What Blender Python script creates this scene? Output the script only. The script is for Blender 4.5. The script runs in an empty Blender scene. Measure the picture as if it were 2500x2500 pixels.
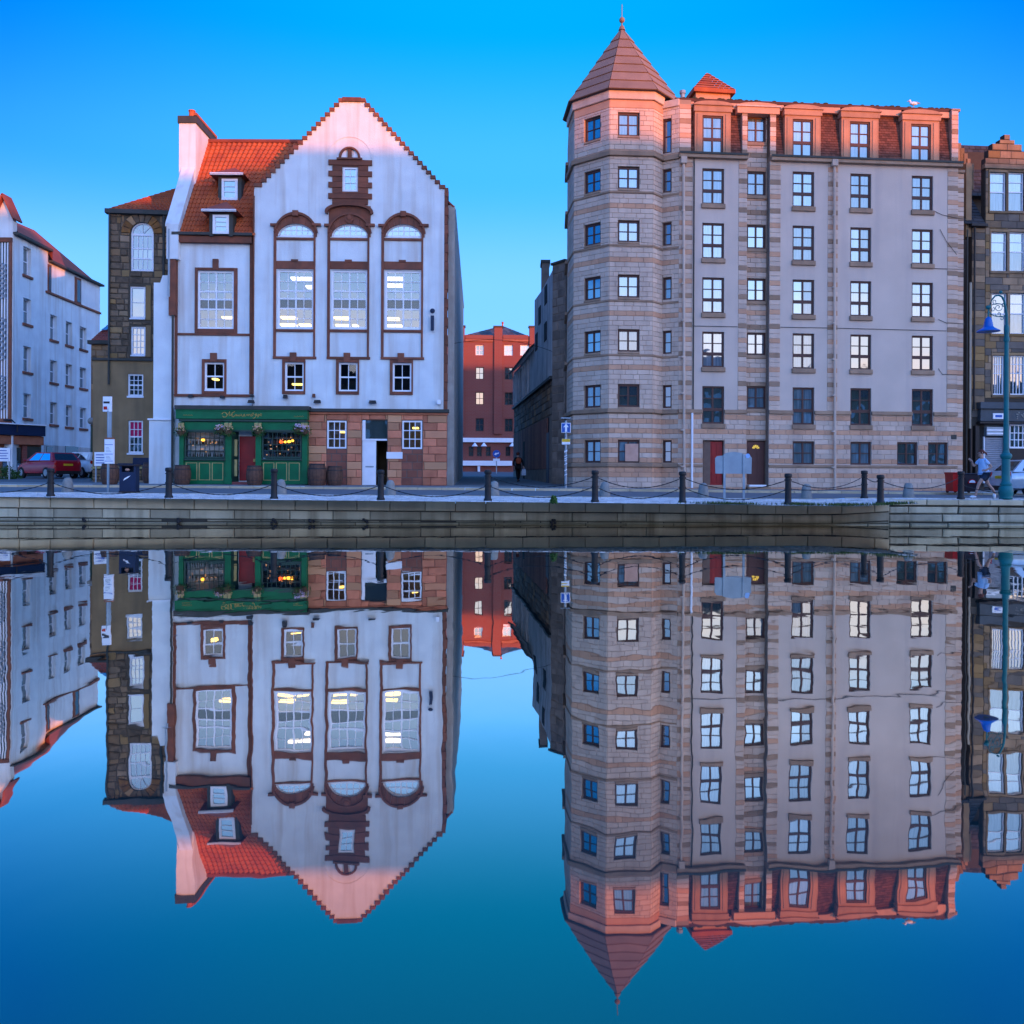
import bpy, math, random
from mathutils import Vector, Matrix
from mathutils.geometry import tessellate_polygon
random.seed(11)
SC = bpy.context.scene
COL = SC.collection
R = math.radians

# ---------------------------------------------------------------- camera
CAMH, F, CX, CY, ROLL = 1.53, 2184.0, 1250.0, 1165.0, 0.0045
cr, sr = math.cos(ROLL), math.sin(ROLL)
cam_d = bpy.data.cameras.new("camera")
cam = bpy.data.objects.new("camera", cam_d)
COL.objects.link(cam)
cam_d.sensor_width = 36.0
cam_d.lens = F / 2500 * 36
cam_d.shift_y = -(1250 - CY) / 2500
cam_d.clip_start, cam_d.clip_end = 0.1, 5000
cam.matrix_world = Matrix(((cr, -sr, 0, 0), (0, 0, -1, 0), (sr, cr, 0, CAMH), (0, 0, 0, 1)))
SC.camera = cam
SC.render.resolution_x = SC.render.resolution_y = 1024

# ---------------------------------------------------------------- sky and sun (dusk: the sun stands low behind the camera, to the right)
SUN_AZ, SUN_EL = R(38), R(2.0)          # azimuth measured from straight behind the camera towards the right
sun_dir = Vector((math.sin(SUN_AZ) * math.cos(SUN_EL), -math.cos(SUN_AZ) * math.cos(SUN_EL), math.sin(SUN_EL)))
sd = bpy.data.lights.new("sun", 'SUN')
sun = bpy.data.objects.new("sun", sd)
COL.objects.link(sun)
sd.energy, sd.angle, sd.color = 5.6, R(0.3), (1.0, 0.25, 0.0)
sun.rotation_euler = sun_dir.to_track_quat('Z', 'Y').to_euler()
sun.location = (30, -60, 60)

W = bpy.data.worlds.new("World")
SC.world = W
W.use_nodes = True
nt = W.node_tree
nt.nodes.clear()
def N(t, kind, **kw):
    n = t.nodes.new(kind)
    for k, v in kw.items():
        setattr(n, k, v)
    return n
def L(t, a, b):
    t.links.new(a, b)
def mth(t, op, a, b=None, c=None, clamp=False):
    n = N(t, 'ShaderNodeMath', operation=op, use_clamp=clamp)
    for i, x in enumerate((a, b, c)):
        if x is None: continue
        if isinstance(x, (int, float)): n.inputs[i].default_value = x
        else: L(t, x, n.inputs[i])
    return n.outputs[0]
def mixc(t, fac, a, b, mode='MIX'):
    n = N(t, 'ShaderNodeMix', data_type='RGBA', blend_type=mode)
    for i, x in ((0, fac), (6, a), (7, b)):
        if isinstance(x, (int, float)): n.inputs[i].default_value = x
        elif isinstance(x, tuple): n.inputs[i].default_value = (*x[:3], 1)
        else: L(t, x, n.inputs[i])
    return n.outputs[2]
def ramp(t, fac, stops, interp='LINEAR'):
    n = N(t, 'ShaderNodeValToRGB')
    n.color_ramp.interpolation = interp
    el = n.color_ramp.elements
    while len(el) < len(stops): el.new(0.5)
    for e, (p, c) in zip(el, stops):
        e.position = p
        e.color = (*c[:3], 1) if isinstance(c, tuple) else (c, c, c, 1)
    if fac is not None: L(t, fac, n.inputs[0])
    return n.outputs[0]

tc = N(nt, 'ShaderNodeTexCoord')
sp = N(nt, 'ShaderNodeSeparateXYZ')
L(nt, tc.outputs['Generated'], sp.inputs[0])
X, Y, Z = sp.outputs
zz = mth(nt, 'ABSOLUTE', Z)
hl = mth(nt, 'SQRT', mth(nt, 'ADD', mth(nt, 'MULTIPLY', X, X), mth(nt, 'MULTIPLY', Y, Y)))
hl = mth(nt, 'MAXIMUM', hl, 0.001)
hx, hy = mth(nt, 'DIVIDE', X, hl), mth(nt, 'DIVIDE', Y, hl)
# dusk blue: pale cyan near the horizon, deep blue overhead
away = ramp(nt, zz, [(0.0, (.40, .82, 1.75)), (.20, (.23, .70, 1.7)), (.32, (.07, .56, 1.4)), (.45, (.0, .45, 1.05)), (1.0, (.05, .34, 1.0))], 'EASE')
# lens vignette put into the sky colour: deeper blue away from the view axis
side = mth(nt, 'SUBTRACT', 1.0, hy, clamp=True)
side = mth(nt, 'MULTIPLY', mth(nt, 'MULTIPLY', side, 8.5), mth(nt, 'MULTIPLY', mth(nt, 'SUBTRACT', zz, .20, clamp=True), 4.0, clamp=True), clamp=True)
deep = mixc(nt, mth(nt, 'MULTIPLY', side, .9), away, (.0, .24, 1.05))
# sunset side
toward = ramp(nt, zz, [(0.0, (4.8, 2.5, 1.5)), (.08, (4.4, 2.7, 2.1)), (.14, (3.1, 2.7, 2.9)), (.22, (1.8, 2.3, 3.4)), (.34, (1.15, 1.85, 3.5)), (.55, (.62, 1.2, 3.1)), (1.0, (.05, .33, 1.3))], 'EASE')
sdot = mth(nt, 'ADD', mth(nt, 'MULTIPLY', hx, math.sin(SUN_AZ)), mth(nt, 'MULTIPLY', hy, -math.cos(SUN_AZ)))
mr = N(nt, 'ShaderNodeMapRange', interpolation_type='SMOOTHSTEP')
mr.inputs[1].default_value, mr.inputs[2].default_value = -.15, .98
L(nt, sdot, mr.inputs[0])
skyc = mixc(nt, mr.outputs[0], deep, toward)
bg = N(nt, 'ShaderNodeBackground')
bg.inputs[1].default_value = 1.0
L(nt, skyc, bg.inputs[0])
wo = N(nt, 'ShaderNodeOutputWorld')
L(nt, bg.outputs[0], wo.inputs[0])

SC.view_settings.view_transform = 'Standard'
SC.view_settings.look = 'None'
SC.view_settings.exposure = 0.0
SC.view_settings.gamma = 1.0
SC.view_settings.use_curve_mapping = False

# ---------------------------------------------------------------- helpers
C0 = Vector((0, 0, CAMH))
def ray(px, py):
    u, v = (px - CX) / F, (CY - py) / F
    return Vector((u * cr - v * sr, 1.0, u * sr + v * cr))
def at(px, py, D):
    return C0 + ray(px, py) * D
def interp(x, tab):
    if x <= tab[0][0]: return tab[0][1]
    for (a, b), (c, d) in zip(tab, tab[1:]):
        if x <= c: return b + (d - b) * (x - a) / (c - a)
    return tab[-1][1]
TE = [(-40, .86), (-16, .85), (-8, .80), (0, .765), (5, .745), (8, .71), (10.5, .70), (12.3, .80), (13.2, .85), (60, .85)]
TB = [(-60, 1.2), (-15, 1.15), (7, 1.08), (20, .98), (60, .98)]
def wallY(x): return 27.04 - .0303 * x if x < 12.45 else 29.5
def G(x, y):
    w, a, b = wallY(x), interp(x, TE), interp(x, TB)
    if y < 39.5: return a + (b - a) * min(1, max(0, (y - w) / (39.5 - w)))
    return b + min(1.3, .017 * (y - 39.5))

WM = {}
def link(o, parent=None, M=None):
    COL.objects.link(o)
    M = M if M is not None else Matrix.Identity(4)
    WM[o.name] = M
    if parent is not None:
        o.parent = parent
        o.matrix_basis = WM[parent.name].inverted() @ M
    else:
        o.matrix_basis = M
    return o
def T(x, y, z): return Matrix.Translation((x, y, z))
def RZ(a): return Matrix.Rotation(a, 4, 'Z')
def tag(o, label=None, cat=None, group=None, kind=None):
    if label: o['label'] = label
    if cat: o['category'] = cat
    if group: o['group'] = group
    if kind: o['kind'] = kind
    return o
def thing(name, label, cat, loc, rz=0.0, group=None):
    o = bpy.data.objects.new(name, None)
    o.empty_display_size = .3
    link(o, None, T(*loc) @ RZ(rz))
    return tag(o, label, cat, group)
def put(name, mesh, parent, M, mat=None):
    return link(bpy.data.objects.new(name, mesh), parent, M)

class B:
    """collects faces, builds ONE mesh"""
    def __init__(s): s.v, s.f, s.m, s.mi = [], [], [], 0
    def add(s, vs, fs):
        k = len(s.v); s.v += [tuple(p) for p in vs]
        for f in fs: s.f.append([i + k for i in f]); s.m.append(s.mi)
        return s
    def box(s, x0, x1, y0, y1, z0, z1, tw=1.0, td=1.0):
        cx, cy = (x0 + x1) / 2, (y0 + y1) / 2
        a = [(x, y, z0) for x, y in ((x0, y0), (x1, y0), (x1, y1), (x0, y1))]
        b = [(cx + (x - cx) * tw, cy + (y - cy) * td, z1) for x, y, _ in a]
        return s.add(a + b, [(3, 2, 1, 0), (4, 5, 6, 7), (0, 1, 5, 4), (1, 2, 6, 5), (2, 3, 7, 6), (3, 0, 4, 7)])
    def bbox(s, x0, x1, y0, y1, z0, z1, c=.01):
        """box with chamfered front (-Y) and top edges"""
        a = [(x0, y0 + c, z0), (x1, y0 + c, z0), (x1, y0 + c, z1), (x0, y0 + c, z1)]
        f = [(x0 + c, y0, z0 + c), (x1 - c, y0, z0 + c), (x1 - c, y0, z1 - c), (x0 + c, y0, z1 - c)]
        k = [(x0, y1, z0), (x1, y1, z0), (x1, y1, z1), (x0, y1, z1)]
        return s.add(a + f + k, [(4, 5, 6, 7), (0, 1, 5, 4), (1, 2, 6, 5), (2, 3, 7, 6), (3, 0, 4, 7),
                                 (8, 9, 1, 0), (9, 10, 2, 1), (10, 11, 3, 2), (11, 8, 0, 3), (9, 8, 11, 10)])
    def prism(s, pts, y0, y1):
        """polygon in xz extruded along y"""
        n = len(pts)
        tris = tessellate_polygon([[Vector((p[0], p[1], 0)) for p in pts]])
        vs = [(p[0], y0, p[1]) for p in pts] + [(p[0], y1, p[1]) for p in pts]
        fs = [tuple(t) for t in tris] + [tuple(i + n for i in t) for t in tris]
        fs += [(i, (i + 1) % n, (i + 1) % n + n, i + n) for i in range(n)]
        return s.add(vs, fs)
    def lathe(s, prof, seg=16, c=(0, 0, 0), cap=True):
        k = []
        for r, z in prof:
            for i in range(seg):
                a = 2 * math.pi * i / seg
                k.append((c[0] + r * math.cos(a), c[1] + r * math.sin(a), c[2] + z))
        fs = []
        for j in range(len(prof) - 1):
            for i in range(seg):
                i2 = (i + 1) % seg
                fs.append((j * seg + i, j * seg + i2, (j + 1) * seg + i2, (j + 1) * seg + i))
        if cap:
            fs.append(tuple(range(seg))[::-1])
            fs.append(tuple((len(prof) - 1) * seg + i for i in range(seg)))
        return s.add(k, fs)
    def tube(s, pts, r, seg=6):
        pts = [Vector(p) for p in pts]
        rs = r if isinstance(r, (list, tuple)) else [r] * len(pts)
        k, fs = [], []
        for i, p in enumerate(pts):
            d = (pts[min(i + 1, len(pts) - 1)] - pts[max(i - 1, 0)]).normalized()
            up = Vector((0, 0, 1)) if abs(d.z) < .9 else Vector((1, 0, 0))
            a = d.cross(up).normalized(); b = d.cross(a)
            for j in range(seg):
                t = 2 * math.pi * j / seg
                k.append(p + (a * math.cos(t) + b * math.sin(t)) * rs[i])
        for i in range(len(pts) - 1):
            for j in range(seg):
                j2 = (j + 1) % seg
                fs.append((i * seg + j, i * seg + j2, (i + 1) * seg + j2, (i + 1) * seg + j))
        fs.append(tuple(range(seg))); fs.append(tuple((len(pts) - 1) * seg + j for j in range(seg))[::-1])
        return s.add(k, fs)
    def ball(s, c, r, sx=1, sy=1, sz=1, seg=12, rings=8):
        prof = [(r * math.sin(math.pi * i / rings), -r * math.cos(math.pi * i / rings)) for i in range(1, rings)]
        k = len(s.v)
        s.lathe(prof, seg, (0, 0, 0))
        for i in range(k, len(s.v)):
            x, y, z = s.v[i]; s.v[i] = (c[0] + x * sx, c[1] + y * sy, c[2] + z * sz)
        return s
    def mesh(s, name, mats, smooth=False):
        me = bpy.data.meshes.new(name)
        me.from_pydata(s.v, [], s.f)
        for m in (mats if isinstance(mats, (list, tuple)) else [mats]): me.materials.append(m)
        if any(s.m): me.polygons.foreach_set('material_index', s.m)
        if smooth:
            me.polygons.foreach_set('use_smooth', [True] * len(me.polygons))
            try: me.set_sharp_from_angle(angle=R(40))
            except Exception: pass
        me.update()
        return me
    def build(s, name, mats, parent=None, M=None, smooth=False):
        return link(bpy.data.objects.new(name, s.mesh(name, mats, smooth)), parent, M)

class Face:
    """a vertical facade plane: local X along it, Y into the building, Z up"""
    def __init__(s, x0, y0, x1, y1):
        s.O = Vector((x0, y0, 0)); s.t = Vector((x1 - x0, y1 - y0, 0)); s.len = s.t.length; s.t.normalize()
        s.n = Vector((-s.t.y, s.t.x, 0))
        s.M = T(x0, y0, 0) @ RZ(math.atan2(s.t.y, s.t.x))
    @staticmethod
    def px(a, Da, b, Db):
        return Face((a - CX) / F * Da, Da, (b - CX) / F * Db, Db)
    def uz(s, px, py, y=0.0):
        r = ray(px, py)
        k = ((s.O + s.n * y - C0).dot(s.n)) / r.dot(s.n)
        p = C0 + r * k
        return (p - s.O).dot(s.t), p.z
    def rect(s, x0, y0, x1, y1, y=0.0):
        xm, ym = (x0 + x1) / 2, (y0 + y1) / 2
        return s.uz(x0, ym, y)[0], s.uz(x1, ym, y)[0], s.uz(xm, y1, y)[1], s.uz(xm, y0, y)[1]
    def w(s, u, y, z): return s.M @ Vector((u, y, z))

# ---------------------------------------------------------------- materials
MATS = {}
def mat(name, c1, c2=None, rough=.8, scale=3.0, bump=.0, bscale=40.0, var=.0, streak=0.0, spec=.3, metal=0.0, dirt=None, hue=None, emit=None, tide=None):
    m = bpy.data.materials.new(name); m.use_nodes = True
    t = m.node_tree; p = t.nodes['Principled BSDF']
    p.inputs['Roughness'].default_value = rough
    p.inputs['Specular IOR Level'].default_value = spec
    p.inputs['Metallic'].default_value = metal
    g = N(t, 'ShaderNodeNewGeometry')
    no = N(t, 'ShaderNodeTexNoise'); no.inputs['Scale'].default_value = scale; no.inputs['Detail'].default_value = 5
    L(t, g.outputs['Position'], no.inputs['Vector'])
    fac = ramp(t, no.outputs[0], [(.32, 0.0), (.68, 1.0)])
    col = mixc(t, fac, c1, c2 or tuple(x * .8 for x in c1))
    if var or hue:
        oi = N(t, 'ShaderNodeObjectInfo')
        rnd = mth(t, 'FRACT', mth(t, 'ADD', oi.outputs['Random'], mth(t, 'MULTIPLY', g.outputs['Random Per Island'], 1.7)))
        if hue:
            r2 = mth(t, 'FRACT', mth(t, 'MULTIPLY', rnd, 7.31))
            col = mixc(t, ramp(t, r2, [(.55, 0.0), (.95, 1.0)]), col, hue)
        k = mth(t, 'ADD', mth(t, 'MULTIPLY', rnd, var * 2), 1 - var)
        hs = N(t, 'ShaderNodeHueSaturation'); L(t, col, hs.inputs['Color']); L(t, k, hs.inputs['Value'])
        col = hs.outputs[0]
    if streak:
        mp = N(t, 'ShaderNodeMapping'); mp.inputs['Scale'].default_value = (1.6, 1.6, .12)
        L(t, g.outputs['Position'], mp.inputs['Vector'])
        n2 = N(t, 'ShaderNodeTexNoise'); n2.inputs['Scale'].default_value = 1.3; n2.inputs['Detail'].default_value = 6
        L(t, mp.outputs[0], n2.inputs['Vector'])
        f2 = ramp(t, n2.outputs[0], [(.48, 0.0), (.75, 1.0)])
        col = mixc(t, mth(t, 'MULTIPLY', f2, streak), col, dirt or tuple(x * .45 for x in c1))
    if tide:
        sz = N(t, 'ShaderNodeSeparateXYZ'); L(t, g.outputs['Position'], sz.inputs[0])
        tz = mth(t, 'ADD', sz.outputs[2], mth(t, 'MULTIPLY', no.outputs[0], -.22))
        col = mixc(t, ramp(t, mth(t, 'ADD', tz, .5), [(.47, .55), (.58, 0.0)]), col, tide)
    L(t, col, p.inputs['Base Color'])
    if bump:
        n3 = N(t, 'ShaderNodeTexNoise'); n3.inputs['Scale'].default_value = bscale; n3.inputs['Detail'].default_value = 4
        L(t, g.outputs['Position'], n3.inputs['Vector'])
        bp = N(t, 'ShaderNodeBump'); bp.inputs['Strength'].default_value = bump; bp.inputs['Distance'].default_value = .02
        L(t, n3.outputs[0], bp.inputs['Height']); L(t, bp.outputs[0], p.inputs['Normal'])
    if emit:
        p.inputs['Emission Color'].default_value = (*emit[:3], 1); p.inputs['Emission Strength'].default_value = emit[3]
    MATS[name] = m
    return m
def glassmat(name, base, refl, alt=None, clear=False):
    """window glass: mirror-like sheet over a curtain (or over the open room when clear)"""
    m = bpy.data.materials.new(name); m.use_nodes = True
    t = m.node_tree; t.nodes.clear()
    out = N(t, 'ShaderNodeOutputMaterial'); gl = N(t, 'ShaderNodeBsdfGlossy'); gl.inputs['Roughness'].default_value = .02
    gl.inputs['Color'].default_value = (.74, .90, 1, 1)
    g = N(t, 'ShaderNodeNewGeometry')
    nz = N(t, 'ShaderNodeTexNoise'); nz.inputs['Scale'].default_value = 1.1
    L(t, g.outputs['Position'], nz.inputs['Vector'])
    bp = N(t, 'ShaderNodeBump'); bp.inputs['Strength'].default_value = .25; bp.inputs['Distance'].default_value = .012
    L(t, nz.outputs[0], bp.inputs['Height']); L(t, bp.outputs[0], gl.inputs['Normal'])
    if clear:
        df = N(t, 'ShaderNodeBsdfTransparent')
    else:
        df = N(t, 'ShaderNodeBsdfDiffuse')
        oi = N(t, 'ShaderNodeObjectInfo')
        mp = N(t, 'ShaderNodeMapping'); mp.inputs['Scale'].default_value = (9, 9, .6)
        L(t, g.outputs['Position'], mp.inputs['Vector'])
        n2 = N(t, 'ShaderNodeTexNoise'); n2.inputs['Scale'].default_value = 1.5
        L(t, mp.outputs[0], n2.inputs['Vector'])
        c = mixc(t, ramp(t, n2.outputs[0], [(.4, 0.0), (.6, 1.0)]), base, alt or tuple(x * .6 for x in base))
        L(t, c, df.inputs['Color'])
    mx = N(t, 'ShaderNodeMixShader')
    fr = N(t, 'ShaderNodeFresnel'); fr.inputs[0].default_value = 1.5
    L(t, mth(t, 'ADD', fr.outputs[0], refl, clamp=True), mx.inputs[0])
    L(t, df.outputs[0], mx.inputs[1]); L(t, gl.outputs[0], mx.inputs[2]); L(t, mx.outputs[0], out.inputs[0])
    MATS[name] = m
    return m

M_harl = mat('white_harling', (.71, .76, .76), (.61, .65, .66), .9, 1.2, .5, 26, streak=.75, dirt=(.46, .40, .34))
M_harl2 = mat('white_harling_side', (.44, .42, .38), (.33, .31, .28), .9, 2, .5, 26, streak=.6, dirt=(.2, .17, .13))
M_red = mat('red_sandstone', (.60, .21, .115), (.47, .155, .085), .85, 2.5, .4, 30, var=.28, hue=(.50, .25, .13))
M_trim = mat('brown_sandstone_trim', (.24, .080, .045), (.16, .06, .038), .85, 3, .4, 30, var=.2, streak=.5, dirt=(.07, .045, .03))
M_mort = mat('mortar', (.16, .11, .09), None, .95, 5)
M_pant = mat('orange_pantile', (.50, .115, .03), (.34, .07, .025), .75, 1.4, .2, 60, var=.12)
M_pantd = mat('red_pantile', (.30, .075, .045), (.2, .05, .035), .8, 1.0, .2, 60, var=.12)
M_white = mat('white_paint', (.80, .82, .85), (.74, .76, .8), .45, 3, spec=.4)
M_green = mat('green_paint', (.001, .15, .052), (.001, .11, .04), .5, 2, spec=.25)
M_dgreen = mat('dark_green_paint', (.004, .05, .035), None, .4, 2, spec=.5)
M_cream = mat('cream_paint', (.45, .36, .14), None, .6, 4)
M_gold = mat('gold_lettering', (.50, .34, .09), None, .5, 4)
M_doorred = mat('red_door_paint', (.30, .006, .006), (.22, .004, .006), .45, 3, spec=.4)
M_brown = mat('brown_door_paint', (.12, .045, .035), None, .5, 3)
M_black = mat('black_iron', (.012, .012, .014), (.02, .018, .018), .5, 8, .2, 60)
M_lead = mat('dark_lead', (.06, .055, .05), (.04, .045, .035), .7, 3)
M_grey = mat('grey_metal', (.30, .36, .40), (.24, .29, .33), .45, 3, metal=.3)
M_sand = mat('pale_sandstone', (.63, .47, .36), (.55, .40, .305), .9, 1.5, .35, 34, var=.10, streak=.35, dirt=(.22, .17, .15))
M_sandp = mat('pink_sandstone', (.60, .33, .20), (.52, .28, .17), .9, 1.5, .35, 34, var=.10, streak=.3, dirt=(.2, .14, .12))
M_sandd = mat('weathered_sandstone', (.38, .24, .155), (.30, .19, .12), .9, 2, .35, 34, var=.12, streak=.4, dirt=(.10, .08, .07))
M_rend = mat('lilac_grey_render', (.62, .49, .40), (.55, .435, .355), .92, .7, .35, 30, streak=.25, dirt=(.3, .25, .25))
M_sandj = mat('sandstone_joint', (.36, .25, .175), None, .95, 3)
M_frameb = mat('dark_brown_window_frame', (.085, .035, .028), None, .5, 3)
M_hung = mat('brown_hung_tile', (.16, .062, .04), (.10, .042, .03), .85, 2, .2, 50, var=.35)
M_lead2 = mat('grey_spire_cladding', (.27, .175, .12), (.22, .145, .10), .8, 1.3, .1, 20, var=.1)
M_joint = mat('spire_joint', (.11, .07, .065), None, .9, 3)
M_rub = mat('dark_rubble_stone', (.21, .14, .085), (.11, .08, .055), .92, 4, .8, 14, var=.32, hue=(.30, .18, .09))
M_rubo = mat('orange_arch_stone', (.30, .13, .03), (.16, .075, .03), .9, 4, .6, 14, var=.25)
M_rubm = mat('rubble_mortar', (.10, .078, .055), None, .95, 5, .4, 20)
M_olive = mat('olive_harling', (.29, .19, .095), (.23, .15, .075), .92, 1.2, .4, 26, streak=.4, dirt=(.07, .06, .045))
M_brick = None
M_slate = mat('blue_grey_slate', (.08, .10, .12), (.05, .06, .075), .6, 2, .1, 30, var=.25)
M_slated = mat('dark_slate', (.045, .042, .042), (.03, .03, .03), .7, 2, .1, 30, var=.35)
M_tene = mat('brown_ashlar', (.30, .20, .12), (.21, .145, .09), .9, 2, .5, 24, var=.3, hue=(.25, .15, .06), streak=.35, dirt=(.08, .06, .045))
M_tenej = mat('dark_pointing', (.06, .05, .04), None, .95, 4)
M_quay = mat('quay_granite', (.46, .395, .27), (.35, .30, .205), .9, 1.6, .9, 14, var=.28, streak=.9, dirt=(.15, .12, .07), tide=(.09, .085, .045))
M_quayd = mat('quay_joint', (.055, .05, .04), None, .95, 4)
M_cope = mat('granite_coping', (.56, .45, .29), (.45, .36, .235), .85, 1.4, .5, 20, var=.14, streak=.35, dirt=(.20, .165, .11))
M_sett = mat('granite_sett', (.64, .62, .60), (.52, .50, .49), .5, 2.2, .4, 24, var=.2, spec=.5)
M_grout = mat('sett_grout', (.20, .195, .19), None, .95, 4)
M_road = mat('worn_road_surface', (.17, .175, .18), (.13, .135, .145), .75, 1.2, .5, 40, spec=.3)
M_pave = mat('pavement_slabs', (.22, .215, .21), (.17, .165, .16), .85, 1.6, .3, 30, var=.1)
M_ground = mat('street_ground', (.13, .13, .135), (.10, .10, .105), .85, .6, .3, 20)
M_cone = mat('rough_concrete', (.30, .29, .26), (.22, .21, .19), .95, 7, .5, 30)
M_oak = mat('barrel_oak', (.13, .065, .04), (.085, .042, .03), .75, 9, .4, 50, var=.15)
M_hoop = mat('barrel_hoop', (.06, .05, .05), None, .6, 9, metal=.4)
M_teal = mat('teal_lamp_paint', (.002, .15, .16), (.002, .12, .13), .5, 3, spec=.3)
M_blue = mat('blue_lamp_shade', (.01, .11, .45), None, .35, 3, spec=.5)
M_signb = mat('blue_sign', (.012, .10, .42), None, .4, 3)
M_yel = mat('yellow_sign', (.75, .45, .02), None, .5, 3)
M_binr = mat('red_bin_plastic', (.55, .012, .008), (.45, .01, .01), .4, 3)
M_bind = mat('charcoal_bin_plastic', (.03, .022, .028), None, .5, 3)
M_navy = mat('navy_panel', (.006, .02, .06), None, .5, 3)
M_carr = mat('red_car_paint', (.36, .008, .018), None, .25, 3, spec=.6)
M_carw = mat('white_car_paint', (.72, .74, .76), None, .25, 3, spec=.6)
M_cars = mat('silver_car_paint', (.42, .50, .58), None, .22, 3, spec=.7, metal=.35)
M_tyre = mat('tyre_rubber', (.015, .015, .016), None, .9, 6)
M_rim = mat('alloy_rim', (.35, .36, .38), None, .35, 6, metal=.7)
M_lampr = mat('tail_lamp_red', (.5, .01, .01), None, .2, 6, spec=.7)
M_carg = glassmat('car_glass', (.02, .025, .03), -.02)
M_tan = mat('orange_brown_brick_panel', (.36, .13, .07), (.28, .1, .055), .85, 3, .2, 30)
M_moss = mat('moss', (.055, .070, .018), (.035, .05, .014), .95, 8, .6, 30, var=.3)
M_grass = mat('grass_blades', (.06, .10, .02), (.09, .10, .03), .8, 8, var=.4)
M_leaf = mat('plant_leaves', (.05, .12, .02), (.03, .07, .015), .7, 8, var=.4)
M_flow = mat('flower_petals', (.65, .45, .05), (.6, .2, .3), .7, 30, var=.4)
M_flowp = mat('pink_petals', (.6, .30, .42), (.65, .5, .6), .7, 30, var=.3)
M_skin = mat('skin', (.50, .28, .21), None, .6, 8)
M_shirt = mat('pale_blue_shirt', (.45, .62, .85), (.40, .56, .80), .8, 6, .3, 30)
M_short = mat('navy_shorts', (.015, .03, .06), None, .8, 6)
M_hair = mat('brown_red_hair', (.12, .025, .015), None, .7, 20)
M_coat = mat('black_coat', (.006, .010, .012), None, .85, 6)
M_bagr = mat('orange_red_rucksack', (.42, .06, .02), (.25, .06, .02), .7, 12)
M_bagw = mat('white_carrier_bag', (.45, .55, .65), None, .6, 12)
M_wood = mat('dark_vertical_boards', (.28, .12, .085), (.19, .085, .065), .85, 5, .4, 30, var=.3)
M_greyh = mat('grey_harling', (.55, .53, .50), (.42, .40, .38), .92, 1.5, .5, 20, streak=.7, dirt=(.09, .09, .09))
M_piers = mat('dark_stone_pier', (.24, .19, .15), (.16, .13, .105), .92, 2.5, .7, 14, var=.3)
M_glow = mat('warm_tube', (1, .8, .3), None, .5, 3, emit=(1.0, .72, .16, 3.2))
M_cool = mat('cool_tube', (1, .9, .8), None, .5, 3, emit=(1.0, .92, .78, 2.6))
M_amber = mat('amber_bulb', (1, .5, .1), None, .5, 3, emit=(1.0, .50, .05, 3.5))
M_ember = mat('red_bulb', (1, .2, .05), None, .5, 3, emit=(1.0, .12, .02, 2.5))
M_room = mat('room_wall', (.05, .06, .07), None, .9, 2)
M_roomw = mat('warm_room_wall', (.20, .14, .04), None, .9, 2)
M_dark = mat('dark_interior', (.012, .012, .014), None, .9, 2)
M_bott = mat('shelf_bottles', (.05, .035, .03), (.10, .05, .02), .4, 30, var=.8, hue=(.12, .10, .09))
M_ply = mat('pink_plywood_board', (.62, .36, .27), (.5, .28, .2), .85, 3, .2, 30)
M_blind = mat('magenta_blind', (.48, .015, .10), (.4, .01, .08), .8, 6)
G_net = glassmat('pane_over_net_curtain', (.13, .18, .22), .18, (.07, .11, .14))
G_pale = glassmat('pane_over_white_blind', (.20, .23, .26), .27, (.12, .15, .18))
G_dark = glassmat('pane_over_dark_room', (.035, .05, .055), .26)
G_blue = glassmat('pane_blue_reflecting', (.04, .14, .16), .34)
G_clear = glassmat('clear_pane', (0, 0, 0), .19, clear=True)
G_dull = glassmat('dull_dark_pane', (.03, .035, .04), .02)
G_warm = glassmat('pane_over_cream_curtain', (.42, .30, .20), .20, (.3, .2, .14))
G_grey = glassmat('pane_over_grey_blind', (.22, .22, .22), .18, (.14, .15, .16))
M_dorm = mat('dormer_sandstone', (.46, .25, .15), (.38, .20, .12), .9, 1.5, .35, 34, var=.1, streak=.4, dirt=(.22, .12, .08))
G_bar = glassmat('bar_pane', (0, 0, 0), .05, clear=True)

# red brick for the far warehouse, bricks there are a pixel or two across
m = bpy.data.materials.new('red_brick'); m.use_nodes = True; t = m.node_tree
p = t.nodes['Principled BSDF']; p.inputs['Roughness'].default_value = .9
g = N(t, 'ShaderNodeNewGeometry'); s_ = N(t, 'ShaderNodeSeparateXYZ'); L(t, g.outputs['Position'], s_.inputs[0])
cb = N(t, 'ShaderNodeCombineXYZ'); L(t, mth(t, 'ADD', s_.outputs[0], s_.outputs[1]), cb.inputs[0]); L(t, s_.outputs[2], cb.inputs[1])
br = N(t, 'ShaderNodeTexBrick'); br.inputs['Scale'].default_value = 1.0
br.inputs['Color1'].default_value = (.21, .06, .042, 1); br.inputs['Color2'].default_value = (.22, .05, .034, 1); br.inputs['Mortar'].default_value = (.22, .09, .07, 1)
br.inputs['Brick Width'].default_value = .45; br.inputs['Row Height'].default_value = .15; br.inputs['Mortar Size'].default_value = .018
L(t, cb.outputs[0], br.inputs['Vector'])
nn = N(t, 'ShaderNodeTexNoise'); nn.inputs['Scale'].default_value = .35; L(t, g.outputs['Position'], nn.inputs['Vector'])
L(t, mixc(t, ramp(t, nn.outputs[0], [(.4, 0.0), (.7, .45)]), br.outputs[0], (.16, .04, .035)), p.inputs['Base Color'])
M_brick = m

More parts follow.
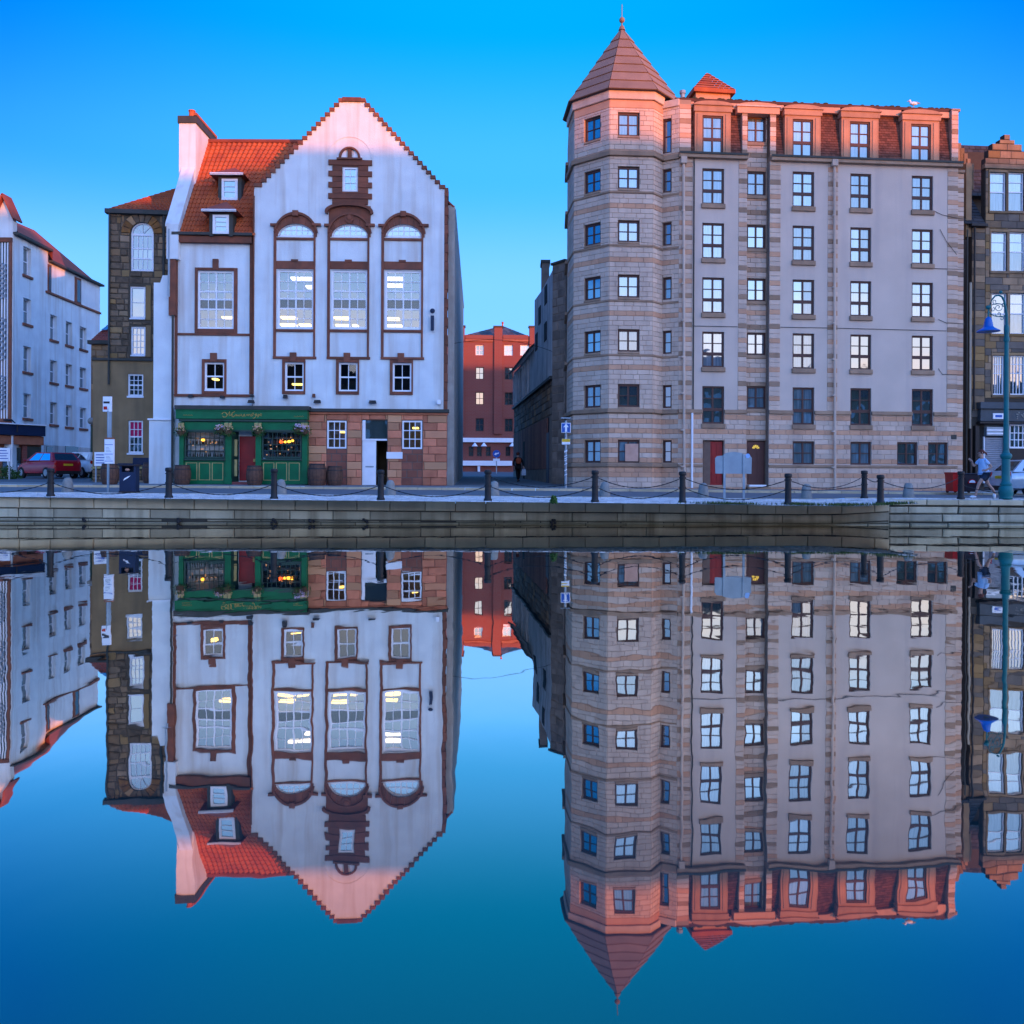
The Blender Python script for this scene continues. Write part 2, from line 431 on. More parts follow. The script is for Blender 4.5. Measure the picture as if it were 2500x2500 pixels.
# water: a dark river whose mirror strength falls with the angle of view
m = bpy.data.materials.new('still_water'); m.use_nodes = True; t = m.node_tree; t.nodes.clear()
out = N(t, 'ShaderNodeOutputMaterial'); gl = N(t, 'ShaderNodeBsdfGlossy'); gl.inputs['Roughness'].default_value = .013
gl.inputs['Color'].default_value = (1.0, .90, .77, 1)
df = N(t, 'ShaderNodeBsdfDiffuse'); df.inputs['Color'].default_value = (.008, .050, .055, 1)
g = N(t, 'ShaderNodeNewGeometry')
mp = N(t, 'ShaderNodeMapping'); mp.inputs['Scale'].default_value = (1.0, .55, 1); L(t, g.outputs['Position'], mp.inputs['Vector'])
n1 = N(t, 'ShaderNodeTexNoise'); n1.inputs['Scale'].default_value = 1.5; n1.inputs['Detail'].default_value = 2.0; n1.inputs['Roughness'].default_value = .4
L(t, mp.outputs[0], n1.inputs['Vector'])
n2 = N(t, 'ShaderNodeTexNoise'); n2.inputs['Scale'].default_value = 6.0; n2.inputs['Detail'].default_value = 1.0
L(t, mp.outputs[0], n2.inputs['Vector'])
h = mth(t, 'ADD', mth(t, 'MULTIPLY', n1.outputs[0], 1.0), mth(t, 'MULTIPLY', n2.outputs[0], .10))
bp = N(t, 'ShaderNodeBump'); bp.inputs['Strength'].default_value = 1.0; bp.inputs['Distance'].default_value = .0018
L(t, h, bp.inputs['Height']); L(t, bp.outputs[0], gl.inputs['Normal'])
fr = N(t, 'ShaderNodeFresnel'); fr.inputs[0].default_value = 1.33
fac = mth(t, 'MINIMUM', mth(t, 'MULTIPLY', fr.outputs[0], 4.5), .93)
mx = N(t, 'ShaderNodeMixShader'); L(t, fac, mx.inputs[0]); L(t, df.outputs[0], mx.inputs[1]); L(t, gl.outputs[0], mx.inputs[2])
L(t, mx.outputs[0], out.inputs[0])
M_water = m

# ---------------------------------------------------------------- building helpers
def wall(face, name, outline, holes, mt, parent, y=0.0, reveal=.14, thick=.3, rmat=None):
    b = B()
    hp = [[(h[0], h[2]), (h[1], h[2]), (h[1], h[3]), (h[0], h[3])] if not isinstance(h, list) else h for h in holes]
    loops = [outline] + hp
    flat = [p for l in loops for p in l]
    tris = tessellate_polygon([[Vector((p[0], p[1], 0)) for p in l] for l in loops])
    b.add([(p[0], y, p[1]) for p in flat], [tuple(x) for x in tris])
    n = len(outline)
    b.add([(p[0], y, p[1]) for p in outline] + [(p[0], y + thick, p[1]) for p in outline],
          [(i, (i + 1) % n, (i + 1) % n + n, i + n) for i in range(n)])
    if rmat: b.mi = 1
    for l in hp:
        n = len(l)
        b.add([(p[0], y, p[1]) for p in l] + [(p[0], y + reveal, p[1]) for p in l],
              [(i, (i + 1) % n, (i + 1) % n + n, i + n) for i in range(n)])
        
    return b.build(name, [mt, rmat] if rmat else mt, parent, face.M)

WC = {}
def window(face, parent, r, cols=(.5,), rows=(.5,), thick=(), fm=None, pm=None, y=.12, fw=.055, bw=.03, sill=None, arch=0.0, name='window', lintel=0.0, rec=0.0):
    """r = (u0,u1,z0,z1): frame with bars; children pane (and sill). thick = set of bar fractions drawn heavier"""
    u0, u1, z0, z1 = r
    w, h = round(u1 - u0, 3), round(z1 - z0, 3)
    key = (w, h, tuple(cols), tuple(rows), tuple(thick), fm.name, fw, bw, arch)
    cb = [0.0] + list(cols) + [1.0]; rb = [0.0] + list(rows) + [1.0]
    iw, ih = w - 2 * fw, h - 2 * fw
    if key not in WC:
        b = B(); d = .05
        b.box(0, w, -d, .02, 0, fw); b.box(0, w, -d, .02, h - fw, h)
        b.box(0, fw, -d + .002, .02, fw, h - fw); b.box(w - fw, w, -d + .002, .02, fw, h - fw)
        for c in cols:
            k = bw * (2.2 if ('c', c) in thick else 1) / 2
            b.box(fw + iw * c - k, fw + iw * c + k, -.03, .015, fw, h - fw)
        for q in rows:
            k = bw * ((4.0 if ('r2', q) in thick else 2.2) if ('r', q) in thick or ('r2', q) in thick else 1) / 2
            b.box(fw, w - fw, -.036, .012, fw + ih * q - k, fw + ih * q + k)
        WC[key] = b.mesh(name, fm)
    M = face.M @ T(u0, y, z0)
    o = put(name, WC[key], parent, M)
    for i in range(len(cb) - 1):
        for j in range(len(rb) - 1):
            pw, ph = iw * (cb[i + 1] - cb[i]), ih * (rb[j + 1] - rb[j])
            m_ = pm(i, j) if callable(pm) else pm
            k2 = ('pane', round(pw, 3), round(ph, 3), m_.name)
            if k2 not in WC:
                WC[k2] = B().add([(0, 0, 0), (pw, 0, 0), (pw, 0, ph), (0, 0, ph)], [(0, 1, 2, 3)]).mesh('pane', m_)
            tilt = Matrix.Rotation(random.uniform(-.006, .006), 4, 'X') @ RZ(random.uniform(-.006, .006))
            put('pane', WC[k2], o, M @ T(fw + iw * cb[i], 0.0, fw + ih * rb[j]) @ tilt)
    if sill:
        sm, sh, so = sill
        k3 = ('sill', w, sh, so, sm.name, y)
        if k3 not in WC: WC[k3] = B().bbox(-so, w + so, -y - .07, -.03, -sh, 0).mesh('sill', sm)
        put('sill', WC[k3], o, M)
    return o

def sub_rects(r, holes):
    out = [r]
    for h in holes:
        nx = []
        for a in out:
            if a[1] <= h[0] or a[0] >= h[1] or a[3] <= h[2] or a[2] >= h[3]: nx.append(a); continue
            if a[0] < h[0]: nx.append((a[0], h[0], a[2], a[3]))
            if a[1] > h[1]: nx.append((h[1], a[1], a[2], a[3]))
            x0, x1 = max(a[0], h[0]), min(a[1], h[1])
            if a[2] < h[2]: nx.append((x0, x1, a[2], h[2]))
            if a[3] > h[3]: nx.append((x0, x1, h[3], a[3]))
        out = nx
    return out
def ashlar(face, u0, u1, z0, z1, ch, bl, holes=(), kind=lambda k, z: 0, y=0.0, jit=.25, anchor=None):
    out = []
    a = anchor if anchor is not None else z0
    k = math.floor((z0 - a) / ch + 1e-6)
    while a + k * ch < z1 - .03:
        za, zb = max(z0, a + k * ch), min(z1, a + (k + 1) * ch)
        n = max(1, round((u1 - u0) / bl)); off = .5 if (k % 2 and n > 1) else 0
        cuts = [u0] + [u0 + (i + off + random.uniform(-jit, jit) * (n > 2)) * (u1 - u0) / n for i in range(1 if not off else 0, n) if i + off > 0] + [u1]
        for c0, c1 in zip(cuts, cuts[1:]):
            for s in sub_rects((c0, c1, za, zb), holes):
                if s[1] - s[0] > .05 and s[3] - s[2] > .05: out.append((face, y, s, kind(k, za)))
        k += 1
    return out
def emit_blocks(parent, blks, mats, name='ashlar_block', maxn=300, gap=.011, proud=.022, ch=.012):
    blks = sorted(blks, key=lambda q: q[2][2])
    rest = [B() for _ in mats]; big = B(); Pi = WM[parent.name].inverted()
    for i, (fc, y, s, k) in enumerate(blks):
        w, h = round(s[1] - s[0] - gap, 2), round(s[3] - s[2] - gap, 3)
        if i < maxn:
            key = ('blk', w, h, mats[k].name, proud)
            if key not in WC: WC[key] = B().bbox(0, w, -proud, .01, 0, h, ch).mesh(name, mats[k])
            put(name, WC[key], parent, fc.M @ T(s[0] + gap / 2, y, s[2] + gap / 2))
        else:
            tb = B().bbox(s[0] + gap / 2, s[1] - gap / 2, y - proud, y + .01, s[2] + gap / 2, s[3] - gap / 2, ch)
            A = Pi @ fc.M
            big.mi = k
            big.add([A @ Vector(v) for v in tb.v], tb.f)
    if big.v:
        o = big.build('upper_blocks', mats, parent, WM[parent.name]); o['kind'] = 'stuff'
def band(face, parent, name, r, mt, y0=-.06, y1=.02, ch=.012):
    return B().bbox(r[0], r[1], y0, y1, r[2], r[3], ch).build(name, mt, parent, face.M)
def rubble(face, parent, u0, u1, z0, z1, mats, holes=(), hr=(.22, .38), wr=(.28, .7), y=0.0, name='rubble_stone', maxn=300, proud=.05):
    z, out = z0, []
    while z < z1 - .1:
        h = min(random.uniform(*hr), z1 - z); u = u0
        while u < u1 - .08:
            w = min(random.uniform(*wr), u1 - u)
            for s in sub_rects((u, u + w, z, z + h), holes):
                if s[1] - s[0] > .09 and s[3] - s[2] > .09: out.append(s)
            u += w
        z += h
    out.sort(key=lambda s: -(s[1] - s[0]) * (s[3] - s[2]))
    rest = B()
    for i, s in enumerate(out):
        g = .015; j = lambda k=.03: random.uniform(-k, k)
        w, h = s[1] - s[0] - g, s[3] - s[2] - g
        pr = proud * random.uniform(.4, 1.3); c = .035
        q = [(0 + abs(j()), abs(j())), (w - abs(j()), abs(j())), (w - abs(j()), h - abs(j())), (abs(j()), h - abs(j()))]
        cx, cz = w / 2, h / 2
        f = [(cx + (a - cx) * (1 - 2 * c / max(w, .1)), cz + (b_ - cz) * (1 - 2 * c / max(h, .1))) for a, b_ in q]
        vs = [(a, .01, b_) for a, b_ in q] + [(a, -pr * .6, b_) for a, b_ in q] + [(a, -pr, b_) for a, b_ in f]
        fs = [(0, 1, 5, 4), (1, 2, 6, 5), (2, 3, 7, 6), (3, 0, 4, 7), (4, 5, 9, 8), (5, 6, 10, 9), (6, 7, 11, 10), (7, 4, 8, 11), (8, 9, 10, 11)]
        mt = random.choice(mats)
        if i < maxn:
            B().add(vs, fs).build(name, mt, parent, face.M @ T(s[0], y, s[2]))
        else:
            rest.add([(a + s[0], b_ + y, c_ + s[2]) for a, b_, c_ in vs], fs)
    if rest.v:
        o = rest.build('small_' + name + 's', mats[0], parent, face.M); o['kind'] = 'stuff'
def pantiles(name, e0, e1, r1, r0, mt, parent, pu=.24, pv=.30, amp=.035, stuff=True):
    """roof quad e0-e1 eaves, r0-r1 ridge (world points), rolled tiles as relief"""
    e0, e1, r0, r1 = map(Vector, (e0, e1, r0, r1))
    nrm = (e1 - e0).cross(r0 - e0).normalized()
    if nrm.z < 0: nrm = -nrm
    W_, H_ = max((e1 - e0).length, (r1 - r0).length), ((r0 + r1) / 2 - (e0 + e1) / 2).length
    nu, nv = max(2, int(W_ / pu)), max(2, int(H_ / pv))
    us = [(i + k / 4) / nu for i in range(nu) for k in range(4)] + [1.0]
    b = B(); vs, fs = [], []
    for j in range(nv):
        for e in (0, 1):
            v = (j + e) / nv; lift = amp * .9 * (1 - e)
            for i, u in enumerate(us):
                p = (e0 * (1 - u) + e1 * u) * (1 - v) + (r0 * (1 - u) + r1 * u) * v
                vs.append(p + nrm * (amp * math.sin(2 * math.pi * u * nu) + lift))
    n = len(us)
    for j in range(nv):
        for i in range(n - 1):
            a = j * 2 * n + i
            fs.append((a, a + 1, a + n + 1, a + n))
            if j: fs.append((a - n, a - n + 1, a + 1, a))
    b.add(vs, fs)
    M = WM[parent.name]
    b.v = [tuple(M.inverted() @ Vector(p)) for p in b.v]
    o = b.build(name, mt, parent, M)
    if stuff: o['kind'] = 'stuff'
    return o
def slates(name, e0, e1, r1, r0, mt, parent, pu=.25, pv=.2, rows_max=80):
    e0, e1, r0, r1 = map(Vector, (e0, e1, r0, r1))
    nrm = (e1 - e0).cross(r0 - e0).normalized()
    if nrm.y > 0 and abs(nrm.y) > abs(nrm.z): nrm = -nrm
    elif nrm.z < 0 and abs(nrm.z) >= abs(nrm.y): nrm = -nrm
    H_ = ((r0 + r1) / 2 - (e0 + e1) / 2).length
    nv = max(1, min(rows_max, round(H_ / pv))); b = B()
    Mi = WM[parent.name].inverted()
    for j in range(nv):
        va, vb = j / nv, min(1, (j + 1.0) / nv)
        a, c = e0.lerp(r0, va), e1.lerp(r1, va); d, e = e1.lerp(r1, vb), e0.lerp(r0, vb)
        n = max(1, round((c - a).length / pu))
        for i in range(n):
            o_ = .5 * (j % 2) / n
            u0, u1 = max(0, i / n - o_), min(1, (i + 1) / n - o_)
            if i == n - 1: u1 = 1
            g = .04 / n
            pts = [a.lerp(c, u0 + g) + nrm * .03, a.lerp(c, u1 - g) + nrm * .03, e.lerp(d, u1 - g) + nrm * .008, e.lerp(d, u0 + g) + nrm * .008,
                   a.lerp(c, u0 + g) , a.lerp(c, u1 - g)]
            b.add([Mi @ p for p in pts], [(0, 1, 2, 3), (4, 5, 1, 0)])
    b.add([Mi @ p for p in (e0, e1, r1, r0)], [(0, 1, 2, 3)])
    o = b.build(name, mt, parent, WM[parent.name]); o['kind'] = 'stuff'
    return o
def quad(name, pts, mt, parent, thick=.0):
    Mi = WM[parent.name].inverted() if parent else Matrix.Identity(4)
    pts = [Vector(p) for p in pts]
    b = B()
    if thick:
        nrm = (pts[1] - pts[0]).cross(pts[2] - pts[0]).normalized() * thick
        n = len(pts)
        b.add([Mi @ p for p in pts] + [Mi @ (p + nrm) for p in pts], [tuple(range(n)), tuple(range(n, 2 * n))[::-1]] + [(i, (i + 1) % n, (i + 1) % n + n, i + n) for i in range(n)])
    else:
        b.add([Mi @ p for p in pts], [tuple(range(len(pts)))])
    return b.build(name, mt, parent, WM[parent.name] if parent else None)

# ---------------------------------------------------------------- setting: water, quay, street
def sheet(name, xs, ys, zf, mt, kind='structure', parent=None):
    b = B(); vs = []
    for y in ys:
        for x in xs:
            yy = y(x) if callable(y) else y
            vs.append((x, yy, zf(x, yy)))
    n = len(xs)
    fs = [(j * n + i, j * n + i + 1, (j + 1) * n + i + 1, (j + 1) * n + i) for j in range(len(ys) - 1) for i in range(n - 1)]
    o = b.add(vs, fs).build(name, mt, parent)
    if kind: o['kind'] = kind
    return o
def lin(a, b, n): return [a + (b - a) * i / n for i in range(n + 1)]

water = sheet('water', lin(-300, 300, 2), [-1.95, 29.45], lambda x, y: 0.0, M_water)
XS = lin(-60, 12.4, 40) + [12.45, 12.5] + lin(13, 60, 30)
RY0, RY1 = 31.0, 38.0
def roadz(x, y): return G(x, y) - .10 * min(1, max(0, (y - RY0) / (RY1 - RY0)))
apron = sheet('quayside_paving', XS, [lambda x: wallY(x) + .55, lambda x: (wallY(x) + .55 + RY0) / 2, RY0], lambda x, y: G(x, y) - .022, M_grout)
road = sheet('road', XS, lin(RY0, RY1, 6), lambda x, y: roadz(x, y), M_road)
pave = sheet('pavement', XS, lin(RY1 + .14, 41.5, 3), G, M_pave)
ground = sheet('ground', [-900, -300, -120] + XS + [120, 300, 900], [41.5, 44, 48, 54, 60, 70, 85, 100, 120, 300, 900], lambda x, y: G(x, y), M_ground)
# setts: rows of small granite blocks, too many and too small to tell apart singly
b = B(); y = 27.0; j = 0
rows = []
x_l, x_r = -21.0, 24.0
vs, fs = [], []
j = 0
while True:
    yo = .62 + j * .125
    if yo > 4.2: break
    x = x_l + random.uniform(0, .2)
    while x < x_r:
        w = random.uniform(.17, .26)
        yy = wallY(x) + yo
        if yy + .12 < RY0 and not (12.2 < x < 12.6):
            dz = random.uniform(-.006, .006); z = G(x, yy) + dz; c = .012
            k = len(vs)
            x0, x1, y0, y1 = x + .008, x + w - .008, yy + .008, yy + .117
            vs += [(x0, y0, z - .03), (x1, y0, z - .03), (x1, y1, z - .03), (x0, y1, z - .03), (x0 + c, y0 + c, z), (x1 - c, y0 + c, z), (x1 - c, y1 - c, z), (x0 + c, y1 - c, z)]
            fs += [(k + 4, k + 5, k + 6, k + 7), (k, k + 1, k + 5, k + 4), (k + 1, k + 2, k + 6, k + 5), (k + 3, k, k + 4, k + 7)]
        x += w
    j += 1
o = B().add(vs, fs).build('granite_setts', M_sett, apron); o['kind'] = 'stuff'
# kerb stones along the far pavement
for i in range(-24, 27):
    x0 = i * 1.0
    o = B().bbox(.008, .992, 0, .14, -.12, .0, .012).build('kerb_stone', M_cope, pave, T(x0, RY1, G(x0 + .5, RY1)))
for i in range(-22, 26):     # flush stones between apron and road
    x0 = i * 1.05
    B().box(.01, 1.04, -.12, 0, -.1, .006).build('kerb_stone', M_cope, road, T(x0, RY0 + .06, G(x0 + .5, RY0)))

# quay wall
FQ = Face(-26, wallY(-26), 12.45, wallY(12.45))
qw = thing('quay_wall', 'low grey stone quay wall of large weathered blocks with flat coping, rising straight from the water', 'quay wall', FQ.w(0, 0, 0), math.atan2(FQ.t.y, FQ.t.x))
def ztop(u): return interp(FQ.O.x + FQ.t.x * u, TE)
LQ = FQ.len
B().box(0, LQ, .06, .55, -.7, .655).build('wall_core', M_quayd, qw, FQ.M)
def stone_row(face, parent, zt, zb, depth, proud, lens, u0, u1, mt, name, skip=0.0, tops=None, c=.02, rough=0.0):
    u = u0
    while u < u1 - .1:
        w = min(random.uniform(*lens), u1 - u)
        if u1 - u - w < .3: w = u1 - u
        if random.random() >= skip:
            a0, a1 = zt(u), zt(u + w); b0, b1 = zb(u), zb(u + w); g = .009
            r0 = random.uniform(0, rough); pj = -proud + random.uniform(0, .025) + r0
            b = B()
            vs = [(g, pj + c, b0 + g - a0), (w - g, pj + c, b1 + g - a0), (w - g, pj + c, a1 - a0 - g), (g, pj + c, -g),
                  (g + c, pj, b0 + g + c - a0), (w - g - c, pj, b1 + g + c - a0), (w - g - c, pj, a1 - a0 - g - c), (g + c, pj, -g - c),
                  (g, depth, b0 + g - a0), (w - g, depth, b1 + g - a0), (w - g, depth, a1 - a0 - g * .3), (g, depth, -g * .3)]
            fs = [(4, 5, 6, 7), (0, 1, 5, 4), (1, 2, 6, 5), (2, 3, 7, 6), (3, 0, 4, 7), (3, 2, 10, 11), (0, 3, 11, 8), (1, 9, 10, 2), (0, 8, 9, 1)]
            b.add(vs, fs).build(name, mt, parent, face.M @ T(u, 0, a0))
        u += w
stone_row(FQ, qw, ztop, lambda u: ztop(u) - .355, .55, .03, (.85, 1.35), 0, LQ, M_cope, 'coping_stone')
stone_row(FQ, qw, lambda u: ztop(u) - .37, lambda u: ztop(u) - .66, .3, .0, (.8, 1.9), 0, LQ, M_quay, 'wall_stone', rough=.02)
stone_row(FQ, qw, lambda u: ztop(u) - .675, lambda u: min(.062, ztop(u) - .70), .2, .0, (.5, 1.6), 0, LQ, M_quay, 'wall_stone', skip=.05, rough=.03)
stone_row(FQ, qw, lambda u: .055, lambda u: -.3, .2, .0, (1.0, 1.9), 0, LQ, M_quay, 'footing_stone', skip=.0, rough=.02)
for px_ in (208, 440, 668, 762, 892, 1352):
    u_, _ = FQ.uz(px_, 1275)
    b = B()
    for k in range(5):
        b.ball((random.uniform(-.08, .08), -.03, random.uniform(-.07, .07)), random.uniform(.03, .06), 1, .6, 1, 8, 5)
    b.build('iron_fixing', M_black, qw, FQ.M @ T(u_, -.02, .09))
# mossy end of the wall and the return face
u1_ = LQ
b = B()
for k in range(16):
    a = k / 15
    b.ball((u1_ - 1.55 + a * 1.5, .3 + random.uniform(-.1, .1), ztop(u1_ - .2) - .10 + .035 * math.sin(a * 3.1)), random.uniform(.14, .2), 1.3, 1.1, .55, 8, 6)
b.build('moss_mound', M_moss, qw, FQ.M, smooth=True)
B().box(LQ - .02, LQ + .0, .03, 3.2, -.6, .8).build('return_wall', M_quay, qw, FQ.M)
FR = Face(12.45, 29.5, 40, 29.5)
qr = thing('quay_wall', 'set-back rough stone quay wall with a thin coping under the teal lamp post', 'quay wall', (12.45, 29.5, 0))
B().box(0, 27, .08, .6, -.7, .8).build('wall_core', M_quayd, qr, FR.M)
stone_row(FR, qr, lambda u: .85, lambda u: .66, .55, .05, (1.0, 1.5), 0, 26, M_cope, 'coping_stone')
rubble(FR, qr, 0, 13, -.3, .63, [M_quay], hr=(.26, .42), wr=(.5, 2.0), y=.07, name='wall_stone', proud=.08)
# grass between coping and setts
b = B(); vs, fs = [], []
for k in range(2600):
    c = random.choice([(8.9, .75, .45, .22), (10.15, .7, .55, .2), (6.6, .62, .9, .07), (11.5, .5, .6, .3)])
    x = c[0] + random.gauss(0, c[2] * .6); yq = wallY(min(x, 12.4)) + c[1] + random.gauss(0, c[3] * .6)
    if x > 12.3: continue
    z = G(x, yq); h = random.uniform(.03, .10); a = random.uniform(0, 3.14); i = len(vs)
    dx, dy = .012 * math.cos(a), .012 * math.sin(a); lx, ly = random.gauss(0, .02), random.gauss(0, .02)
    vs += [(x - dx, yq - dy, z - .01), (x + dx, yq + dy, z - .01), (x + lx, yq + ly, z + h)]; fs.append((i, i + 1, i + 2))
o = B().add(vs, fs).build('grass', M_grass); tag(o, kind='stuff')
b = B()
for k in range(26):
    x_, y_ = random.uniform(-3.5, 9), random.uniform(5, 25); r_ = random.uniform(.008, .03)
    a = random.uniform(0, 3.14); b.add([(x_ - r_ * math.cos(a) * 2, y_ - r_ * math.sin(a) * 2, .004), (x_ + r_ * .4, y_ - r_ * .4, .004), (x_ + r_ * math.cos(a) * 2, y_ + r_ * math.sin(a) * 2, .005), (x_ - r_ * .4, y_ + r_ * .4, .004)], [(0, 1, 2, 3)])
o = b.build('floating_debris', M_cone); o['kind'] = 'stuff'

# ---------------------------------------------------------------- opposite bank behind the camera (seen mirrored in the panes, throws the evening shade)
bank = sheet('far_bank_ground', [-900, -100, 0, 100, 900], [-900, -60, -30, -2.0], lambda x, y: .9, M_ground)
ob = thing('quay_wall', 'plain stone quay wall of the near bank behind the viewer', 'quay wall', (0, -2.0, 0))
B().box(-120, 120, -.01, .5, -1, .9).build('wall_core', M_quay, ob, T(0, -2.6, 0))
random.seed(5)
x = -75.0; k = 0
while x < 185:
    w = random.uniform(11, 17)
    if x < 77 < x + w + 4: w = 77 - x
    if x == 77: w = 6.5
    H = 21.7 + random.choice([0, 0, -.15, .1]) + (1.9 if 40 < x < 76 else 0) - (.9 if x == 77 else 0)
    y0 = -78.0; eh = H - 4.2
    hs = thing('tenement_house', '%s tenement on the bank behind the viewer, %s from the left' % (['grey', 'brown', 'slate roofed', 'tall'][k % 4], ['first', 'second', 'third', 'fourth', 'fifth', 'sixth', 'seventh', 'eighth', 'ninth', 'tenth', 'eleventh', 'twelfth', 'thirteenth', 'fourteenth', 'fifteenth', 'sixteenth', 'seventeenth', 'eighteenth', 'nineteenth', 'twentieth', 'next to last', 'last', 'last', 'last'][k]), 'house', (x, y0, .9), 0, 'tenements on the bank behind the viewer')
    B().box(0, w - .02, -8, 0, 0, eh - .9).build('wall', [M_tene, M_sandd][k % 2], hs, T(x, y0, .9))
    b = B(); b.add([(-.1, .3, eh - 1.0), (w + .1, .3, eh - 1.0), (w + .1, -2.4, H - .9), (-.1, -2.4, H - .9), (w + .1, -8.3, eh - 1.), (-.1, -8.3, eh - 1.)],
                   [(0, 1, 2, 3), (3, 2, 4, 5), (0, 3, 5), (1, 4, 2)])
    b.build('roof', M_slated, hs, T(x, y0, .9))
    b = B()
    for i in range(int(w / 2.6)):
        for f in range(5):
            b.box(1 + i * 2.6, 2.1 + i * 2.6, .0, .05, 1 + f * 3.0, 2.9 + f * 3.0)
    o = b.build('window_row', G_dark, hs, T(x, y0, .9)); o['kind'] = 'stuff'
    x += w; k += 1
random.seed(21)

# ================================================================ THE WHITE GABLED PUB BUILDING
FP = Face.px(428, 40.3, 1100, 40.78)
MP = T(*FP.w(6, 0, 0)[:2], 1.1)
pub = thing('pub_building', 'white harled building with tall crow-stepped gable, brown stone window surrounds and orange pantiled roof', 'building', (FP.w(6, 0, 0)[0], FP.w(6, 0, 0)[1], 1.1))
def P(x, y, yy=0.0): return FP.uz(x, y, yy)
def pr(*a, y=0.0): return FP.rect(*a, y=y)
GY = -.16                                        # the gable stands a little proud
# left section
zt_l = P(520, 594)[1]; zb = .95
tall_l = pr(483, 661, 571, 803); small_l = pr(500, 885, 547.5, 952)
ul0, ul1 = P(428, 800)[0], P(617, 800)[0]
wall(FP, 'wall', [(ul0, zb), (ul1, zb), (ul1, zt_l), (ul0, zt_l)], [tall_l, small_l], M_harl, pub)
band(FP, pub, 'cornice', pr(426, 579, 617, 595), M_trim, -.22)
band(FP, pub, 'gutter', pr(424, 571, 619, 578), M_lead, -.32)
band(FP, pub, 'quoin_strip', pr(425, 596, 434, 962), M_trim, -.05)
band(FP, pub, 'quoin_strip', pr(609.5, 596, 617, 962), M_trim, -.05)
band(FP, pub, 'string_course', pr(434.5, 814, 609, 819.5), M_trim, -.06)
band(FP, pub, 'string_course', pr(425, 962.5, 618, 969), M_trim, -.08)
def surround(o, i, name='window_surround', y=-.05, par=None, fc=None, key=None, mt=None, base=0.0):
    """brown stone frame round an opening: two jambs, lintel, sill block (each its own stone)"""
    fc = fc or FP; par = par or pub; mt = mt or M_trim
    u0, u1, z0, z1 = o; a0, a1, c0, c1 = i
    w_ = B().bbox(u0, a0 - .002, y + base, .04 + base, z0, z1).bbox(a1 + .002, u1, y + base, .04 + base, z0, z1)
    w_.bbox(a0, a1, y + base - .004, .04 + base, c1 + .002, z1).bbox(a0, a1, y + base - .012, .04 + base, z0, c0 - .002)
    s = w_.build(name, mt, par, fc.M)
    if key:
        B().bbox(key[0], key[1], y + base - .05, .02 + base, key[2], key[3]).build('keystone', mt, s, fc.M)
    return s
surround(pr(476, 654, 580, 814), tall_l, key=pr(520, 633, 534, 660))
surround(pr(493, 877, 553, 962), small_l, key=pr(514, 862, 530, 884))
COLS = (.25, .5, .75); RW = (.145, .33, .51, .655, .83)
TH = (('c', .5), ('r', .33), ('r', .51), ('r', .655))
def panes_tall(i, j):
    return G_bar if j == 2 else G_clear
FT = dict(cols=COLS, rows=RW, thick=TH, fm=M_white, pm=panes_tall, y=.10, fw=.09, bw=.03)
window(FP, pub, tall_l, **FT)
window(FP, pub, small_l, cols=(.5,), rows=(.5,), thick=(('r', .5),), fm=M_white, pm=G_bar, y=.10, fw=.07, bw=.03, sill=(M_white, .06, -.0))
# gable wall with steps
n_st = 19
gl = [(629 + (839 - 629) * i / n_st, 468 + (249 - 468) * i / n_st) for i in range(n_st + 1)]
grr = [(1083 + (880 - 1083) * i / n_st, 472 + (249 - 472) * i / n_st) for i in range(n_st + 1)]
def Pg(x, y): return FP.uz(x, y, GY)
zg0 = Pg(850, 1006)[1]
ug0, ug1 = Pg(619, 800)[0], Pg(1084, 800)[0]
out = [(ug0, .9), (ug1, .9)]
pts_r, pts_l = [Pg(*q) for q in grr], [Pg(*q) for q in gl]
pts_r[0] = (ug1, pts_r[0][1]); pts_l[0] = (ug0 + .02, pts_l[0][1])
steps = []
for i in range(n_st):
    a, c = pts_r[i], pts_r[i + 1]
    out += [(a[0], c[1] - .0)] if i else [(ug1, a[1]), (ug1, c[1])]
    out += [(c[0], c[1])]
    steps.append((c[0] - .0, a[0] + .03, c[1], 'r'))
lst = []
for i in range(n_st - 1, -1, -1):
    a, c = pts_l[i], pts_l[i + 1]
    lst += [(c[0], c[1]), (a[0], c[1])]
    steps.append((a[0] - .03, c[0], c[1], 'l'))
out += lst
out += [(ug0, pts_l[0][1])]
o2 = [out[0]]
for q in out[1:]:
    if (Vector(q) - Vector(o2[-1])).length > .004: o2.append(q)
bays = [0.0, 131.3, 262.8]
holes = []
tallw, smallw, fans = [], [], []
for k, dx in enumerate(bays):
    dy = 0.8 * k
    t_ = FP.rect(677.6 + dx, 659 + dy, 765.6 + dx, 801.5 + dy, y=GY); s_ = FP.rect(696 + dx, 884.6 + dy, 741.6 + dx, 954.5 + dy, y=GY)
    tallw.append(t_); smallw.append(s_)
    f0, f1, fz0, fz1 = FP.rect(679 + dx, 547 + dy, 767 + dx, 578 + dy, y=GY)
    arc = [(f0 + (f1 - f0) * (.5 - .5 * math.cos(math.pi * q / 12)), fz0 + .03 + (fz1 - fz0 - .03) * math.sin(math.pi * q / 12) ** .85) for q in range(13)][::-1]
    fan = [(f0, fz0), (f1, fz0)] + arc
    fans.append((f0, f1, fz0, fz1, arc)); holes += [t_, s_, fan]
attw = FP.rect(838.6, 410, 871.7, 466.5, y=GY)
holes.append(attw)
# ground floor right half: openings in the sandstone
gw1, gw2, gd = FP.rect(798.6, 1027, 846, 1095, y=GY), FP.rect(982, 1027, 1030.7, 1096, y=GY), FP.rect(884, 1026, 945, 1184, y=GY)
holes += [gw1, gw2, gd]
shop_hole = FP.rect(448, 1051, 739, 1160, y=GY)
lb = P(752, 1100)[0]
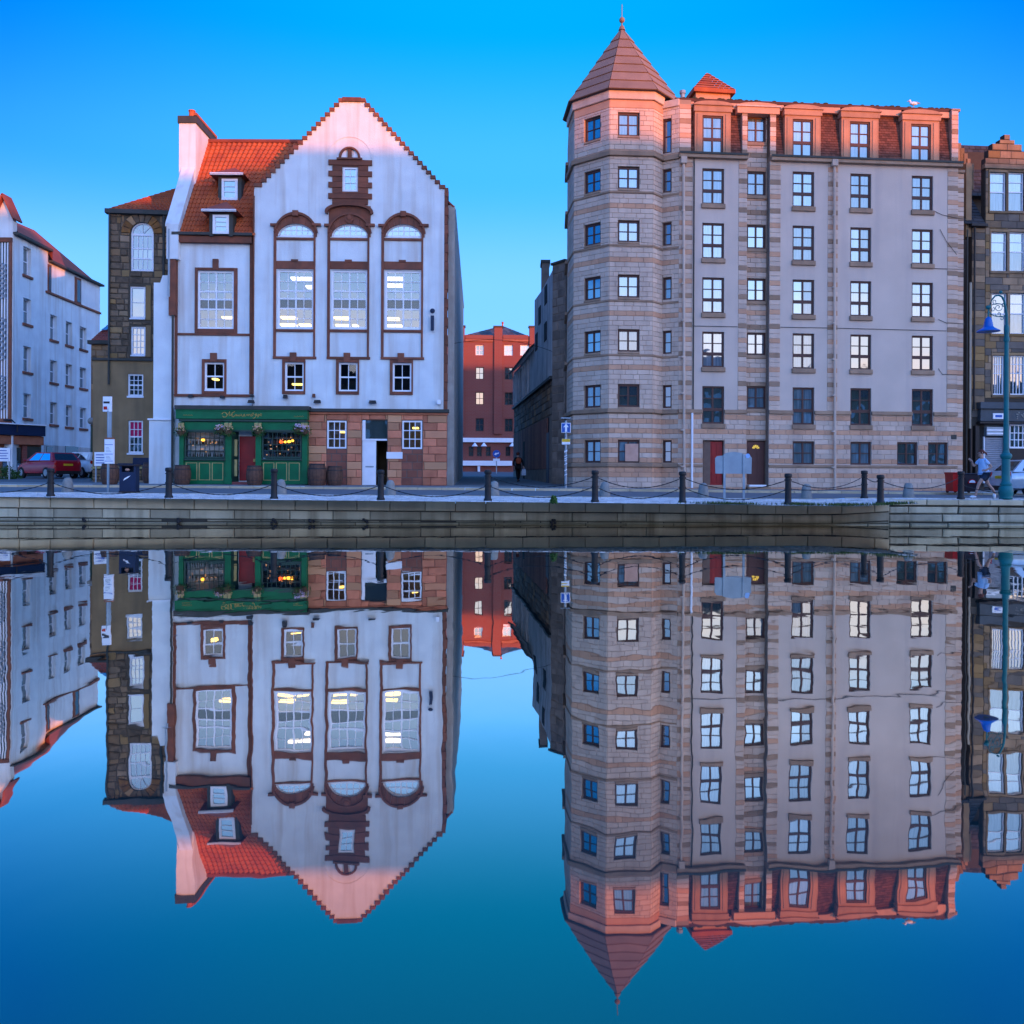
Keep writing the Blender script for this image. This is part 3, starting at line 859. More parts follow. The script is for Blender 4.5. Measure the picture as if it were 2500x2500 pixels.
# the gable polygon only spans its own width: the shop recess is behind its left part
sh = (ug0 + .05, FP.uz(742, 1100, GY)[0], .95, FP.uz(600, 1050, GY)[1])
zcb = FP.uz(920, 1004, GY)[1]
o2[0] = (ug0, zcb); o2[1] = (ug1, zcb); o2 = o2[:]
holes = [h for h in holes if h not in (gw1, gw2, gd)]
base_l = FP.uz(745, 1100, GY)[0]
wall(FP, 'base_wall', [(base_l, .9), (FP.uz(1090, 1100, GY)[0], .9), (FP.uz(1090, 1100, GY)[0], zcb - .002), (base_l, zcb - .002)], [gw1, gw2, (gd[0], gd[1], .95, gd[3])], M_mort, pub, y=GY, reveal=.2, thick=.35)
wall(FP, 'gable_wall', o2, holes, M_harl, pub, y=GY, reveal=.2, thick=.35)
# crow steps
for (a, c, z, side_) in steps:
    B().bbox(0, c - a + .0, GY - .07, .45, -.012, .155, .012).build('crow_step', M_trim, pub, FP.M @ T(a, 0, z))
ca, cc, cz = FP.uz(836, 250, GY)[0], FP.uz(882, 250, GY)[0], FP.uz(858, 249, GY)[1]
B().bbox(ca, cc, GY - .09, .47, cz + .0, cz + .19).build('apex_stone', M_trim, pub, FP.M)
# gable edge strips
band(FP, pub, 'quoin_strip', FP.rect(617, 478, 621, 962, y=GY), M_trim, GY - .03)
q0, q1 = FP.uz(1083.5, 800, GY)[0], FP.uz(1091.5, 800, GY)[0]
zq, zqe = FP.uz(1087, 1000, GY)[1], FP.uz(1087, 474, GY)[1]
k = 0
while zq < zqe:
    h_ = .42; B().bbox(q0 + .003, q1 + (.03 if k % 2 else 0), GY - .02, .4 + (.15 if k % 2 else 0), 0, h_ - .012).build('quoin_stone', M_trim, pub, FP.M @ T(0, 0, zq)); zq += h_; k += 1
for k, dx in enumerate(bays):
    dy = 0.8 * k
    R_ = lambda x0, y0, x1, y1: FP.rect(x0 + dx, y0 + dy, x1 + dx, y1 + dy, y=GY)
    u0, _, _, zspr = R_(668.6, 548, 674, 550); _, u1, _, _ = R_(764, 548, 770.8, 550)
    f0, f1, fz0, fz1, arc = fans[k]
    bs = B(); y0 = GY - .06
    # jambs
    zb_ = R_(700, 870, 710, 875)[2]
    bs.bbox(u0, R_(668.6, 700, 674.5, 701)[1], y0, GY + .02, zb_, zspr); bs.bbox(R_(765.5, 700, 770.8, 701)[0], u1, y0, GY + .02, zb_, zspr)
    jl, jr = R_(668.6, 700, 674.5, 701)[1], R_(765.5, 700, 770.8, 701)[0]
    bs.build('jamb_stones', M_trim, pub, FP.M)
    band(FP, pub, 'lintel_band', (jl + .002, jr - .002, *R_(670, 637.5, 760, 657)[2:]), M_trim, GY - .045, GY + .02)
    band(FP, pub, 'keystone', R_(711, 633.5, 728, 640), M_trim, GY - .07, GY + .02)
    band(FP, pub, 'sill_band', (jl + .002, jr - .002, *R_(670, 804, 760, 810.5)[2:]), M_trim, GY - .07, GY + .02)
    band(FP, pub, 'sill_band', (jl + .002, jr - .002, *R_(670, 580.5, 760, 586.5)[2:]), M_trim, GY - .07, GY + .02)
    band(FP, pub, 'base_band', (R_(666.5, 870, 700, 875)[0], R_(666.5, 870, 772.5, 875)[1], *R_(670, 870.5, 760, 876.5)[2:]), M_trim, GY - .075, GY + .02)
    # arch stones round the fanlight
    am = ((f0 + f1) / 2, fz0); NS = 9
    outer_z = FP.uz(720 + dx, 522 + dy, GY)[1]
    def arcpt(a, rx, rz, cz_=fz0): return (am[0] + rx * math.cos(a), cz_ + rz * math.sin(a))
    rxi, rzi, rxo, rzo = (f1 - f0) / 2 + .01, (fz1 - fz0) + .01, (u1 - u0) / 2, outer_z - fz0
    for q in range(NS):
        a0, a1 = math.pi * q / NS + .006, math.pi * (q + 1) / NS - .006
        p_ = [arcpt(a0, rxi, rzi), arcpt(a0, rxo, rzo), arcpt((a0 + a1) / 2, rxo, rzo), arcpt(a1, rxo, rzo), arcpt(a1, rxi, rzi), arcpt((a0 + a1) / 2, rxi, rzi)]
        B().prism(p_, GY - .055, GY + .02).build('arch_stone', M_trim, pub, FP.M)
    # hood mould
    hb = B(); rr = [1.12, 1.04]
    ha = [math.pi * (q / 20) for q in range(1, 20)]
    prof_o = [arcpt(a, rxo * 1.07, rzo * 1.06) for a in ha]; prof_i = [arcpt(a, rxo * 1.0, rzo * .95) for a in ha]
    e0_, e1_ = R_(661, 548, 668, 552), R_(771, 548, 784, 552)
    hb.prism(prof_o + prof_i[::-1], GY - .14, GY - .056)
    hb.bbox(e1_[0] - .16, e1_[1], GY - .15, GY + .01, e1_[2] - .02, e1_[3] + .02); hb.bbox(e0_[0], e0_[1] + .16, GY - .15, GY + .01, e0_[2] - .02, e0_[3] + .02)
    hb.build('hood_mould', M_trim if k != 1 else M_trim, pub, FP.M)
    if k != 1: band(FP, pub, 'keystone', R_(715, 515.5, 729, 529), M_trim, GY - .17, GY - .02)
    # fanlight
    fr_ = B()
    fr_.box(f0, f1, GY + .07, GY + .12, fz0, fz0 + .10)
    for i_ in range(len(arc) - 1):
        a_, b_ = Vector(arc[i_]), Vector(arc[i_ + 1]); c_ = Vector((am[0], fz0))
        ai, bi = a_.lerp(c_, .09), b_.lerp(c_, .09)
        fr_.add([(a_.x, GY + .07, a_.y), (b_.x, GY + .07, b_.y), (bi.x, GY + .07, bi.y), (ai.x, GY + .07, ai.y)], [(0, 1, 2, 3)])
    for x_ in (-.62, -.31, 0, .31, .62):
        hh = math.sqrt(1 - x_ * x_); cx_ = am[0] + x_ * rxi; t_ = .03 if x_ == 0 else .015
        fr_.box(cx_ - t_, cx_ + t_, GY + .08, GY + .115, fz0 + .1, fz0 + rzi * hh * .95)
    fr_.box(f0 + .15, f1 - .15, GY + .083, GY + .112, fz0 + rzi * .5, fz0 + rzi * .5 + .03)
    fo = fr_.build('fanlight', M_white, pub, FP.M)
    B().prism([(f0 + .03, fz0 + .05), (f1 - .03, fz0 + .05)] + [(q[0], q[1] - .01) for q in arc], GY + .10, GY + .104).build('pane', G_blue, fo, FP.M)
    window(FP, pub, tallw[k], **{**FT, 'y': GY + .11})
    window(FP, pub, smallw[k], cols=(.5,), rows=(.5,), thick=(('r', .5),), fm=M_white, pm=G_bar, y=GY + .12, fw=.075, bw=.03, sill=(M_white, .06, 0))
    surround(R_(689, 877, 745.5, 962.5), smallw[k], fc=FP, y=-.05, base=GY, key=R_(708, 861, 724, 884))
# rooms behind the clear panes, with their lit tubes
def room(face, r, y, depth, mt, tubes, par, top=M_room):
    u0, u1, z0, z1 = r; b = B()
    ww = .35
    b.add([(u0 - ww, y, z0 - .25), (u1 + ww, y, z0 - .25), (u1 + ww, y, z1 + .12), (u0 - ww, y, z1 + .12), (u0 - ww, y + depth, z0 - .25), (u1 + ww, y + depth, z0 - .25), (u1 + ww, y + depth, z1 + .12), (u0 - ww, y + depth, z1 + .12)],
          [(4, 5, 6, 7), (0, 4, 7, 3), (1, 2, 6, 5), (3, 7, 6, 2), (0, 1, 5, 4)])
    o = b.build('room_interior', mt, par, face.M)
    for (x0, x1, yt, zf, m_) in tubes:
        za = z0 + (z1 - z0) * zf
        B().box(u0 + (u1 - u0) * x0, u0 + (u1 - u0) * x1, y + yt, y + yt + .5, za, za + .07).build('ceiling_light', m_, o, face.M)
def two_rooms(r, base, up, lo, par=pub):
    u0, u1, z0, z1 = r; h = z1 - z0
    room(FP, (u0, u1, z0, z0 + h * .36), base + .21, 1.9, M_roomw, lo, par)
    room(FP, (u0, u1, z0 + h * .47 + .28, z1), base + .21, 1.9, M_room, up, par)
    B().box(u0 - .1, u1 + .1, base + .215, base + .30, z0 + h * .33, z0 + h * .50).build('floor_slab', M_dark, par, FP.M)
two_rooms(tall_l, 0, [], [(.58, .98, .25, .62, M_glow)])
two_rooms(tallw[0], GY, [(.28, .5, .4, .78, M_cool), (.55, 1.0, .4, .78, M_cool), (.72, 1.0, .3, .42, M_cool)], [(.02, .44, .22, .58, M_glow), (.02, .46, .15, .22, M_glow), (.55, .86, .15, .22, M_glow)])
two_rooms(tallw[1], GY, [], [(.02, .44, .25, .58, M_glow), (.08, .46, .15, .2, M_glow), (.55, .7, .15, .2, M_glow)])
two_rooms(tallw[2], GY, [(.0, .46, .3, .78, M_cool), (.0, .46, .3, .5, M_cool)], [(.02, .36, .25, .56, M_glow), (.02, .44, .15, .2, M_glow)])
for r_, bs_, tb in ((small_l, 0, [(.2, .42, .3, .42, M_glow)]), (smallw[0], GY, [(.1, .9, .9, .3, M_glow)]), (smallw[1], GY, []), (smallw[2], GY, [])):
    room(FP, r_, bs_ + .2, 1.2, M_dark, tb, pub)
for r_, tb in ((gw1, [(.5, .75, .5, .6, M_glow)]), (gw2, [(.45, .75, .5, .75, M_glow)])):
    room(FP, r_, GY + .2, 1.4, M_roomw, tb, pub)
# ornate attic window with long and short blocks
z = FP.uz(855, 500, GY)[1]; zt_ = FP.uz(855, 391, GY)[1]; n_ = 8; hh = (zt_ - z) / n_
for i in range(n_):
    wide = (i % 2 == 0) if n_ % 2 else (i % 2 == 1)
    xa, xb = (802, 908.5) if wide else (811.5, 899)
    ua, ub = FP.uz(xa, 450, GY)[0], FP.uz(xb, 450, GY)[0]
    za, zc = z + i * hh + .006, z + (i + 1) * hh - .006
    for s in sub_rects((ua, ub, za, zc), [(attw[0] - .05, attw[1] + .05, attw[2] - .04, attw[3] + .04)]):
        B().bbox(s[0], s[1], GY - (.08 if wide else .055), GY + .02, s[2], s[3]).build('attic_block', M_trim, pub, FP.M)
window(FP, pub, attw, cols=(.5,), rows=(.33, .66), fm=M_white, pm=G_blue, y=GY + .05, fw=.06, bw=.025)
c0, c1, cz0, cz1 = FP.rect(823, 360, 885, 387, y=GY)
cm = (c0 + c1) / 2; rx = (c1 - c0) / 2 * .86; rz_ = cz1 - cz0
aa = [math.pi * q / 14 for q in range(15)]
B().prism([(cm + rx * math.cos(a), cz0 + rz_ * math.sin(a)) for a in aa] + [(cm + rx * .76 * math.cos(a), cz0 + .04 + (rz_ - .12) * math.sin(a)) for a in aa[::-1]], GY - .12, GY + .02).build('round_pediment', M_trim, pub, FP.M)
band(FP, pub, 'pediment_ledge', (c0, c1, cz0 - .08, cz0 + .0), M_trim, GY - .16, GY + .02)
band(FP, pub, 'pediment_mullion', (cm - .09, cm + .09, cz0, cz1 - .1), M_trim, GY - .08, GY + .02)
for s_ in (-1, 1):
    B().prism([(cm + s_ * .16, cz0 + .04), (cm + s_ * .58, cz0 + .04), (cm + s_ * .2, cz0 + .42)], GY - .03, GY + .02).build('light_opening', M_white, pub, FP.M)
# relief arc above
r1_ = 1.0
B().prism([(cm + (r1_ + .03) * math.cos(a), cz0 + (r1_ + .03) * math.sin(a)) for a in aa] + [(cm + (r1_ - .03) * math.cos(a), cz0 + (r1_ - .03) * math.sin(a)) for a in aa[::-1]], GY - .02, GY + .02).build('relief_arc', M_harl, pub, FP.M)
# panel with shield under the middle pediment
s_u0, s_u1, s_z0, s_z1 = FP.rect(803, 503, 905, 550, y=GY)
su = (s_u0 + s_u1) / 2
f0, f1, fz0, fz1, arc = fans[1]
pan = [(s_u0, s_z0), (f0 - .02, s_z0)] + [(q[0], q[1] + .42) for q in arc[::-1][1:-1]] + [(f1 + .02, s_z0), (s_u1, s_z0), (s_u1, s_z1), (s_u0, s_z1)]
B().prism(pan, GY - .035, GY + .02).build('carved_panel', M_trim, pub, FP.M)
pa = [math.pi * q / 14 for q in range(15)]
hp0, hp1, hz0, hz1 = FP.rect(794, 497.5, 912, 521, y=GY); hm = (hp0 + hp1) / 2; hr_ = (hp1 - hp0) / 2
B().prism([(hm + hr_ * math.cos(a) * (1 if 0 < q < 14 else 1.0), hz0 + (hz1 - hz0) * math.sin(a) ** .8) for q, a in enumerate(pa)] + [(hm + hr_ * .9 * math.cos(a), hz0 - .07 + (hz1 - hz0) * math.sin(a) ** .8 * .9) for a in pa[::-1]], GY - .20, GY + .0).build('hood_mould', M_trim, pub, FP.M)
sh_ = B().prism([(hm - .22, hz0 + .02), (hm - .22, hz0 - .32), (hm, hz0 - .5), (hm + .22, hz0 - .32), (hm + .22, hz0 + .02)], GY - .10, GY - .03)
sh_.ball((hm, GY - .1, hz0 - .2), .12, 1, .4, 1.2, 8, 6)
sh_.build('carved_shield', M_trim, pub, FP.M)
# sandstone ground floor right
bx0, bx1 = FP.uz(752, 1100, GY)[0], FP.uz(1091, 1100, GY)[0]
zc0, zc1 = FP.uz(920, 1007, GY)[1], FP.uz(920, 1000, GY)[1]
B().bbox(bx0 - .02, bx1 + .1, GY - .22, .0, zc0, zc1 + .02).build('cornice', M_lead, pub, FP.M)
B().bbox(bx0 - .02, bx1 + .05, GY - .12, .0, zc0 - .1, zc0 - .003).build('cornice', M_red, pub, FP.M)
hh_ = [(h[0] - .03, h[1] + .03, h[2] - .02, h[3] + .02) for h in (gw1, gw2)] + [(gd[0] - .02, gd[1] + .02, .9, gd[3] + .02)]
rec = []
for h in (gw1, gw2):
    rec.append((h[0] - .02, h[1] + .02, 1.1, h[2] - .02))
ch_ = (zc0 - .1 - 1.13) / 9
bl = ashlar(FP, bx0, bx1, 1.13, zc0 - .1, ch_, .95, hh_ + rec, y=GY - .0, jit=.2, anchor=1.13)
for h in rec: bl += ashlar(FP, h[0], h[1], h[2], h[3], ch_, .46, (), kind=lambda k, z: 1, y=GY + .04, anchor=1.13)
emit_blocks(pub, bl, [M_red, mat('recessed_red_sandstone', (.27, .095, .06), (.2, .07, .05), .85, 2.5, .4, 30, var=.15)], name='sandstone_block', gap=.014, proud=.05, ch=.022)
B().box(bx0, bx1, GY + .002, GY + .05, 1.0, zc0 - .05).build('wall_core', M_mort, pub, FP.M) if False else None
window(FP, pub, gw1, cols=(.34, .67), rows=(.33, .67), fm=M_white, pm=G_clear, y=GY + .06, fw=.07, bw=.035, sill=(M_white, .09, .01))
window(FP, pub, gw2, cols=(.34, .67), rows=(.33, .67), fm=M_white, pm=G_clear, y=GY + .06, fw=.07, bw=.035, sill=(M_white, .09, .01))
# white door: left leaf shut, right leaf open
d0, d1, dz0, dz1 = gd; dzt = FP.uz(915, 1074, GY)[1]; dm = FP.uz(917.6, 1100, GY)[0]; dz0 = FP.uz(915, 1184, GY)[1]
dr = B().box(d0, dm, GY + .06, GY + .12, dz0, dzt - .03)
dr.box(d0 + .08, dm - .08, GY + .045, GY + .06, dz0 + .95, dz0 + 1.72); dr.box(d0 + .08, dm - .08, GY + .045, GY + .06, dz0 + .15, dz0 + .75)
dro = dr.build('door', M_white, pub, FP.M); dro['label'] = 'white left door leaf, closed'
B().box(d0 + .15, dm - .1, GY + .03, GY + .05, dz0 + .80, dz0 + .86).build('letter_plate', M_grey, dro, FP.M)
tr = B().box(d0, d1, GY + .02, GY + .12, dzt - .03, dzt + .05).box(d0, d0 + .14, GY + .03, GY + .1, dzt + .05, dz1 - .03).build('door_frame', M_white, pub, FP.M)
B().box(d0 + .14, d1, GY + .1, GY + .11, dzt + .05, dz1).build('pane', G_dark, tr, FP.M)
b = B(); b.add([(dm, GY + .14, dz0), (d1, GY + .14, dz0), (d1, GY + .14, dzt), (dm, GY + .14, dzt), (dm, GY + 1.6, dz0), (d1, GY + 1.6, dz0), (d1, GY + 1.6, dzt), (dm, GY + 1.6, dzt)], [(4, 5, 6, 7), (0, 4, 7, 3), (1, 2, 6, 5), (3, 7, 6, 2), (0, 1, 5, 4)])
b.build('hallway', mat('hall_olive', (.09, .06, .03), None, .9, 3), pub, FP.M)
B().box(*FP.rect(944, 1103.6, 983, 1120, y=GY)[:2], GY - .08, GY - .052, *FP.rect(944, 1103.6, 983, 1120, y=GY)[2:]).build('wall_plaque', M_white, pub, FP.M)
# roof behind the gable and the long right side wall
apex = FP.w(FP.uz(858, 246, GY)[0], 0, FP.uz(858, 246, GY)[1] - .3)
el = FP.w(ug0 + .05, .3, pts_l[0][1] - .1); er = FP.w(ug1, .3, pts_r[0][1] - .15)
back = Vector((-.0375 * 24, 24, 0))
er_o = er + Vector((.38, 0, -.35))
quad('side_roof', [er_o, er_o + back, apex + back, apex + Vector((0, .3, 0))], M_pantd, pub, .08)
quad('side_roof', [el, el + back, apex + back, apex + Vector((0, .3, 0))], M_pantd, pub, .08)
c_ = FP.w(FP.uz(1091, 1100, GY)[0], .3, 0)
c_b = c_ + Vector((-.0375 * 24, 24, 0))
ze_ = er.z - .25
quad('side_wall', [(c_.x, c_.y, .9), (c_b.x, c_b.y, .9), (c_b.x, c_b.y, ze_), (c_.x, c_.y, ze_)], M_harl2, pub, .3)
B().tube([er_o + Vector((.03, .1, -.05)), er_o + back + Vector((.03, 0, -.05))], .09, 6).build('gutter', M_grey, pub)
WMp = None
for yy, rr_, mt_ in ((.55, .06, M_trim), (.95, .05, M_lead), (3.2, .05, M_grey), (7.0, .06, M_lead)):
    x_ = c_.x - .0375 * yy + .12
    B().tube([(x_, c_.y + yy, 1.2), (x_, c_.y + yy, ze_ - .1)], rr_, 6).build('drain_pipe', mt_, pub)
for k in range(3):
    pass
for i, z_ in enumerate((4.6, 7.6, 10.6)):
    for yy in (5.0, 9.0, 13.0, 17.5):
        x_ = c_.x - .0375 * yy + .01
        B().box(x_ - .02, x_ + .03, c_.y + yy, c_.y + yy + 1.1, z_, z_ + 1.5).build('side_window', G_dark, pub)
# left section roof
e0, e1 = at(431, 573, 40.1), at(625, 573, 40.2); r0, r1 = at(503, 347, 43.8), at(742, 347, 43.8)
e0.x = -14.98; r0.x = -14.98; r1.x = -9.2; e1.x = -11.55
e1.z = e0.z; r1.z = r0.z
rf = pantiles('roof', e0, Vector((-11.62, e1.y, e0.z)), Vector((-9.0, r1.y, r0.z)), r0, M_pant, pub, stuff=True)
rf.name = 'pantile_roof'
quad('back_roof', [r0, (-9, r1.y, r0.z), (-9, r1.y + 5, r0.z - 5), (r0.x, r0.y + 5, r0.z - 5)], M_pantd, pub, .1)
B().tube([r0 + Vector((0, 0, .05)), Vector((-9, r1.y, r0.z + .05))], .11, 8).build('ridge_tiles', M_pantd, pub)
# left gable parapet and chimney
prf = [(40.0, e0.z - 1.1), (40.0, e0.z + .35), (r0.y - .3, r0.z + .45), (r0.y + 1.0, r0.z + .2), (r0.y + 5.5, r0.z - 5), (r0.y + 5.5, 1.0), (40.35, 1.0), (40.35, e0.z - 1.1)]
b = B(); n = len(prf)
tr_ = tessellate_polygon([[Vector((p_[0], p_[1], 0)) for p_ in prf]])
b.add([(-15.5, p_[0], p_[1]) for p_ in prf] + [(-14.98, p_[0], p_[1]) for p_ in prf], [tuple(q) for q in tr_] + [tuple(i + n for i in q) for q in tr_] + [(i, (i + 1) % n, (i + 1) % n + n, i + n) for i in range(n)])
b.build('gable_parapet', M_harl, pub)
b = B(); b.add([(-15.56, 40.0, e0.z + .35), (-14.94, 40.0, e0.z + .35), (-14.94, 42.1, e0.z + .35 + (42.1 - 40) * (r0.z + .1 - e0.z) / (r0.y - 40.3)), (-15.56, 42.1, e0.z + .35 + (42.1 - 40) * (r0.z + .1 - e0.z) / (r0.y - 40.3))] , [(0, 1, 2, 3)])
b.v += [(x_, y_, z_ + .12) for x_, y_, z_ in b.v[:4]]; b.f += [[4, 5, 6, 7], [0, 1, 5, 4], [1, 2, 6, 5], [3, 0, 4, 7]]; b.m += [0] * 4
b.build('parapet_coping', M_harl, pub)
chz = at(454, 301, 42.0).z
ch = B().box(-15.7, -14.92, 42.0, 44.7, 13.5, chz).build('chimney', M_harl, pub)
B().bbox(-15.76, -14.86, 41.94, 44.76, chz, chz + .34).build('chimney_cap', M_lead, ch)
cp = B()
for k in range(1):
    cp.lathe([(.17, 0), (.15, .1), (.14, .38), (.17, .42), (.16, .46)], 10, (-15.28, 42.5 + k * .8, chz + .34))
cp.build('chimney_pot', M_pant, ch)
B().box(-15.0, -14.84, 41.9, 44.8, chz + .34, chz + .46).build('ridge_flashing', M_pant, ch)
# dormers
def dormer(wx0, wy0, wx1, wy1, ex0, ex1, ey, ax, ay, D, name_):
    f = Face((ex0 - CX) / F * D, D, (ex1 - CX) / F * D, D + .02)
    r = f.rect(wx0, wy0, wx1, wy1)
    u0, u1 = f.rect(wx0 - 9, wy0, wx1 + 9, wy1)[:2]; ztop_ = f.uz(ax, ey + 1)[1]
    b = B(); b.box(u0, r[0], 0, .1, r[2] - .1, ztop_); b.box(r[1], u1, 0, .1, r[2] - .1, ztop_); b.box(r[0], r[1], 0, .1, r[3], ztop_)
    b.box(u0, u0 + .08, .1, 2.4, r[2] + .1, ztop_); b.box(u1 - .08, u1, .1, 2.4, r[2] + .1, ztop_)
    d = b.build('dormer', M_lead, pub, f.M)
    o = window(f, d, r, cols=(), rows=(.36, .68), fm=M_white, pm=G_blue, y=.0, fw=.11, bw=.03)
    ua, ub = f.uz(ex0, ey)[0], f.uz(ex1, ey)[0]; za = f.uz(ax, ay)[1]; um = (u0 + u1) / 2
    B().box(ua + .05, ub - .05, -.28, -.2, ztop_, ztop_ + .1).build('fascia', M_white, d, f.M)
    b = B()
    p_ = [(ua, -.3, ztop_ + .04), (ub, -.3, ztop_ + .04), (um, .75, za), (ua, 2.6, ztop_ + .04), (ub, 2.6, ztop_ + .04), (um, 2.6, za)]
    b.add(p_, [(0, 1, 2), (0, 2, 5, 3), (1, 4, 5, 2), (0, 3, 4, 1)])
    b.build('dormer_roof', M_pantd, d, f.M)
dormer(541.7, 437, 580.5, 489, 514, 600, 430, 571, 396, 41.45, 'dormer')
dormer(520, 525, 559, 571, 493, 583, 519, 549.5, 480, 40.05, 'dormer')
# small wall fittings
def floodlight(px_, py_, w=.3, h=.17, mt_=M_black, y=None, lab=None, nm='wall_floodlight', ct='light'):
    y = GY if y is None else y
    u, z = FP.uz(px_, py_, y)
    o = B().box(-w / 2, w / 2, -.22, -.06, -h / 2, h / 2, .8, .7).box(-.03, .03, -.08, .0, -.03, .03).build(nm, mt_, pub, FP.M @ T(u, y, z))
for a in ((468, 967.6, .22, .13), (545, 970, .2, .13), (617, 967, .2, .12), (615, 981, .3, .14), (698, 969, .2, .16), (776, 981, .32, .14), (910.5, 982, .34, .14)):
    floodlight(*a, y=(0 if a[0] < 600 else GY))
floodlight(767.5, 966.6, .14, .16, M_trim)
floodlight(1072, 982, .16, .2, M_white, nm='security_camera')
u, z = FP.uz(1056, 790, GY)
si = B().box(-.075, .075, -.2, -.08, -.33, .33)
si.ball((0, -.14, .55), .115, 1, .5, 1, 12, 8).box(-.02, .02, -.12, .0, -.2, -.16).box(-.02, .02, -.12, .0, .2, .24)
si.build('information_symbol_sign', M_navy, pub, FP.M @ T(u, GY, z))

# ---- the green pub front
SY = GY - .38
FS = FP
sf = thing('pub_shopfront', 'dark green wooden pub front with gold script on its fascia and a red door', 'shopfront', tuple(FP.w(FP.uz(590, 1100, SY)[0], SY, 1.12)), math.atan2(FP.t.y, FP.t.x))
def sr_(x0, y0, x1, y1): return FP.rect(x0, y0, x1, y1, y=SY)
r = sr_(429, 991, 756, 1001); B().bbox(r[0], r[1], SY - .2, SY + .45, r[2], r[3]).build('cornice', M_lead, sf, FP.M)
r = sr_(431, 1002, 752, 1023.5); fas = B().bbox(r[0], r[1], SY - .12, SY + .4, r[2], r[3]).build('fascia', M_green, sf, FP.M)
B().box(r[0], r[1], SY - .16, SY - .12, r[3] - .035, r[3] + .02).build('fascia_trim', M_green, sf, FP.M)
r2 = sr_(437, 1024, 750, 1029.5); B().bbox(r2[0], r2[1], SY - .06, SY + .4, r2[2], r2[3]).build('fascia_moulding', M_dgreen, sf, FP.M)
zb0 = FP.uz(590, 1182, SY)[1]
for (a, c) in ((438, 449), (550.5, 565.5), (624, 638), (737.5, 750.5)):
    q = sr_(a, 1030, c, 1181)
    pb = B().bbox(q[0], q[1], SY - .05, SY + .4, zb0, q[3])
    pb.bbox(q[0] - .03, q[1] + .03, SY - .09, SY, zb0, zb0 + .3); pb.build('pilaster', M_green, sf, FP.M)
    B().bbox(q[0] - .02, q[1] + .02, SY - .16, SY - .05, q[3] - .32, q[3] - .05).build('pilaster_bracket', M_cream, sf, FP.M)
for (a, c) in ((449.3, 550.2), (565.8, 623.7), (638.3, 737.2)):
    q = sr_(a, 1030, c, 1051)
    B().bbox(q[0], q[1], SY + .02, SY + .1, q[2], q[3]).build('header_panel', M_green, sf, FP.M)
    B().box(q[0], q[1], SY - .02, SY + .02, q[2] - .05, q[2] + .03).build('transom_rail', M_dgreen, sf, FP.M)
for wi, (a, c) in enumerate(((449.3, 550.2), (638.3, 737.2))):
    q = sr_(a, 1052.5, c, 1118)
    o = window(FP, sf, (q[0] + .02, q[1] - .02, q[2], q[3]), cols=tuple(i / 8 for i in range(1, 8)), rows=(.25, .5, .75), fm=M_dgreen, pm=G_bar, y=SY + .06, fw=.06, bw=.022)
    # interior
    b = B(); u0, u1, z0, z1 = q; yb = SY + 1.3
    b.add([(u0, SY + .13, z0), (u1, SY + .13, z0), (u1, SY + .13, z1), (u0, SY + .13, z1), (u0, yb, z0), (u1, yb, z0), (u1, yb, z1), (u0, yb, z1)], [(4, 5, 6, 7), (0, 4, 7, 3), (1, 2, 6, 5), (3, 7, 6, 2), (0, 1, 5, 4)])
    b.build('bar_interior', M_dark, sf, FP.M)
    b = B()
    for row in range(4):
        for k in range(16):
            uu = u0 + .1 + k * (u1 - u0 - .2) / 16 + random.uniform(0, .05); zz_ = z0 + .03 + row * .3
            b.lathe([(.03, 0), (.03, .13), (.012, .17), (.012, .22)], 6, (uu, SY + .5 + .25 * (row % 2), zz_))
        b.box(u0 + .03, u1 - .03, SY + .42, SY + .85, z0 + row * .3, z0 + .02 + row * .3)
    o = b.build('bottles_on_shelves', M_bott, sf, FP.M); o['kind'] = 'stuff'
    b = B()
    for k in range(14):
        b.ball((u0 + random.uniform(.15, 1.7), SY + .35, z0 + random.uniform(.05, 1.1)), .035, 1, 1, 1, 6, 4)
    o = b.build('fairy_lights', mat('dim_amber_lights%d' % wi, (1, .5, .2), None, .5, 3, emit=(1, .5, .2, .55)), sf, FP.M); o['kind'] = 'stuff'
for (px_, py_, m_, r_) in ((496, 1074, M_amber, .075), (687, 1079, M_ember, .08), (697, 1079, M_amber, .06), (706, 1078, M_amber, .07), (714, 1076, M_amber, .06)):
    u, z = FP.uz(px_, py_, SY + .3)
    B().ball((0, 0, 0), r_, 1.2, 1, .9, 10, 8).build('bar_lamp', m_, sf, FP.M @ T(u, SY + .3, z))
for (a, c) in ((449.3, 550.2), (638.3, 737.2)):
    q = sr_(a, 1119, c, 1181)
    st = B().bbox(q[0], q[1], SY + .03, SY + .12, zb0, q[3] - .1).build('stall_riser', M_green, sf, FP.M)
    B().bbox(q[0], q[1], SY - .06, SY + .12, q[3] - .1, q[3]).build('window_ledge', M_dgreen, sf, FP.M)
    w3 = (q[1] - q[0] - .1) / 3
    for k in range(3):
        x0 = q[0] + .07 + k * w3; x1 = x0 + w3 - .07; za, zc = zb0 + .17, q[3] - .19
        b = B().box(x0, x1, SY + .015, SY + .03, za, za + .028).box(x0, x1, SY + .015, SY + .03, zc - .028, zc).box(x0, x0 + .035, SY + .014, SY + .03, za, zc).box(x1 - .035, x1, SY + .014, SY + .03, za, zc)
        b.build('panel_border', M_cream, st, FP.M)
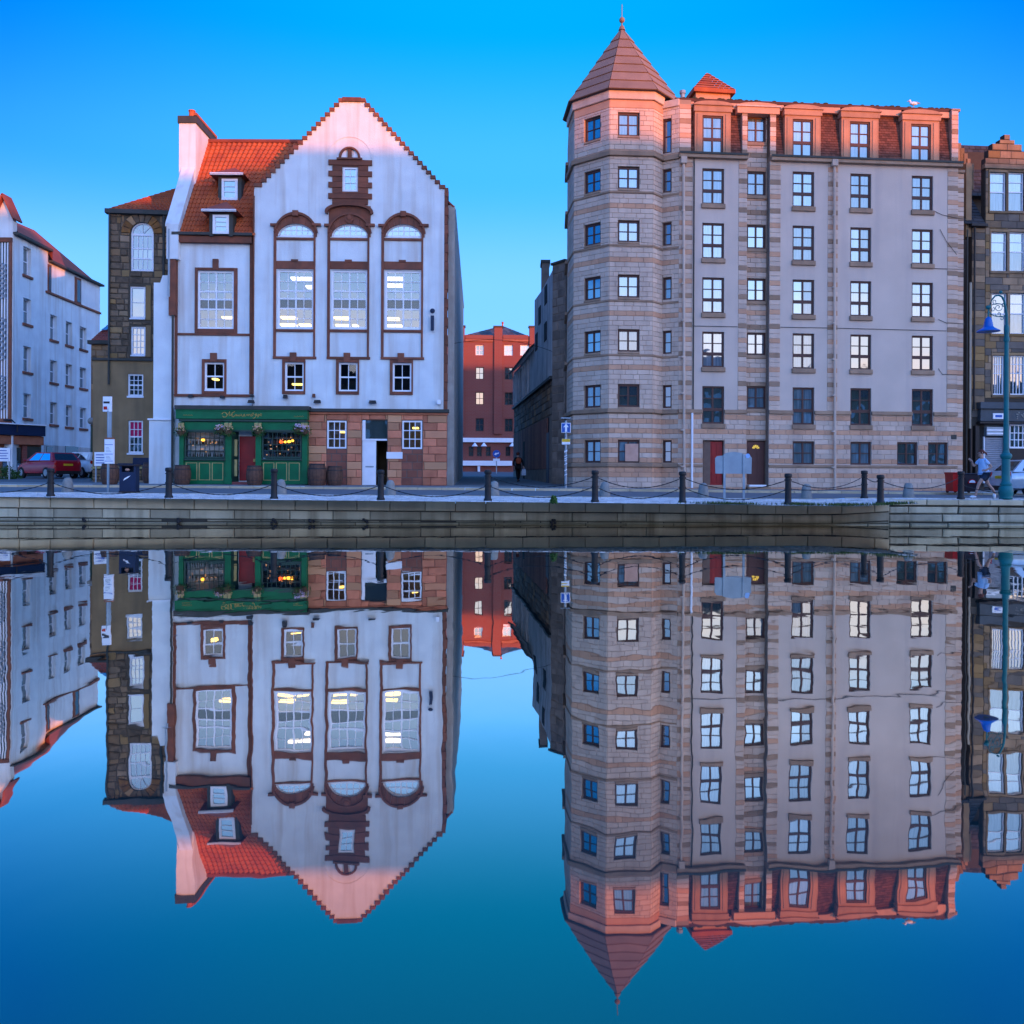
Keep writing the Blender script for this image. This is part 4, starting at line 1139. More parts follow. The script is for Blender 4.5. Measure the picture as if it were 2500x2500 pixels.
# door recess
q = sr_(566, 1052, 623.5, 1181)
b = B(); u0, u1, z0, z1 = q[0], q[1], zb0, q[3]
b.add([(u0, SY, z0), (u1, SY, z0), (u1, SY, z1), (u0, SY, z1), (u0 + .28, SY + .9, z0), (u1, SY + .9, z0), (u1, SY + .9, z1), (u0 + .28, SY + .9, z1)], [(0, 4, 7, 3), (1, 2, 6, 5), (3, 7, 6, 2)])
b.build('door_recess', M_dgreen, sf, FP.M)
b = B().box(u0 + .2, u1 - .02, SY + .5, SY + .56, z0 + .16, z1 - .22)
for zz_ in ((.35, .95), (1.1, 1.75)): b.box(u0 + .35, u1 - .18, SY + .48, SY + .5, z0 + zz_[0], z0 + zz_[1])
dd = b.build('door', M_doorred, sf, FP.M)
B().box(u1 - .2, u1 - .12, SY + .44, SY + .48, z0 + 1.0, z0 + 1.14).build('door_handle', M_gold, dd, FP.M)
B().box(u0, u1, SY - .05, SY + .6, z0 - .03, z0 + .1).build('door_step', mat('red_tile_step', (.25, .07, .06), None, .8, 4), sf, FP.M)
B().box(u0 + .0, u1, SY + .62, SY + .7, z0, z1).build('dark_lobby', M_dark, sf, FP.M)
for k in range(2):
    x0 = u0 + .06 + .0; za = z0 + .35 + k * .9
    B().box(x0, x0 + .12, SY + .2, SY + .22, za, za + .75).build('panel_border', M_cream, sf, FP.M)
# the gold script on the fascia, drawn as raised brush strokes
def zf(px_, py_):
    u, z = FP.uz(px_, py_, SY - .13); return (u, SY - .128, z)
K = 1 / 13.8
def sc(pts): return [zf(520 + a * K, 990 + c * K) for a, c in pts]
strokes = [[(300, 290), (340, 235), (400, 228), (455, 270), (470, 330), (430, 385), (360, 395), (320, 350)], [(440, 380), (500, 300), (570, 195), (560, 290), (545, 350), (600, 330), (650, 250), (740, 200)], [(680, 225), (640, 300), (640, 365), (680, 385), (730, 340)],
           [(745, 345), (760, 300), (790, 300), (790, 350), (745, 345)], [(800, 300), (805, 350), (840, 350), (845, 300), (850, 355)], [(900, 305), (870, 320), (900, 350), (870, 360)], [(920, 350), (925, 300), (960, 300), (965, 355)],
           [(1000, 385), (1040, 310), (1060, 285), (1065, 360), (1100, 360)], [(1120, 355), (1130, 305), (1170, 300), (1175, 355)], [(1190, 350), (1200, 300), (1240, 295), (1250, 355)], [(1280, 380), (1290, 300), (1330, 260), (1370, 255), (1350, 300), (1330, 360)],
           [(1400, 300), (1440, 330), (1420, 400), (1370, 430), (1340, 420)], [(1430, 290), (1470, 285), (1480, 340), (1440, 350), (1430, 290)], [(1500, 360), (1530, 290), (1560, 300), (1540, 350), (1500, 400)], [(1590, 290), (1580, 340), (1630, 350), (1640, 290), (1600, 280)]]
b = B()
for s in strokes: b.tube(sc(s), .016, 5)
b.build('gold_script_lettering', M_gold, fas, FP.M)
for x0, y0 in ((447, 1014), (718, 1017)):
    b = B()
    for k in range(4):
        b.tube([zf(x0 + k * 6, y0 + 1), zf(x0 + 2 + k * 6, y0 - 2), zf(x0 + 4 + k * 6, y0 + 1), zf(x0 + 5 + k * 6, y0 - 1)], .008, 4)
    b.build('gold_script_lettering', M_gold, fas, FP.M)
# hanging baskets
def basket(px_, py_, lab, seed, fl=(M_flow,)):
    random.seed(seed)
    u, z = FP.uz(px_, py_, SY - .35); c = FP.w(u, SY - .35, z)
    t_ = thing('hanging_basket', lab, 'hanging basket', tuple(c), 0, 'hanging baskets along the green pub front')
    B().lathe([(.03, -.22), (.13, -.16), (.19, -.02), (.2, 0)], 10, (0, 0, 0)).build('basket', M_oak, t_, WM[t_.name])
    B().tube([(0, 0, .0), (0, .02, .34), (0, .26, .40)], .012, 5).build('bracket', M_black, t_, WM[t_.name])
    vs, fs = [], []
    for k in range(420):
        a, rr_ = random.uniform(0, 6.28), random.uniform(.02, .27) ** .9; zz_ = random.uniform(-.30, .16) * (1 - rr_)
        x_, y_ = rr_ * math.cos(a), rr_ * math.sin(a); i = len(vs); s = random.uniform(.015, .035); d = Vector((random.gauss(0, 1), random.gauss(0, 1), random.gauss(0, 1))).normalized() * s; e = d.orthogonal().normalized() * s * .6
        vs += [(x_ + d.x, y_ + d.y, zz_ + d.z), (x_ + e.x, y_ + e.y, zz_ + e.z), (x_ - d.x, y_ - d.y, zz_ - d.z), (x_ - e.x, y_ - e.y, zz_ - e.z)]; fs.append((i, i + 1, i + 2, i + 3))
    o = B().add(vs, fs).build('foliage', M_leaf, t_, WM[t_.name]); o['kind'] = 'stuff'
    for m_ in fl:
        vs, fs = [], []
        for k in range(34):
            a, rr_ = random.uniform(0, 6.28), random.uniform(.03, .24); zz_ = random.uniform(-.05, .2)
            x_, y_ = rr_ * math.cos(a), rr_ * math.sin(a) - .05; i = len(vs); s = .028
            vs += [(x_ - s, y_, zz_), (x_, y_ - s, zz_ - s), (x_ + s, y_, zz_), (x_, y_ + .01, zz_ + s)]; fs.append((i, i + 1, i + 2, i + 3))
        o = B().add(vs, fs).build('flowers', m_, t_, WM[t_.name]); o['kind'] = 'stuff'
basket(441, 1052, 'hanging basket with yellow flowers at the left end of the green pub front', 1)
basket(538, 1048, 'hanging basket with pink and yellow flowers over the left pub window', 2, (M_flow, M_flowp))
basket(557, 1051, 'hanging basket with cream flowers on the pilaster left of the red pub door', 3, (M_flow,))
basket(630, 1050, 'trailing hanging basket on the pilaster right of the red pub door', 4, (M_flow,))
basket(727, 1046, 'hanging basket with white flowers over the right pub window', 5, (M_flowp,))
basket(744, 1050, 'hanging basket with yellow and white flowers at the right end of the green pub front', 6, (M_flow, M_flowp))
random.seed(33)

# narrow white wall between the rubble house and the pub
x0, x1 = at(374, 1000, 40.2).x, at(424, 1000, 40.2).x
wn = thing('harled_wall', 'narrow white harled wall with stepped foot between the dark rubble house and the pub', 'wall', (x0, 40.2, 1.1))
zs = at(400, 672, 40.2).z; zs2 = at(390, 690, 40.2).z; zstep = at(380, 1024, 40.2).z; xl = at(364, 1024, 40.2).x
b = B().prism([(xl, .95), (x1, .95), (x1, zs), (at(397, 700, 40.2).x, zs), (at(391, 700, 40.2).x, zs2), (x0, zs2), (x0, zstep), (xl, zstep - .05)], 40.2, 46)
b.build('wall', M_harl, wn)
B().box(xl - .04, x1, 40.12, 40.3, zstep - .03, zstep + .04).build('ledge', M_white, wn)
xp = at(419, 800, 40.1).x
B().box(xp - .12, xp + .17, 40.05, 40.6, at(419, 770, 40.1).z, at(419, 590, 40.1).z).build('brown_pilaster', M_trim, wn)
B().tube([(xp + .08, 40.03, 1.2), (xp + .08, 40.03, at(419, 770, 40.1).z)], .055, 8).build('drain_pipe', M_lead, wn)
B().tube([(xp - .1, 40.02, zs - 1), (xp - .1, 40.02, at(419, 560, 40.1).z)], .05, 8).build('drain_pipe', M_grey, wn)

# ================================================================ THE STONE APARTMENT BLOCK WITH THE CORNER TURRET
cc_, RR, A0 = Vector((4.98, 41.3)), 2.5, R(4)
def oct_(k): a = R(-90 + 22.5) - R(45) * k + R(4); return cc_ + Vector((math.cos(a), math.sin(a))) * RR
E2, E1, E0, Eb, E3 = oct_(0), oct_(1), oct_(2), oct_(3), oct_(-1)
d3 = E3 - E2; tq = .406; J = E2 + d3 * tq
FM = Face(7.28, 39.277, 20.55, 40.44)
F0, F1_, F2_, F3_ = Face(Eb.x, Eb.y, E0.x, E0.y), Face(E0.x, E0.y, E1.x, E1.y), Face(E1.x, E1.y, E2.x, E2.y), Face(E2.x, E2.y, J.x, J.y)
FC = Face(J.x, J.y, FM.O.x, FM.O.y)
FB = Face(2.72, 44.6, Eb.x, Eb.y)
blk = thing('apartment_block', 'tall mauve sandstone apartment block with a polygonal corner turret, pointed spire and mansard attic', 'building', (9, 39.6, 1.05))
zB = .85
def zpx(face, x, y): return face.uz(x, y)[1]
z_cor, z_cor2 = zpx(F2_, 1536, 382), zpx(F2_, 1536, 370)      # cornice under attic
z_top = zpx(F2_, 1536, 222)
z_s1, z_s1b = zpx(F2_, 1536, 998), zpx(F2_, 1536, 1008)      # string over the ground floor
z_p, z_pb = zpx(F2_, 1536, 1131), zpx(F2_, 1536, 1140)       # plinth string
RB = [(406.6, 461), (538, 591), (670.7, 726.4), (804, 858.6), (938, 993.6), (1073.9, 1129.5)]
RB_ALL = [(274.6, 332)] + RB
FRM = dict(fm=M_frameb, y=.13, fw=.075, bw=.035)
def net(choice):
    def f(i, j): return choice
    return f
random.seed(77)
def pick(row):
    return random.choice([G_net, G_pale, G_net, G_pale, G_dark] if row < 5 else [G_net, G_dark, G_net])
blks = []
CH = .213
def kindT(k, z):
    if z < z_s1 - .1 and z > 1.6: return 1 if k % 2 else 0
    return 1 if (k % 11 == 5) else 0
def kindS(k, z):
    if z < z_s1: return 1 if k % 3 == 1 else 0
    return 1 if (k % 6 == 2) else (2 if k % 6 == 5 else 0)
anchor = z_s1 - CH * 30
# turret faces
for fc, wx, rows, cols in ((F1_, (1427, 1466.5), None, (.5,)), (F2_, (1508.4, 1561), RB_ALL, (.5,)), (F3_, None, None, None), (F0, None, None, None)):
    hs = []
    if wx:
        for ri, (a, c) in enumerate(RB_ALL):
            if fc is F1_:
                # same storeys, measured on this facet
                zc_, zt2 = zpx(F2_, 1536, c), zpx(F2_, 1536, a)
                u0, u1 = fc.uz(wx[0], a)[0], fc.uz(wx[1], a)[0]
                hs.append((u0, u1, zc_, zt2))
            else: hs.append(fc.rect(wx[0], a, wx[1], c))
    wall(fc, 'turret_wall', [(0, zB), (fc.len, zB), (fc.len, z_top), (0, z_top)], hs, M_sandj, blk, reveal=.2)
    for ri, h in enumerate(hs):
        pmx = pick(ri)
        if fc is F1_: pmx = G_blue if ri in (0, 1, 2, 3, 4) else G_net
        if fc is F2_: pmx = [G_net, G_pale, G_pale, G_pale, G_net, G_dark, G_net][ri]
        window(fc, blk, h, cols=(.5,), rows=(.5,), thick=(('c', .5),), pm=pmx, **{**FRM, 'fw': .085})
        band(fc, blk, 'sill', (h[0] - .0, h[1] + .0, h[2] - .09, h[2]), M_sandd, -.05, .12)
    hb_ = [(h[0], h[1], h[2] - .1, h[3]) for h in hs]
    zones = [(zB + .2, z_pb), (z_p, z_s1b), (z_s1, z_cor), (z_cor2, z_top - .75)]
    for a, c in zones: blks += ashlar(fc, 0, fc.len, a, c, CH, .5, hb_, kindT, anchor=anchor)
    def sband(nm, z0_, z1_, pr_, mt_):
        e = pr_ * .414
        B().bbox(-e if fc is not F0 else 0, fc.len + (e if fc is not F3_ else 0), -pr_, .02, z0_, z1_, .02).build(nm, mt_, blk, fc.M)
    sband('string_course', z_s1b, z_s1, .13, M_sandd); sband('plinth_course', z_pb, z_p, .08, M_sandd)
    sband('cornice', z_cor, z_cor2, .14, M_sandd)
    sband('eaves_course', z_top - .75, z_top - .40, .03, M_sandp); sband('eaves_course', z_top - .395, z_top, .12, M_sand)
    for ri in range(1, 5):
        zz_ = zpx(F2_, 1536, RB_ALL[ri][1]) - .1
        sband('sill_course', zz_ - .10, zz_, .06, M_sandd)
# back-left wall strip of the turret
wall(FB, 'side_wall', [(0, zB), (FB.len, zB), (FB.len, z_top - .5), (0, z_top - .5)], [], M_sandj, blk, thick=.1)
blks += ashlar(FB, 0, FB.len, 1.1, z_top - .5, CH, .6, (), kindT, anchor=anchor)
for ri in range(0, 7):
    zz_ = zpx(F2_, 1536, RB_ALL[ri][1]) - .1
    B().bbox(0, FB.len, -.16, .02, zz_ - .1, zz_ + .04).build('side_bracket', M_sandd, blk, FB.M)
# wall with the slim window column
RC = [(290, 374), (413, 469), (543, 599), (677, 731.5), (807.7, 863.7), (940.6, 996), (1075, 1129.5)]
hs = [FC.rect(1618, a, 1639.5, c) for a, c in RC]
zc_top = zpx(FC, 1640, 246)
wall(FC, 'return_wall', [(0, zB), (FC.len, zB), (FC.len, zc_top), (0, zc_top)], hs, M_sandj, blk, reveal=.2)
for h in hs:
    window(FC, blk, h, cols=(), rows=(.5,), pm=G_dark, **FRM)
for a, c in ((zB + .2, z_pb), (z_p, z_s1b), (z_s1, z_cor), (z_cor2, zc_top - .3)): blks += ashlar(FC, 0, FC.len, a, c, CH, .45, hs, kindT, anchor=anchor)
for nm, a, c, q in (('string_course', z_s1b, z_s1, .11), ('plinth_course', z_pb, z_p, .07), ('cornice', z_cor, z_cor2, .12), ('parapet_course', zc_top - .3, zc_top, .1)):
    B().bbox(0, FC.len, -q, .02, a, c).build(nm, M_sandd if 'para' not in nm else M_sand, blk, FC.M)
for h in hs[1:5]: B().bbox(0, FC.len, -.05, .02, h[2] - .2, h[2] - .1).build('sill_course', M_sandd, blk, FC.M)
# main facade --------------------------------------------------
def m_(*a): return FM.rect(*a)
uA, uE0, uE1, uZ = 0, FM.uz(1823, 700)[0], FM.uz(1878, 700)[0], FM.uz(2338, 700)[0]
Drow = [(283, 374.6), (412, 499.5), (543, 630), (675.8, 762), (808, 894), (941.6, 1030.5)]
Frow = [(291.7, 383), (419, 505), (551, 637), (682.7, 769), (814, 900), (945.8, 1036.7), (1077.7, 1134)]
Grow = [(297.6, 388.4), (427, 509.6), (555, 640.8), (686, 771), (817, 902), (947.5, 1036.7), (1078.7, 1135)]
Hrow = [(305, 394.5), (432, 516), (560.7, 645.8), (690.8, 774), (819.6, 905), (949, 1036.7)]
Erow = [(285, 347.6), (419, 477), (549.5, 607), (680, 735), (812.5, 866.5), (943, 998)]
colD = [m_(1714.5, a, 1768, c) for a, c in Drow]
colF = [m_(1935, a, 1988, c) for a, c in Frow]
colG = [m_(2076, a, 2127, c) for a, c in Grow]
colH = [m_(2226, a, 2278, c) for a, c in Hrow]
def al(cols_, refc):      # storey heights taken from one column so that rows run level
    return [(c[0], c[1], r_[2], r_[3]) for c, r_ in zip(cols_, refc)]
colG2 = al(colG, colF); colH2 = al(colH, colF[:6]); colD2 = al(colD, colF[:6])
gH1, gH2 = m_(2190, 1080, 2240, 1135), m_(2265.5, 1080, 2314, 1135)
gH1 = (gH1[0], gH1[1], colF[6][2], colF[6][3]); gH2 = (gH2[0], gH2[1], colF[6][2], colF[6][3])
dorD = m_(1715.6, 1075, 1768.5, 1183); dorD = (dorD[0], dorD[1], 1.22, dorD[3])
zc1, zc0_ = m_(1700, 376, 1750, 388)[3], m_(1700, 376, 1750, 388)[2]
zroof = m_(1700, 243, 1750, 243)[3]
zs1, zs0 = m_(1700, 1000, 1750, 1009)[3], m_(1700, 1000, 1750, 1009)[2]
zp1, zp0 = m_(1920, 1134, 1950, 1141)[3], m_(1920, 1134, 1950, 1141)[2]
uR = uZ
low = colD2[1:] + [dorD]
wall(FM, 'main_wall', [(0, zB), (uE0, zB), (uE0, zc0_), (0, zc0_)], low, M_rend, blk, reveal=.2)
lowR = colF[1:] + colG2[1:] + colH2[1:] + [gH1, gH2]
wall(FM, 'main_wall', [(uE1, zB), (uR, zB), (uR, zc0_), (uE1, zc0_)], lowR, M_rend, blk, reveal=.2)
# recessed entrance bay
ER = .32
colE = [FM.rect(1823.5, a, 1869.5, c, y=ER) for a, c in Erow]
dorE = FM.rect(1823, 1075.6, 1869.5, 1181, y=ER); dorE = (dorE[0], dorE[1], 1.25, dorE[3])
zEt = zroof - .42
b = B(); b.add([(uE0, 0, zB), (uE0, ER, zB), (uE0, ER, zEt), (uE0, 0, zEt), (uE1, 0, zB), (uE1, ER, zB), (uE1, ER, zEt), (uE1, 0, zEt)], [(0, 1, 2, 3), (4, 5, 6, 7)])
b.build('bay_return', M_sandd, blk, FM.M)
wall(FM, 'entrance_bay_wall', [(uE0, zB), (uE1, zB), (uE1, zEt), (uE0, zEt)], [h for h in colE] + [dorE], M_sandj, blk, y=ER, reveal=.12)
blks += ashlar(FM, uE0 + .01, uE1 - .01, 1.0, zEt, CH, .45, [(h[0], h[1], h[2] - .1, h[3]) for h in colE] + [dorE], kindS, y=ER, anchor=anchor)
for ri, h in enumerate(colE):
    window(FM, blk, h, cols=(.5,), rows=(.5,), thick=(('c', .5),), pm=[G_net, G_net, G_blue, G_blue, G_pale, G_net][ri], **{**FRM, 'y': ER + .1})
    band(FM, blk, 'sill', (uE0 + .02, uE1 - .02, h[2] - .16, h[2] - .01), M_sandd, ER - .07, ER + .1)
# windows
def big(h, pmf, y=.12):
    alt_ = random.choice([pmf, G_grey, G_dark, G_net, G_warm]); hf_ = random.random() < .5; tp_ = random.choice([pmf, pmf, G_pale, G_net]); sw_ = random.random() < .35
    window(FM, blk, h, cols=(.5,), rows=(.37, .70), thick=(('r2', .37), ('c', .5)), pm=lambda i, j: alt_ if (j == 0 and hf_) else (tp_ if (i == 1 and sw_) else pmf), **{**FRM, 'y': y})
PMD = [G_net, G_net, G_pale, G_pale, G_pale, G_dark]; PMF = [G_pale, G_pale, G_net, G_blue, G_net, G_net]; PMG = [G_pale, G_net, G_pale, G_pale, G_dark, G_dark]; PMH = [G_pale, G_net, G_pale, G_pale, G_dark, G_dark]
for colx, pmx in ((colD2, PMD), (colF[:6], PMF), (colG2[:6], PMG), (colH2, PMH)):
    for ri, h in enumerate(colx):
        if ri == 0: continue
        big(h, pmx[ri])
        band(FM, blk, 'sill', (h[0] - .04, h[1] + .04, h[2] - .20, h[2] - .0), M_sandd, -.09, .12)
for h in (colF[6], colG2[6], gH1, gH2):
    window(FM, blk, h, cols=(.5,), rows=(.5,), thick=(('c', .5),), pm=(G_dark if h in (gH1, gH2) else G_net), **{**FRM, 'y': .12})
# boarded right half of the turret ground-floor window
h = F2_.rect(*(1508.4, 1073.9, 1561, 1129.5))
B().box(h[0] + (h[1] - h[0]) * .35, h[1] - .04, .02, .07, h[2] + .06, h[3] - .17).build('plywood_board', M_ply, blk, F2_.M)
# smooth render stays bare above the string; ashlar on the piers and the ground storey
pier = [(0, FM.uz(1690, 700)[0]), (FM.uz(1802, 700)[0], uE0), (uE1, FM.uz(1905, 700)[0]), (FM.uz(2020, 700)[0], FM.uz(2045, 700)[0]), (FM.uz(2312, 700)[0], uR)]
for a, c in pier:
    blks += ashlar(FM, a, c, zs1, zc0_, CH, .42, (), kindS, anchor=anchor)
gh = low + lowR
g0 = [(0, uE0), (uE1, uR)]
for a, c in g0:
    blks += ashlar(FM, a, c, zB + .1, zp0, CH, .5, gh, kindS, anchor=anchor)
    blks += ashlar(FM, a, c, zp1 - .0, zs0, CH, .5, gh, kindS, anchor=anchor)
    for s in sub_rects((a, c, zs0, zs1), gh): band(FM, blk, 'string_course', s, M_sandd, -.10, .02)
    for s in sub_rects((a, c, zp0, zp1 - .012), [(dorD[0], dorD[1], 0, 5)]): band(FM, blk, 'plinth_course', s, M_sandd, -.07, .02)
emit_blocks(blk, blks, [M_sand, M_sandp, M_sandd], maxn=300)
# eaves gutter cornice
for a, c in ((-.05, uE0 - .02), (uE1 + .02, uR + .12)):
    band(FM, blk, 'cornice', (a, c, zc0_, zc1), M_sandd, -.20, .3)
    B().box(a, c, -.24, -.205, zc1 - .07, zc1 + .02).build('gutter', M_lead, blk, FM.M)
# mansard attic
zA0, zA1 = zc1, zroof - .05
def att(u0, u1):
    slates('tile_hanging', FM.w(u0, .05, zA0), FM.w(u1, .05, zA0), FM.w(u1, .30, zA1 - .25), FM.w(u0, .30, zA1 - .25), M_hung, blk, .17, .115)
cuts = []
dorm = [(1696, 1783.5, colD2[0], PMD[0]), (1915.6, 2003, colF[0], PMF[0]), (2053.6, 2144, colG2[0], PMG[0]), (2203, 2292.5, colH2[0], PMH[0])]
DU = []
for a, c, h, pmx in dorm:
    u0, u1 = FM.uz(a, 330)[0], FM.uz(c, 330)[0]; DU.append((u0, u1))
    um, hw = (u0 + u1) / 2, (u1 - u0) / 2; zt3 = zA1 - .50
    hh2 = (um - .47, um + .47, max(zA0 + .04, h[2]), h[3])
    b_ = wall(FM, 'dormer_front', [(u0, zA0 - .0), (u1, zA0 - .0), (u1, zt3), (u0, zt3)], [hh2], M_dorm, blk, y=-.03, reveal=.12, thick=.9)
    for a_, c_ in ((u0 + .09, hh2[0] - .1), (hh2[1] + .1, u1 - .09)): B().bbox(a_, c_, -.06, -.03, zA0, zt3 - .1).build('dormer_pilaster', M_dorm, blk, FM.M)
    B().bbox(u0 - .05, u1 + .05, -.09, .5, zt3, zt3 + .26).build('dormer_frieze', M_dorm, blk, FM.M)
    B().bbox(u0 - .10, u1 + .10, -.15, .5, zt3 + .262, zt3 + .32).build('dormer_ledge', M_dorm, blk, FM.M)
    pa = [math.pi * (q / 12) for q in range(13)]
    B().prism([(um + (hw + .04) * math.cos(x_), zt3 + .322 + .15 * math.sin(x_)) for x_ in pa], -.11, .5).build('segmental_pediment', M_dorm, blk, FM.M)
    big(hh2, pmx, y=.08)
edges = [0.0] + [x for d_ in DU[:1] for x in d_] + [uE0 - .05]
sp_ = [(0.55, DU[0][0]), (DU[0][1], uE0 - .25), (uE1 + .30, DU[1][0]), (DU[1][1], DU[2][0]), (DU[2][1], DU[3][0]), (DU[3][1], uR - .35)]
for a, c in sp_:
    att(a, c)
    B().box(a, c, .1, .4, zA1 - .27, zA1 - .02).build('attic_head_band', M_sandp, blk, FM.M)
b2 = ashlar(FM, 0, .52, zA0, zA1 - .15, CH, .5, (), kindS, anchor=anchor) + ashlar(FM, uE0 - .24, uE0, zA0, zEt - .2, CH, .3, (), kindS, anchor=anchor) + ashlar(FM, uE1, uE1 + .28, zA0, zEt - .2, CH, .3, (), kindS, anchor=anchor) + ashlar(FM, uR - .33, uR, zA0, zA1, CH, .4, (), kindS, anchor=anchor)
for a, c, zt_2 in ((0, .52, zA1), (uE0 - .24, uE0, zEt), (uE1, uE1 + .28, zEt), (uR - .33, uR, zA1 + .05)):
    B().box(a, c, .0, .6, zA0, zt_2).build('attic_pier', M_sandj, blk, FM.M)
emit_blocks(blk, b2, [M_sand, M_sandp, M_sandd], maxn=0)
u0, u1 = FM.uz(1801, 260)[0], FM.uz(1901, 260)[0]; um, hw = (u0 + u1) / 2, (u1 - u0) / 2
B().bbox(u0 - .03, u1 + .03, -.06, .5, zEt - .12, zEt + .16).build('bay_frieze', M_sandp, blk, FM.M)
B().bbox(u0 - .08, u1 + .08, -.12, .5, zEt + .162, zEt + .22).build('bay_ledge', M_sand, blk, FM.M)
B().prism([(um + hw * math.cos(x_), zEt + .222 + .14 * math.sin(x_)) for x_ in pa], -.08, .5).build('segmental_pediment', M_sandp, blk, FM.M)
# roof edge and the flat top
B().box(-.15, uR + .1, .12, .5, zA1, zA1 + .14).build('roof_edge', M_hung, blk, FM.M)
b = B(); 
for k in range(46):
    u = random.uniform(0, uR); b.ball((u, .2, zA1 + .17), random.uniform(.04, .09), 1.6, 1, .6, 6, 4)
o = b.build('roof_edge_growth', M_moss, blk, FM.M); o['kind'] = 'stuff'
B().box(.3, uR - .05, .5, 11, zA1 - .5, zA1 + .05).build('roof_deck', M_hung, blk, FM.M)
B().box(.2, uR - .0, 1.2, 11, zB, zA1 - .4).build('rear_wall', M_rend, blk, FM.M)
B().bbox(uR - .3, uR + .1, .0, 11, zA1 - .0, zA1 + .12).build('end_coping', M_sandd, blk, FM.M)
# setback strip at the right end, lower
zR = FM.uz(2345, 418)[1]
uR2 = FM.uz(2359, 700)[0]
FMR = Face(*(FM.w(uR, .25, 0)[:2]), *(FM.w(uR2 + .02, .25, 0)[:2]))
B().box(0, FMR.len, .0, 6, zB, zR).build('end_bay', M_sandj, blk, FMR.M)
emit_blocks(blk, ashlar(FMR, 0, FMR.len, 1.0, zR, CH, .45, (), kindS, anchor=anchor), [M_sand, M_sandp, M_sandd], maxn=0)
B().bbox(-.02, FMR.len, -.1, .1, zR, zR + .12).build('gutter', M_sandd, blk, FMR.M)
# small hipped plant room on the roof
FU = Face.px(1694.7, 40.9, 1778.6, 41.1)
z0_, z1_ = zA1, FU.uz(1737, 228)[1]; wU = FU.len
B().box(0, wU, 0, 1.6, z0_ - .3, z1_).build('plant_room', M_sandp, blk, FU.M)
B().bbox(-.14, wU + .2, -.15, 1.75, z1_, z1_ + .2).build('plant_room_eaves', M_pant, blk, FU.M)
zap = FU.uz(1726, 180, .85)[1]
b = B(); nS = 7
for k in range(nS):      # stepped tile courses
    f0_, f1_ = k / nS, (k + 1) / nS
    q = lambda f_, o_: [(-.1 + f_ * .75 * wU * .72, -.12 + f_ * .9, z1_ + .2 + f_ * (zap - z1_ - .2) + o_), (wU + .16 - f_ * (wU * .46 + .2), -.12 + f_ * .9, z1_ + .2 + f_ * (zap - z1_ - .2) + o_), (wU + .16 - f_ * (wU * .46 + .2), 1.7 - f_ * .9, z1_ + .2 + f_ * (zap - z1_ - .2) + o_), (-.1 + f_ * .75 * wU * .72, 1.7 - f_ * .9, z1_ + .2 + f_ * (zap - z1_ - .2) + o_)]
    b.add(q(f0_, .03) + q(f1_, 0), [(0, 1, 5, 4), (1, 2, 6, 5), (2, 3, 7, 6), (3, 0, 4, 7)])
b.build('hipped_roof', M_pant, blk, FU.M)
vp = at(1666.5, 236, 40.8)
B().lathe([(.10, -.5), (.10, .12), (.14, .13), (.14, .26), (.02, .28)], 10, tuple(vp)).build('roof_vent', M_grey, blk, None)
# spire: eight cladding faces with horizontal joints
zs_ = z_top; apex = Vector((cc_.x, cc_.y, at(1513, 68, 41.3).z)); Rb = RR + .28
b, bj = B(), []
nrow = 7
for k in range(8):
    a0_, a1_ = R(-67.5 + 4) - R(45) * k, R(-67.5 + 4) - R(45) * (k + 1)
    p0 = Vector((cc_.x + Rb * math.cos(a0_), cc_.y + Rb * math.sin(a0_), zs_ - .03)); p1 = Vector((cc_.x + Rb * math.cos(a1_), cc_.y + Rb * math.sin(a1_), zs_ - .03))
    fr_ = [0, .13, .26, .39, .52, .66, .80, 1.0]
    nrm = (p1 - p0).cross(apex - p0).normalized()
    if nrm.z < 0: nrm = -nrm
    for r_ in range(7):
        f0_, f1_ = fr_[r_], fr_[r_ + 1] * .996 - (.0 if r_ == 6 else .004)
        g_ = .012
        q = [p0.lerp(apex, f0_), p1.lerp(apex, f0_), p1.lerp(apex, f1_), p0.lerp(apex, f1_)]
        B().add([WM[blk.name].inverted() @ (x_ + nrm * (.05 if i_ < 2 else .012)) for i_, x_ in enumerate(q)] + [WM[blk.name].inverted() @ x_ for x_ in q], [(0, 1, 2, 3), (4, 5, 1, 0)]).build('spire_panel', M_lead2, blk, WM[blk.name])
    b.add([p0, p1, apex], [(0, 1, 2)])
b.add([(cc_.x + Rb * math.cos(R(-63.5) - R(45) * k), cc_.y + Rb * math.sin(R(-63.5) - R(45) * k), zs_ - .04) for k in range(8)], [tuple(range(8))])
b.build('spire_core', M_joint, blk)
bt = at(1512, 49, 41.3).z
B().lathe([(.16, -.12), (.10, .05), (.03, .12), (.03, bt - apex.z - .1)], 10, tuple(apex)).ball((apex.x, apex.y, bt), .13, 1, 1, 1, 14, 10).tube([(apex.x, apex.y, bt + .1), (apex.x, apex.y, bt + .72)], .018, 6).build('spire_finial', M_lead2, blk)
